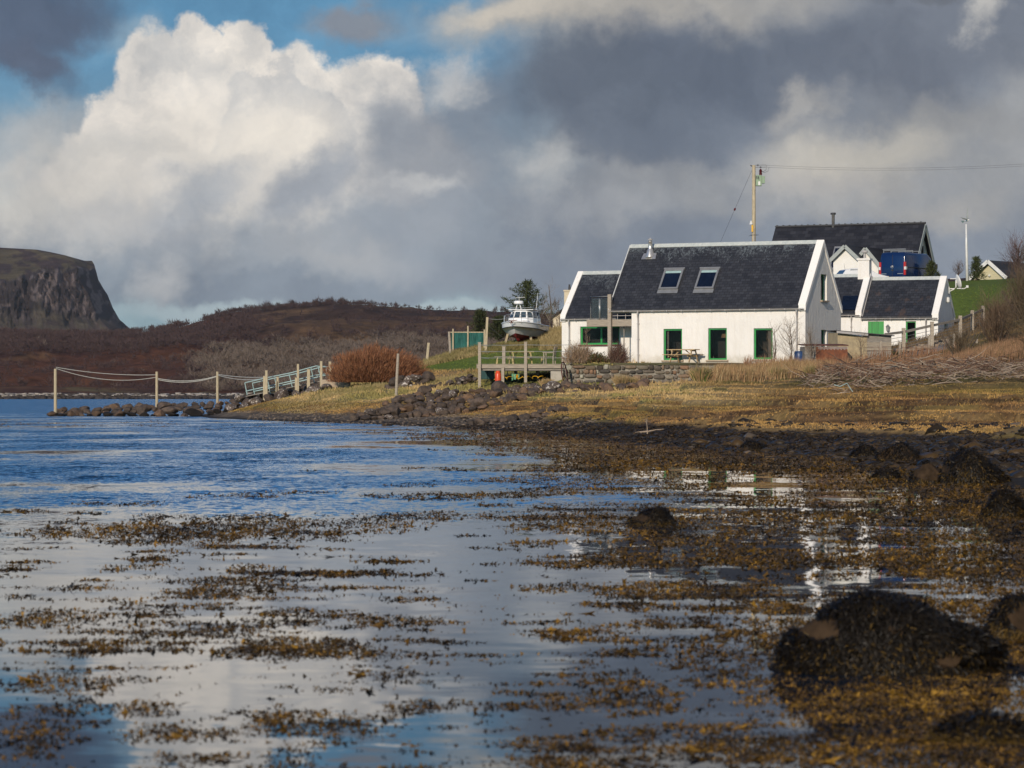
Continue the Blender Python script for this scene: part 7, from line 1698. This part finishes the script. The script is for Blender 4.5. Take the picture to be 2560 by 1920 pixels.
# ------------------------------------------------------------------ driftwood
def branch(mb, p, d, L_, r, rg, kink=.25, n=6, forks=1):
    pts = [p.copy()]; v = d.normalized()
    for k in range(n): v = (v + Vector(rg.normal(0, kink, 3)) * .6); v.z *= .8; v.normalize(); pts.append(pts[-1] + v * (L_ / n))
    rr = [r * (1 - .75 * k / n) for k in range(n + 1)]; mb.tube(pts, rr, None, 5)
    for _ in range(forks): i = int(rg.integers(1, n)); mb2 = pts[i]; branch(mb, mb2, v + Vector(rg.normal(0, .7, 3)), L_ * .4, rr[i] * .6, rg, kink, 4, 0)
def driftwood():
    rg = np.random.default_rng(95); hv = MB(); hd = MB()
    for k in range(1100):
        u = 2010 + 640 * rg.random() ** 1.0; f = rg.random(); d = 124 + f * 12; 
        if u < 2090 and f < .25: continue
        x = (u - CX) / F * d; zb = GH(x, d); z = zb + rg.uniform(0, .95) * (1 - .6 * abs(f - .5)) * np.interp(u, [2000, 2120, 2400, 2600], [.35, 1.0, 1.0, .7])
        ang = rg.normal(.15, .6) + (pi if rg.random() < .45 else 0); dv = Vector((cos(ang), sin(ang) * 1.2, rg.normal(.06, .33)))
        branch(hd if rg.random() < (.62 if f > .5 else .45) else hv, Vector((x, d, z)), dv, rg.uniform(.35, 1.4), rg.uniform(.010, .032), rg, .32, 6, int(rg.random() < .5))
    o = hv.build('driftwood_heap', M['drift'], fix=False); tag(o, 'tangled heap of bleached driftwood branches along the foot of the bank', 'driftwood', kind='stuff')
    o = hd.build('driftwood_litter', M['drift_dark'], fix=False); tag(o, 'brown rotting sticks and weed mixed through the driftwood heap', 'driftwood', kind='stuff')
    G = 'single branches sticking out of the driftwood'
    for px, py, d, dv, L_, r, lab, m in ((2255, 945, 130, (.75, 0, .75), .8, .04, 'thick bleached branch leaning up right from the middle of the driftwood heap', 'drift'), (2150, 935, 132, (.5, 0, .9), .95, .075, 'reddish rotten stump sticking up from the left of the driftwood heap', 'drift_dark'),
                                  (2385, 945, 129, (.28, 0, 1), .6, .035, 'short upright branch on the right part of the driftwood heap', 'drift'), (2175, 950, 123.5, (.35, 0, -.75), .7, .03, 'bleached stick slanting down across the front of the driftwood', 'drift'),
                                  (2330, 970, 123.5, (1, .2, .25), 1.3, .035, 'long pale branch lying low across the front of the driftwood', 'drift'), (2160, 1008, 121, (1, 0, .16), 1.6, .028, 'long thin branch lying on the turf in front of the driftwood', 'drift'),
                                  (2110, 1000, 121.5, (.7, 0, -.25), 1.0, .03, 'forked pale branch reaching left of the driftwood onto the turf', 'drift'), (2060, 995, 122, (1, 0, .2), 1.1, .028, 'pale branch at the leftmost edge of the driftwood', 'drift'), (1960, 968, 138, (.9, 0, .15), 1.3, .03, 'lone dark stick on the pebbles left of the driftwood', 'drift_dark')):
        rg2 = np.random.default_rng(int(px)); mb = MB(); branch(mb, Vector((0, 0, 0)), Vector(dv), L_, r, rg2, .12, 7, 2); o = mb.build('driftwood_branch', M[m]); b = P(px, py, d); b.z = max(b.z, GH(b.x, d) + .04); o.location = b; tag(o, lab, 'branch', G)
    rg2 = np.random.default_rng(8); mb = MB(); b = P(1620, 1078, 92); b.z = GH(b.x, 92) + .02
    branch(mb, Vector((-.02, 0, 0)), Vector((.12, 0, 1)), .55, .022, rg2, .12, 6, 3); branch(mb, Vector((-.25, 0, .05)), Vector((1, 0, .1)), .75, .025, rg2, .1, 6, 1); branch(mb, Vector((0, 0, .08)), Vector((-.8, 0, -.1)), .4, .02, rg2, .1, 5, 1)
    o = mb.build('dead_branch', M['drift']); o.location = b; tag(o, 'pale forked dead branch standing alone on the dark mud', 'branch')
    p = [P(px, py, 122.5) for px, py in ((2085, 962), (2100, 966), (2118, 958), (2124, 968), (2132, 980), (2138, 988))]; mb = MB(); mb.tube([q - p[0] for q in p], .016, .016, 5); o = mb.build('old_rope', M['teal']); o.location = p[0]; tag(o, 'pale turquoise length of rope trailing over the driftwood', 'rope')
driftwood()

# ------------------------------------------------------------------ foreshore: weedy stones and seaweed
def lumps(name, n, rg, xs, ys, zs, size, cols, label, cat, m='weed'):
    bmm = bmesh.new(); bmesh.ops.create_icosphere(bmm, subdivisions=1, radius=1); bv = np.array([v.co[:] for v in bmm.verts]); bf = np.array([[q.index for q in f.verts] for f in bmm.faces]); bmm.free(); k = len(bv)
    v = bv[None] * (1 + rg.normal(0, .22, (n, k, 1))) * size[:, None, None] * np.stack([rg.uniform(.8, 1.5, n), rg.uniform(.8, 1.5, n), rg.uniform(.4, .75, n)], 1)[:, None]
    v = v + np.stack([xs, ys, zs], 1)[:, None]; f = bf[None] + (np.arange(n) * k)[:, None, None]
    return tag(np_mesh(name, v.reshape(-1, 3), f.reshape(-1, 3), M[m], np.repeat(cols, k, 0)), label, cat, kind='stuff')
def foreshore():
    rg = np.random.default_rng(101); n = 26000; u = rg.uniform(900, 2900, n); d = rg.uniform(48, 140, n); x = (u - CX) / F * d; z = ground_h(x, d)
    k = (z > -.08) & (z < .60) & (rg.random(n) < np.where(z > .35, .25, .75)) & (rg.random(n) < np.where(u < 1300, .35, 1)); x, d, z, u = x[k], d[k], z[k], u[k]; n = len(x)
    s = rg.uniform(.03, .09, n) * (1 + 1.0 * (rg.random(n) < .08)) * np.where(u > 1700, 1.35, 1); c = np.where(rg.random((n, 1)) < .05, (.10, .075, .05), (.026, .018, .010)) * rg.uniform(.5, 1.5, (n, 1)); c = np.where(rg.random((n, 1)) < .16, (.060, .036, .014), c)
    lumps('beach_stones', n, rg, x, d, z, s, c, 'small dark weed covered stones and pebbles on the foreshore', 'stones')
    rg = np.random.default_rng(102); n = 9000; u = rg.uniform(620, 1500, n); d = rg.uniform(108, 172, n); x = (u - CX) / F * d; z = ground_h(x, d); k = (z > -.05) & (z < .5) & (rg.random(n) < .5); x, d, z = x[k], d[k], z[k]; n = len(x)
    lumps('shingle', n, rg, x, d, z, rg.uniform(.03, .08, n), np.array((.13, .10, .075)) * rg.uniform(.4, 1.6, (n, 1)), 'brown shingle at the foot of the boulder pile', 'shingle', 'blade')
foreshore()
def frond_field(px, py, rg, per, hh, spread, lift):
    """px,py: where on the water; returns clumps of small forked fronds"""
    n = len(px); d = CAMZ * F / np.maximum(py - HZ, 20); x = (px - CX) / F * d
    o = np.stack([x, d, np.full(n, .0)], 1); p = np.repeat(o, per, 0); N_ = n * per; sc = np.repeat(spread, per)
    p[:, 0] += rg.normal(0, 1, N_) * sc; p[:, 1] += rg.normal(0, 1.6, N_) * sc; h = np.repeat(hh, per) * rg.uniform(.5, 1.3, N_); a = rg.uniform(0, 2 * pi, N_); tilt = rg.uniform(.7, 1.5, N_); flat = rg.random(N_) < .45; tilt = np.where(flat, rg.uniform(1.38, 1.55, N_), tilt); h = h * np.where(flat, 2.1, .9) * np.exp(rg.normal(0, .25, N_))
    dv = np.stack([np.cos(a) * np.sin(tilt), np.sin(a) * np.sin(tilt), np.cos(tilt)], 1); sd = np.stack([-np.sin(a + rg.normal(0, .6, N_)), np.cos(a), rg.normal(0, .4, N_)], 1); w = sd * (h * np.where(flat, .09, .20))[:, None]
    s0 = p + np.array([0, 0, -.006]); m = s0 + dv * (h * .55)[:, None]; t1 = s0 + dv * h[:, None] + w * 1.5; t2 = s0 + dv * h[:, None] * .9 - w * 1.6
    v = np.stack([s0 - w * .5, s0 + w * .5, m + w, m - w, t1, t2], 1).reshape(-1, 3); b = np.arange(N_) * 6
    f = np.concatenate([np.stack([b, b + 1, b + 2], 1), np.stack([b, b + 2, b + 3], 1), np.stack([b + 3, b + 2, b + 4], 1), np.stack([b + 3, b + 2, b + 5], 1)]); return v, f, N_
PATCH = [(560, 1325, 400, 34, 1), (900, 1313, 160, 22, .8), (200, 1335, 260, 14, .8), (740, 1625, 190, 30, 1), (960, 1640, 130, 14, .6), (180, 1705, 180, 30, .7), (250, 1770, 200, 22, .6), (100, 1545, 160, 22, .8), (420, 1560, 190, 10, .7),
         (700, 1555, 120, 12, .9), (1000, 1555, 140, 18, .9), (260, 1500, 130, 9, .7), (1000, 1500, 120, 9, .7), (760, 1815, 190, 30, .8), (420, 1830, 130, 26, .8), (60, 1850, 130, 40, .8), (980, 1690, 150, 22, .7), (730, 1785, 130, 14, .8), (1060, 1770, 90, 22, .8), (870, 1725, 100, 8, .5),
         (600, 1240, 110, 8, .8), (360, 1260, 70, 7, .7), (70, 1279, 70, 5, .7), (220, 1284, 60, 5, .7), (230, 1260, 50, 4, .7), (350, 1260, 40, 4, .7), (290, 1182, 65, 4, .7), (580, 1203, 80, 3, .6), (390, 1204, 30, 2, .6), (770, 1178, 50, 3, .6), (750, 1232, 90, 6, .7), (1060, 1290, 160, 12, .8), (1000, 1240, 110, 6, .7), (860, 1213, 60, 4, .6), (1030, 1213, 90, 7, .7), (1180, 1240, 100, 10, .8),
         (470, 1895, 90, 20, .5), (640, 1520, 60, 6, .5), (190, 1640, 60, 9, .5), (480, 1455, 110, 12, .6), (200, 1470, 90, 8, .6), (640, 1418, 70, 8, .4), (290, 1664, 40, 6, .5),
         (1560, 1725, 150, 30, .95), (1820, 1660, 150, 40, .95), (1440, 1755, 100, 24, .9), (2250, 1740, 420, 50, 1), (2230, 1722, 340, 26, 1), (2230, 1765, 340, 26, 1), (1800, 1700, 200, 26, .9), (1900, 1870, 300, 40, .9), (2300, 1880, 360, 70, 1), (1560, 1830, 110, 20, .8), (2150, 1600, 420, 70, .9), (2500, 1560, 160, 60, .9), (1420, 1580, 130, 12, .8), (1650, 1560, 150, 12, .8), (1880, 1520, 160, 16, .85), (1740, 1480, 140, 16, .8), (1380, 1470, 110, 12, .6), (1480, 1308, 230, 24, 1), (1750, 1345, 170, 20, .95), (2000, 1330, 260, 18, .9), (2200, 1400, 330, 26, .95), (1700, 1400, 300, 20, .9), (2350, 1340, 240, 22, .9), (1420, 1410, 130, 12, .8), (1330, 1360, 80, 10, .7)]
def seaweed():
    rg = np.random.default_rng(111)
    def dens(px, py):
        d = CAMZ * F / (py - HZ); x = (px - CX) / F * d; m = np.zeros(len(px)); wob = (fbm(px / 60, py / 14, 4, 170) - .5)
        for a, b, rx, ry, s in PATCH:
            e = np.sqrt(((px - a) / rx) ** 2 + ((py - b) / ry) ** 2); m = np.maximum(m, s * sstep(1.15, .45, e + wob * 1.3))
        m = m * np.maximum(sstep(.8, 1.0, m) * .9, .45 + .55 * sstep(.38, .52, fbm(px / 34, py / 5, 3, 176)))
        # general streaky cover: dense to the right and close in under the mud
        n = fbm(x * .9, d * .30, 5, 180); n2 = fbm(px / 170, py / 6.5, 4, 183)
        cov = .235 * sstep(900, 2100, px) * sstep(1130, 1180, py) + .06 * sstep(1430, 1500, py) * sstep(900, 1500, px)
        cov = cov + .10 * sstep(1330, 1400, py); band = sstep(1040, 1075, py) * sstep(np.interp(px, [700, 1000, 1400, 2560], [1085, 1105, 1165, 1270]), np.interp(px, [700, 1000, 1400, 2560], [1060, 1085, 1130, 1240]), py) * sstep(850, 1250, px)
        cov = np.maximum(cov, .85 * band); cov = np.maximum(cov, .50 * sstep(950, 1500, px) * sstep(1100, 1130, py) * sstep(1330, 1290, py)); cov = np.maximum(cov, .22 * sstep(1045, 1055, py) * sstep(1085, 1068, py) * sstep(1200, 900, px))
        cov = cov + .10 * sstep(2100, 2500, px)
        q = n * .5 + n2 * .5; m = np.maximum(m, sstep(.62 - cov * .42, .70 - cov * .42, q) * (cov > .02)); m = m * (1 - .35 * sstep(1450, 1500, py) * sstep(1640, 1590, py) * sstep(1300, 1100, px))
        m = m * (1 - .97 * sstep(1150, 1000, px + wob * 400) * sstep(1100, 1125, py) * sstep(1232, 1215, py) * (m < .55))
        clear = np.exp(-(((px - 1730) / 340) ** 2 + ((py - 1255) / 75) ** 2)) * 1.0      # bright gap that mirrors the white wall
        m = m * (1 - clear * sstep(.60, .50, n2)); gap = np.exp(-(((px - 2080) / 300) ** 2 + ((py - 1435) / 22) ** 2)) * .6; m = m * (1 - gap * (n < .55))
        return np.clip(m, 0, 1)
    V = []; Fc = []; C = []; off = 0
    # (rows y0..y1, tries, fronds per clump, frond height, spread)
    for y0, y1, tries, per, hk, sk in ((1046, 1100, 60000, 3, .060, .12), (1100, 1180, 90000, 3, .045, .09), (1180, 1300, 95000, 4, .032, .06), (1300, 1440, 100000, 5, .026, .045), (1440, 1640, 100000, 7, .021, .030), (1640, 2050, 95000, 9, .0175, .022)):
        px = rg.uniform(-500, 3100, tries); py = rg.uniform(y0, y1, tries); k = rg.random(tries) < dens(px, py) * .85; 
        lone = (rg.random(tries) < .006) & (px > 200) & (py > 1420); k = k | lone; px, py = px[k], py[k]; n = len(px)
        hh = hk * rg.uniform(.6, 1.4, n); v, f, N_ = frond_field(px, py, rg, per, hh, np.full(n, sk), 0)
        base = np.array([(.140, .074, .013), (.095, .053, .013), (.055, .035, .011), (.028, .018, .008), (.22, .120, .018)]); w = rg.random(n); tone = fbm(px / 120, py / 20, 3, 190)
        ci = np.clip((tone * 5 - .4 + 1.3 * sstep(1690, 1720, py) * sstep(1850, 1800, py) * sstep(1650, 1900, px) + rg.normal(0, 1.2, n)).astype(int), 0, 4); lut = np.array([3, 2, 1, 0, 4]); c = base[lut[ci]] * rg.uniform(.6, 1.4, (n, 1)); far = sstep(1180, 1060, py)[:, None]; c = c * (1 - far) + np.array((.120, .072, .034)) * far * rg.uniform(.7, 1.3, (n, 1))
        c = np.repeat(c, per, 0) * rg.uniform(.75, 1.25, (N_, 1)); V.append(v); Fc.append(f + off); C.append(np.repeat(c, 6, 0)); off += len(v)
    # weed draped over the mud and stones above the water line
    n = 60000; u = rg.uniform(1150, 3000, n); dd = rg.uniform(52, 125, n); x = (u - CX) / F * dd; z = ground_h(x, dd); k = (z > -.02) & (z < .42 + .12 * (fbm(x, dd, 3, 200) - .5)) & (fbm(x * .8, dd * .5, 4, 201) > .44); x, dd, z = x[k], dd[k], z[k]; n = len(x)
    py_ = HZ + CAMZ * F / dd; v, f, N_ = frond_field(CX + F * x / dd, py_, rg, 4, np.full(n, .05) * rg.uniform(.6, 1.5, n), np.full(n, .07), 0); v[:, 2] += np.repeat(z, 4 * 6) + .035
    c = np.array([(.040, .025, .011), (.024, .016, .008), (.070, .040, .013), (.015, .010, .006)])[rg.integers(0, 4, n)] * rg.uniform(.7, 1.3, (n, 1)); V.append(v); Fc.append(f + off); C.append(np.repeat(c, 24, 0)); off += len(v)
    print('fronds', sum(len(c) for c in C) // 6)
    o = np_mesh('seaweed', np.concatenate(V), np.concatenate(Fc), M['weed'], np.concatenate(C)); tag(o, 'golden brown bladderwrack floating in streaks on the shallow water', 'seaweed', kind='stuff')
seaweed()
def weedy_rock(px, pyb, w, h, label, seed, depth=1.0, peak=0.0, bare=(), n=5000, frond=.03, d=None, z0=0.0, golden=.25, prof=None):
    """w,h in photo pixels; rock standing in the shallows, mostly hung with weed"""
    rg = np.random.default_rng(seed); d = d or CAMZ * F / (pyb - HZ); k = d / F; b = P(px, pyb, d); b.z = z0; t = thing('weedy_boulder', label, 'boulder', b)
    W_, H_ = w * k / 2, h * k; bm = bmesh.new(); bmesh.ops.create_icosphere(bm, subdivisions=5, radius=1)
    pl = [(Vector(rg.normal(0, 1, 3) * np.array([1, 1, .6])).normalized(), rg.uniform(.55, .85)) for _ in range(9)]
    for v in bm.verts:
        for nn, hh in pl:
            q = v.co.dot(nn)
            if q > hh: v.co -= nn * (q - hh) * .85
        c = v.co; q = float(fbm(np.array([c.x * 1.9 + c.z * 1.3]), np.array([c.y * 1.9 - c.z]), 5, seed)[0]) - .5; v.co *= 1 + q * .35
        s = max(0, v.co.z)
        if not prof: v.co.x = v.co.x * (1 - .30 * s) + peak * s; v.co.y *= (1 - .3 * s)
        else: v.co.x *= 1.22
        if prof:
            xn = min(.995, max(-.995, v.co.x / 1.0)); c0 = v.normal if False else None
            e = math.sqrt(max(.04, 1 - xn * xn)); hh = float(np.interp(xn, [p_[0] for p_ in prof], [p_[1] for p_ in prof])); yy = min(1.0, abs(v.co.y) / e); v.co.z = (1 if v.co.z > 0 else -.3) * hh * (1 - yy ** 2.2) ** .6 + (q * .12 if v.co.z > 0 else 0)
            v.co.x = xn
        v.co = Vector((v.co.x * W_, v.co.y * W_ * depth, v.co.z * H_ * (1.0 if prof else 1.05)))
    me = bpy.data.meshes.new('rock'); bm.to_mesh(me); vs = np.array([v.co[:] for v in bm.verts]); fs = [f for f in bm.faces]
    link('rock', me, M['bare_rock'], t, True)
    ctr = np.array([f.calc_center_median()[:] for f in fs]); nrm = np.array([f.normal[:] for f in fs]); ar = np.array([f.calc_area() for f in fs]); ok = ctr[:, 2] > -.02; pr = ar * ok
    for (bx, bz, br) in bare: pr = pr * (np.sqrt(((ctr[:, 0] / W_ - bx) / br) ** 2 + ((ctr[:, 2] / H_ - bz) / (br * .8)) ** 2 + 0) > (.8 + .5 * fbm(ctr[:, 0] / W_ * 6, ctr[:, 2] / H_ * 6, 3, 9)))
    pr = pr / pr.sum(); idx = rg.choice(len(fs), n, p=pr); bm.free(); p = ctr[idx] + rg.normal(0, W_ * .012, (n, 3)); nn = nrm[idx]; L_ = frond * rg.uniform(.6, 1.6, n)
    dv = nn * .35 + np.array([0, 0, -.75]) + rg.normal(0, .35, (n, 3)); dv /= np.linalg.norm(dv, axis=1)[:, None]; sd = np.cross(dv, nn) + rg.normal(0, .2, (n, 3)); sd /= np.linalg.norm(sd, axis=1)[:, None]; w_ = sd * (L_ * .10)[:, None]; p = p + nn * .012
    m = p + dv * (L_ * .5)[:, None] + nn * (L_ * .22)[:, None]; v = np.stack([p - w_ * .5, p + w_ * .5, m + w_, m - w_, p + dv * L_[:, None]], 1); v[..., 2] = np.maximum(v[..., 2], -z0 - .01); v = v.reshape(-1, 3); q = np.arange(n) * 5
    f = np.concatenate([np.stack([q, q + 1, q + 2], 1), np.stack([q, q + 2, q + 3], 1), np.stack([q + 3, q + 2, q + 4], 1)])
    lowc = sstep(.55, .1, p[:, 2] / H_)[:, None]; g = rg.random((n, 1)) < golden * (.25 + 1.5 * lowc); c = np.where(g, (.060, .036, .008), (.010, .0075, .005)) * rg.uniform(.5, 1.5, (n, 1)); np_mesh('seaweed_cover', v, f, M['weed'], np.repeat(c, 5, 0), t)
weedy_rock(2235, 1700, 570, 184, 'large pyramid shaped weed hung boulder in the near right foreground', 201, .5, 0, [(-.66, .60, .17), (-.05, .60, .07), (.40, .20, .13)], 42000, .036, golden=.10, d=15.15, prof=[(-1, 0), (-.95, .42), (-.66, .75), (-.41, .92), (-.27, 1), (-.10, .985), (.27, .83), (.41, .67), (.72, .54), (.93, .32), (1, 0)])
weedy_rock(2560, 1590, 230, 90, 'smooth boulder cut by the right edge behind the large foreground boulder', 202, .9, .0, [(.1, .55, .5)], 6000, .04, golden=.5)
weedy_rock(1625, 1312, 135, 38, 'low dark boulder breaking the surface in the middle of the bay', 203, .9, .15, [(-.3, .5, .3)], 5000, .035)
weedy_rock(2430, 1208, 215, 84, 'biggest dark block of the shore rocks at the right edge', 204, .9, .1, [(-.75, .5, .2)], 9000, .06)
weedy_rock(2330, 1206, 120, 50, 'brown faced block just left of the biggest shore rock', 205, .9, .0, [(-.2, .55, .5)], 4000, .05)
weedy_rock(2262, 1160, 170, 48, 'rounded weedy rock below the turf edge left of the biggest shore rock', 206, .9, .0, (), 5000, .06)
weedy_rock(2165, 1148, 90, 34, 'small rounded weedy rock further left along the turf edge', 207, .9, .0, (), 3500, .06)
weedy_rock(2215, 1196, 75, 26, 'low flat weedy rock awash off the right shore', 208, .9, .0, (), 2500, .05)
weedy_rock(2512, 1292, 110, 62, 'dark weedy rock at the right edge below the biggest shore rock', 209, .9, .0, (), 5000, .05)
weedy_rock(1880, 1130, 78, 26, 'dark weedy rock at the water edge below the middle of the turf', 210, .9, .0, [(-.4, .3, .3)], 3000, .06)
weedy_rock(1480, 1078, 50, 14, 'small dark hump of weed on the mud below the garden wall', 212, .9, .0, (), 1500, .05, d=104, z0=.02)
weedy_rock(2470, 1850, 300, 50, 'submerged weedy hump at the bottom right corner', 213, .8, .0, (), 14000, .035, golden=.6)

# ------------------------------------------------------------------ air between here and the far headland
def haze():
    mb = MB(); mb.box(-2600, -320, -13.5, 2600, 3950, 210); m = bpy.data.materials.new('haze'); m.use_nodes = True; nt = m.node_tree; nt.nodes.clear()
    v = nt.nodes.new('ShaderNodeVolumePrincipled'); v.inputs['Density'].default_value = .000035; v.inputs['Color'].default_value = (.90, .94, 1, 1); v.inputs['Anisotropy'].default_value = .2
    o = nt.nodes.new('ShaderNodeOutputMaterial'); nt.links.new(v.outputs[0], o.inputs['Volume']); h = mb.build('haze', m); tag(h, kind='stuff')
haze()
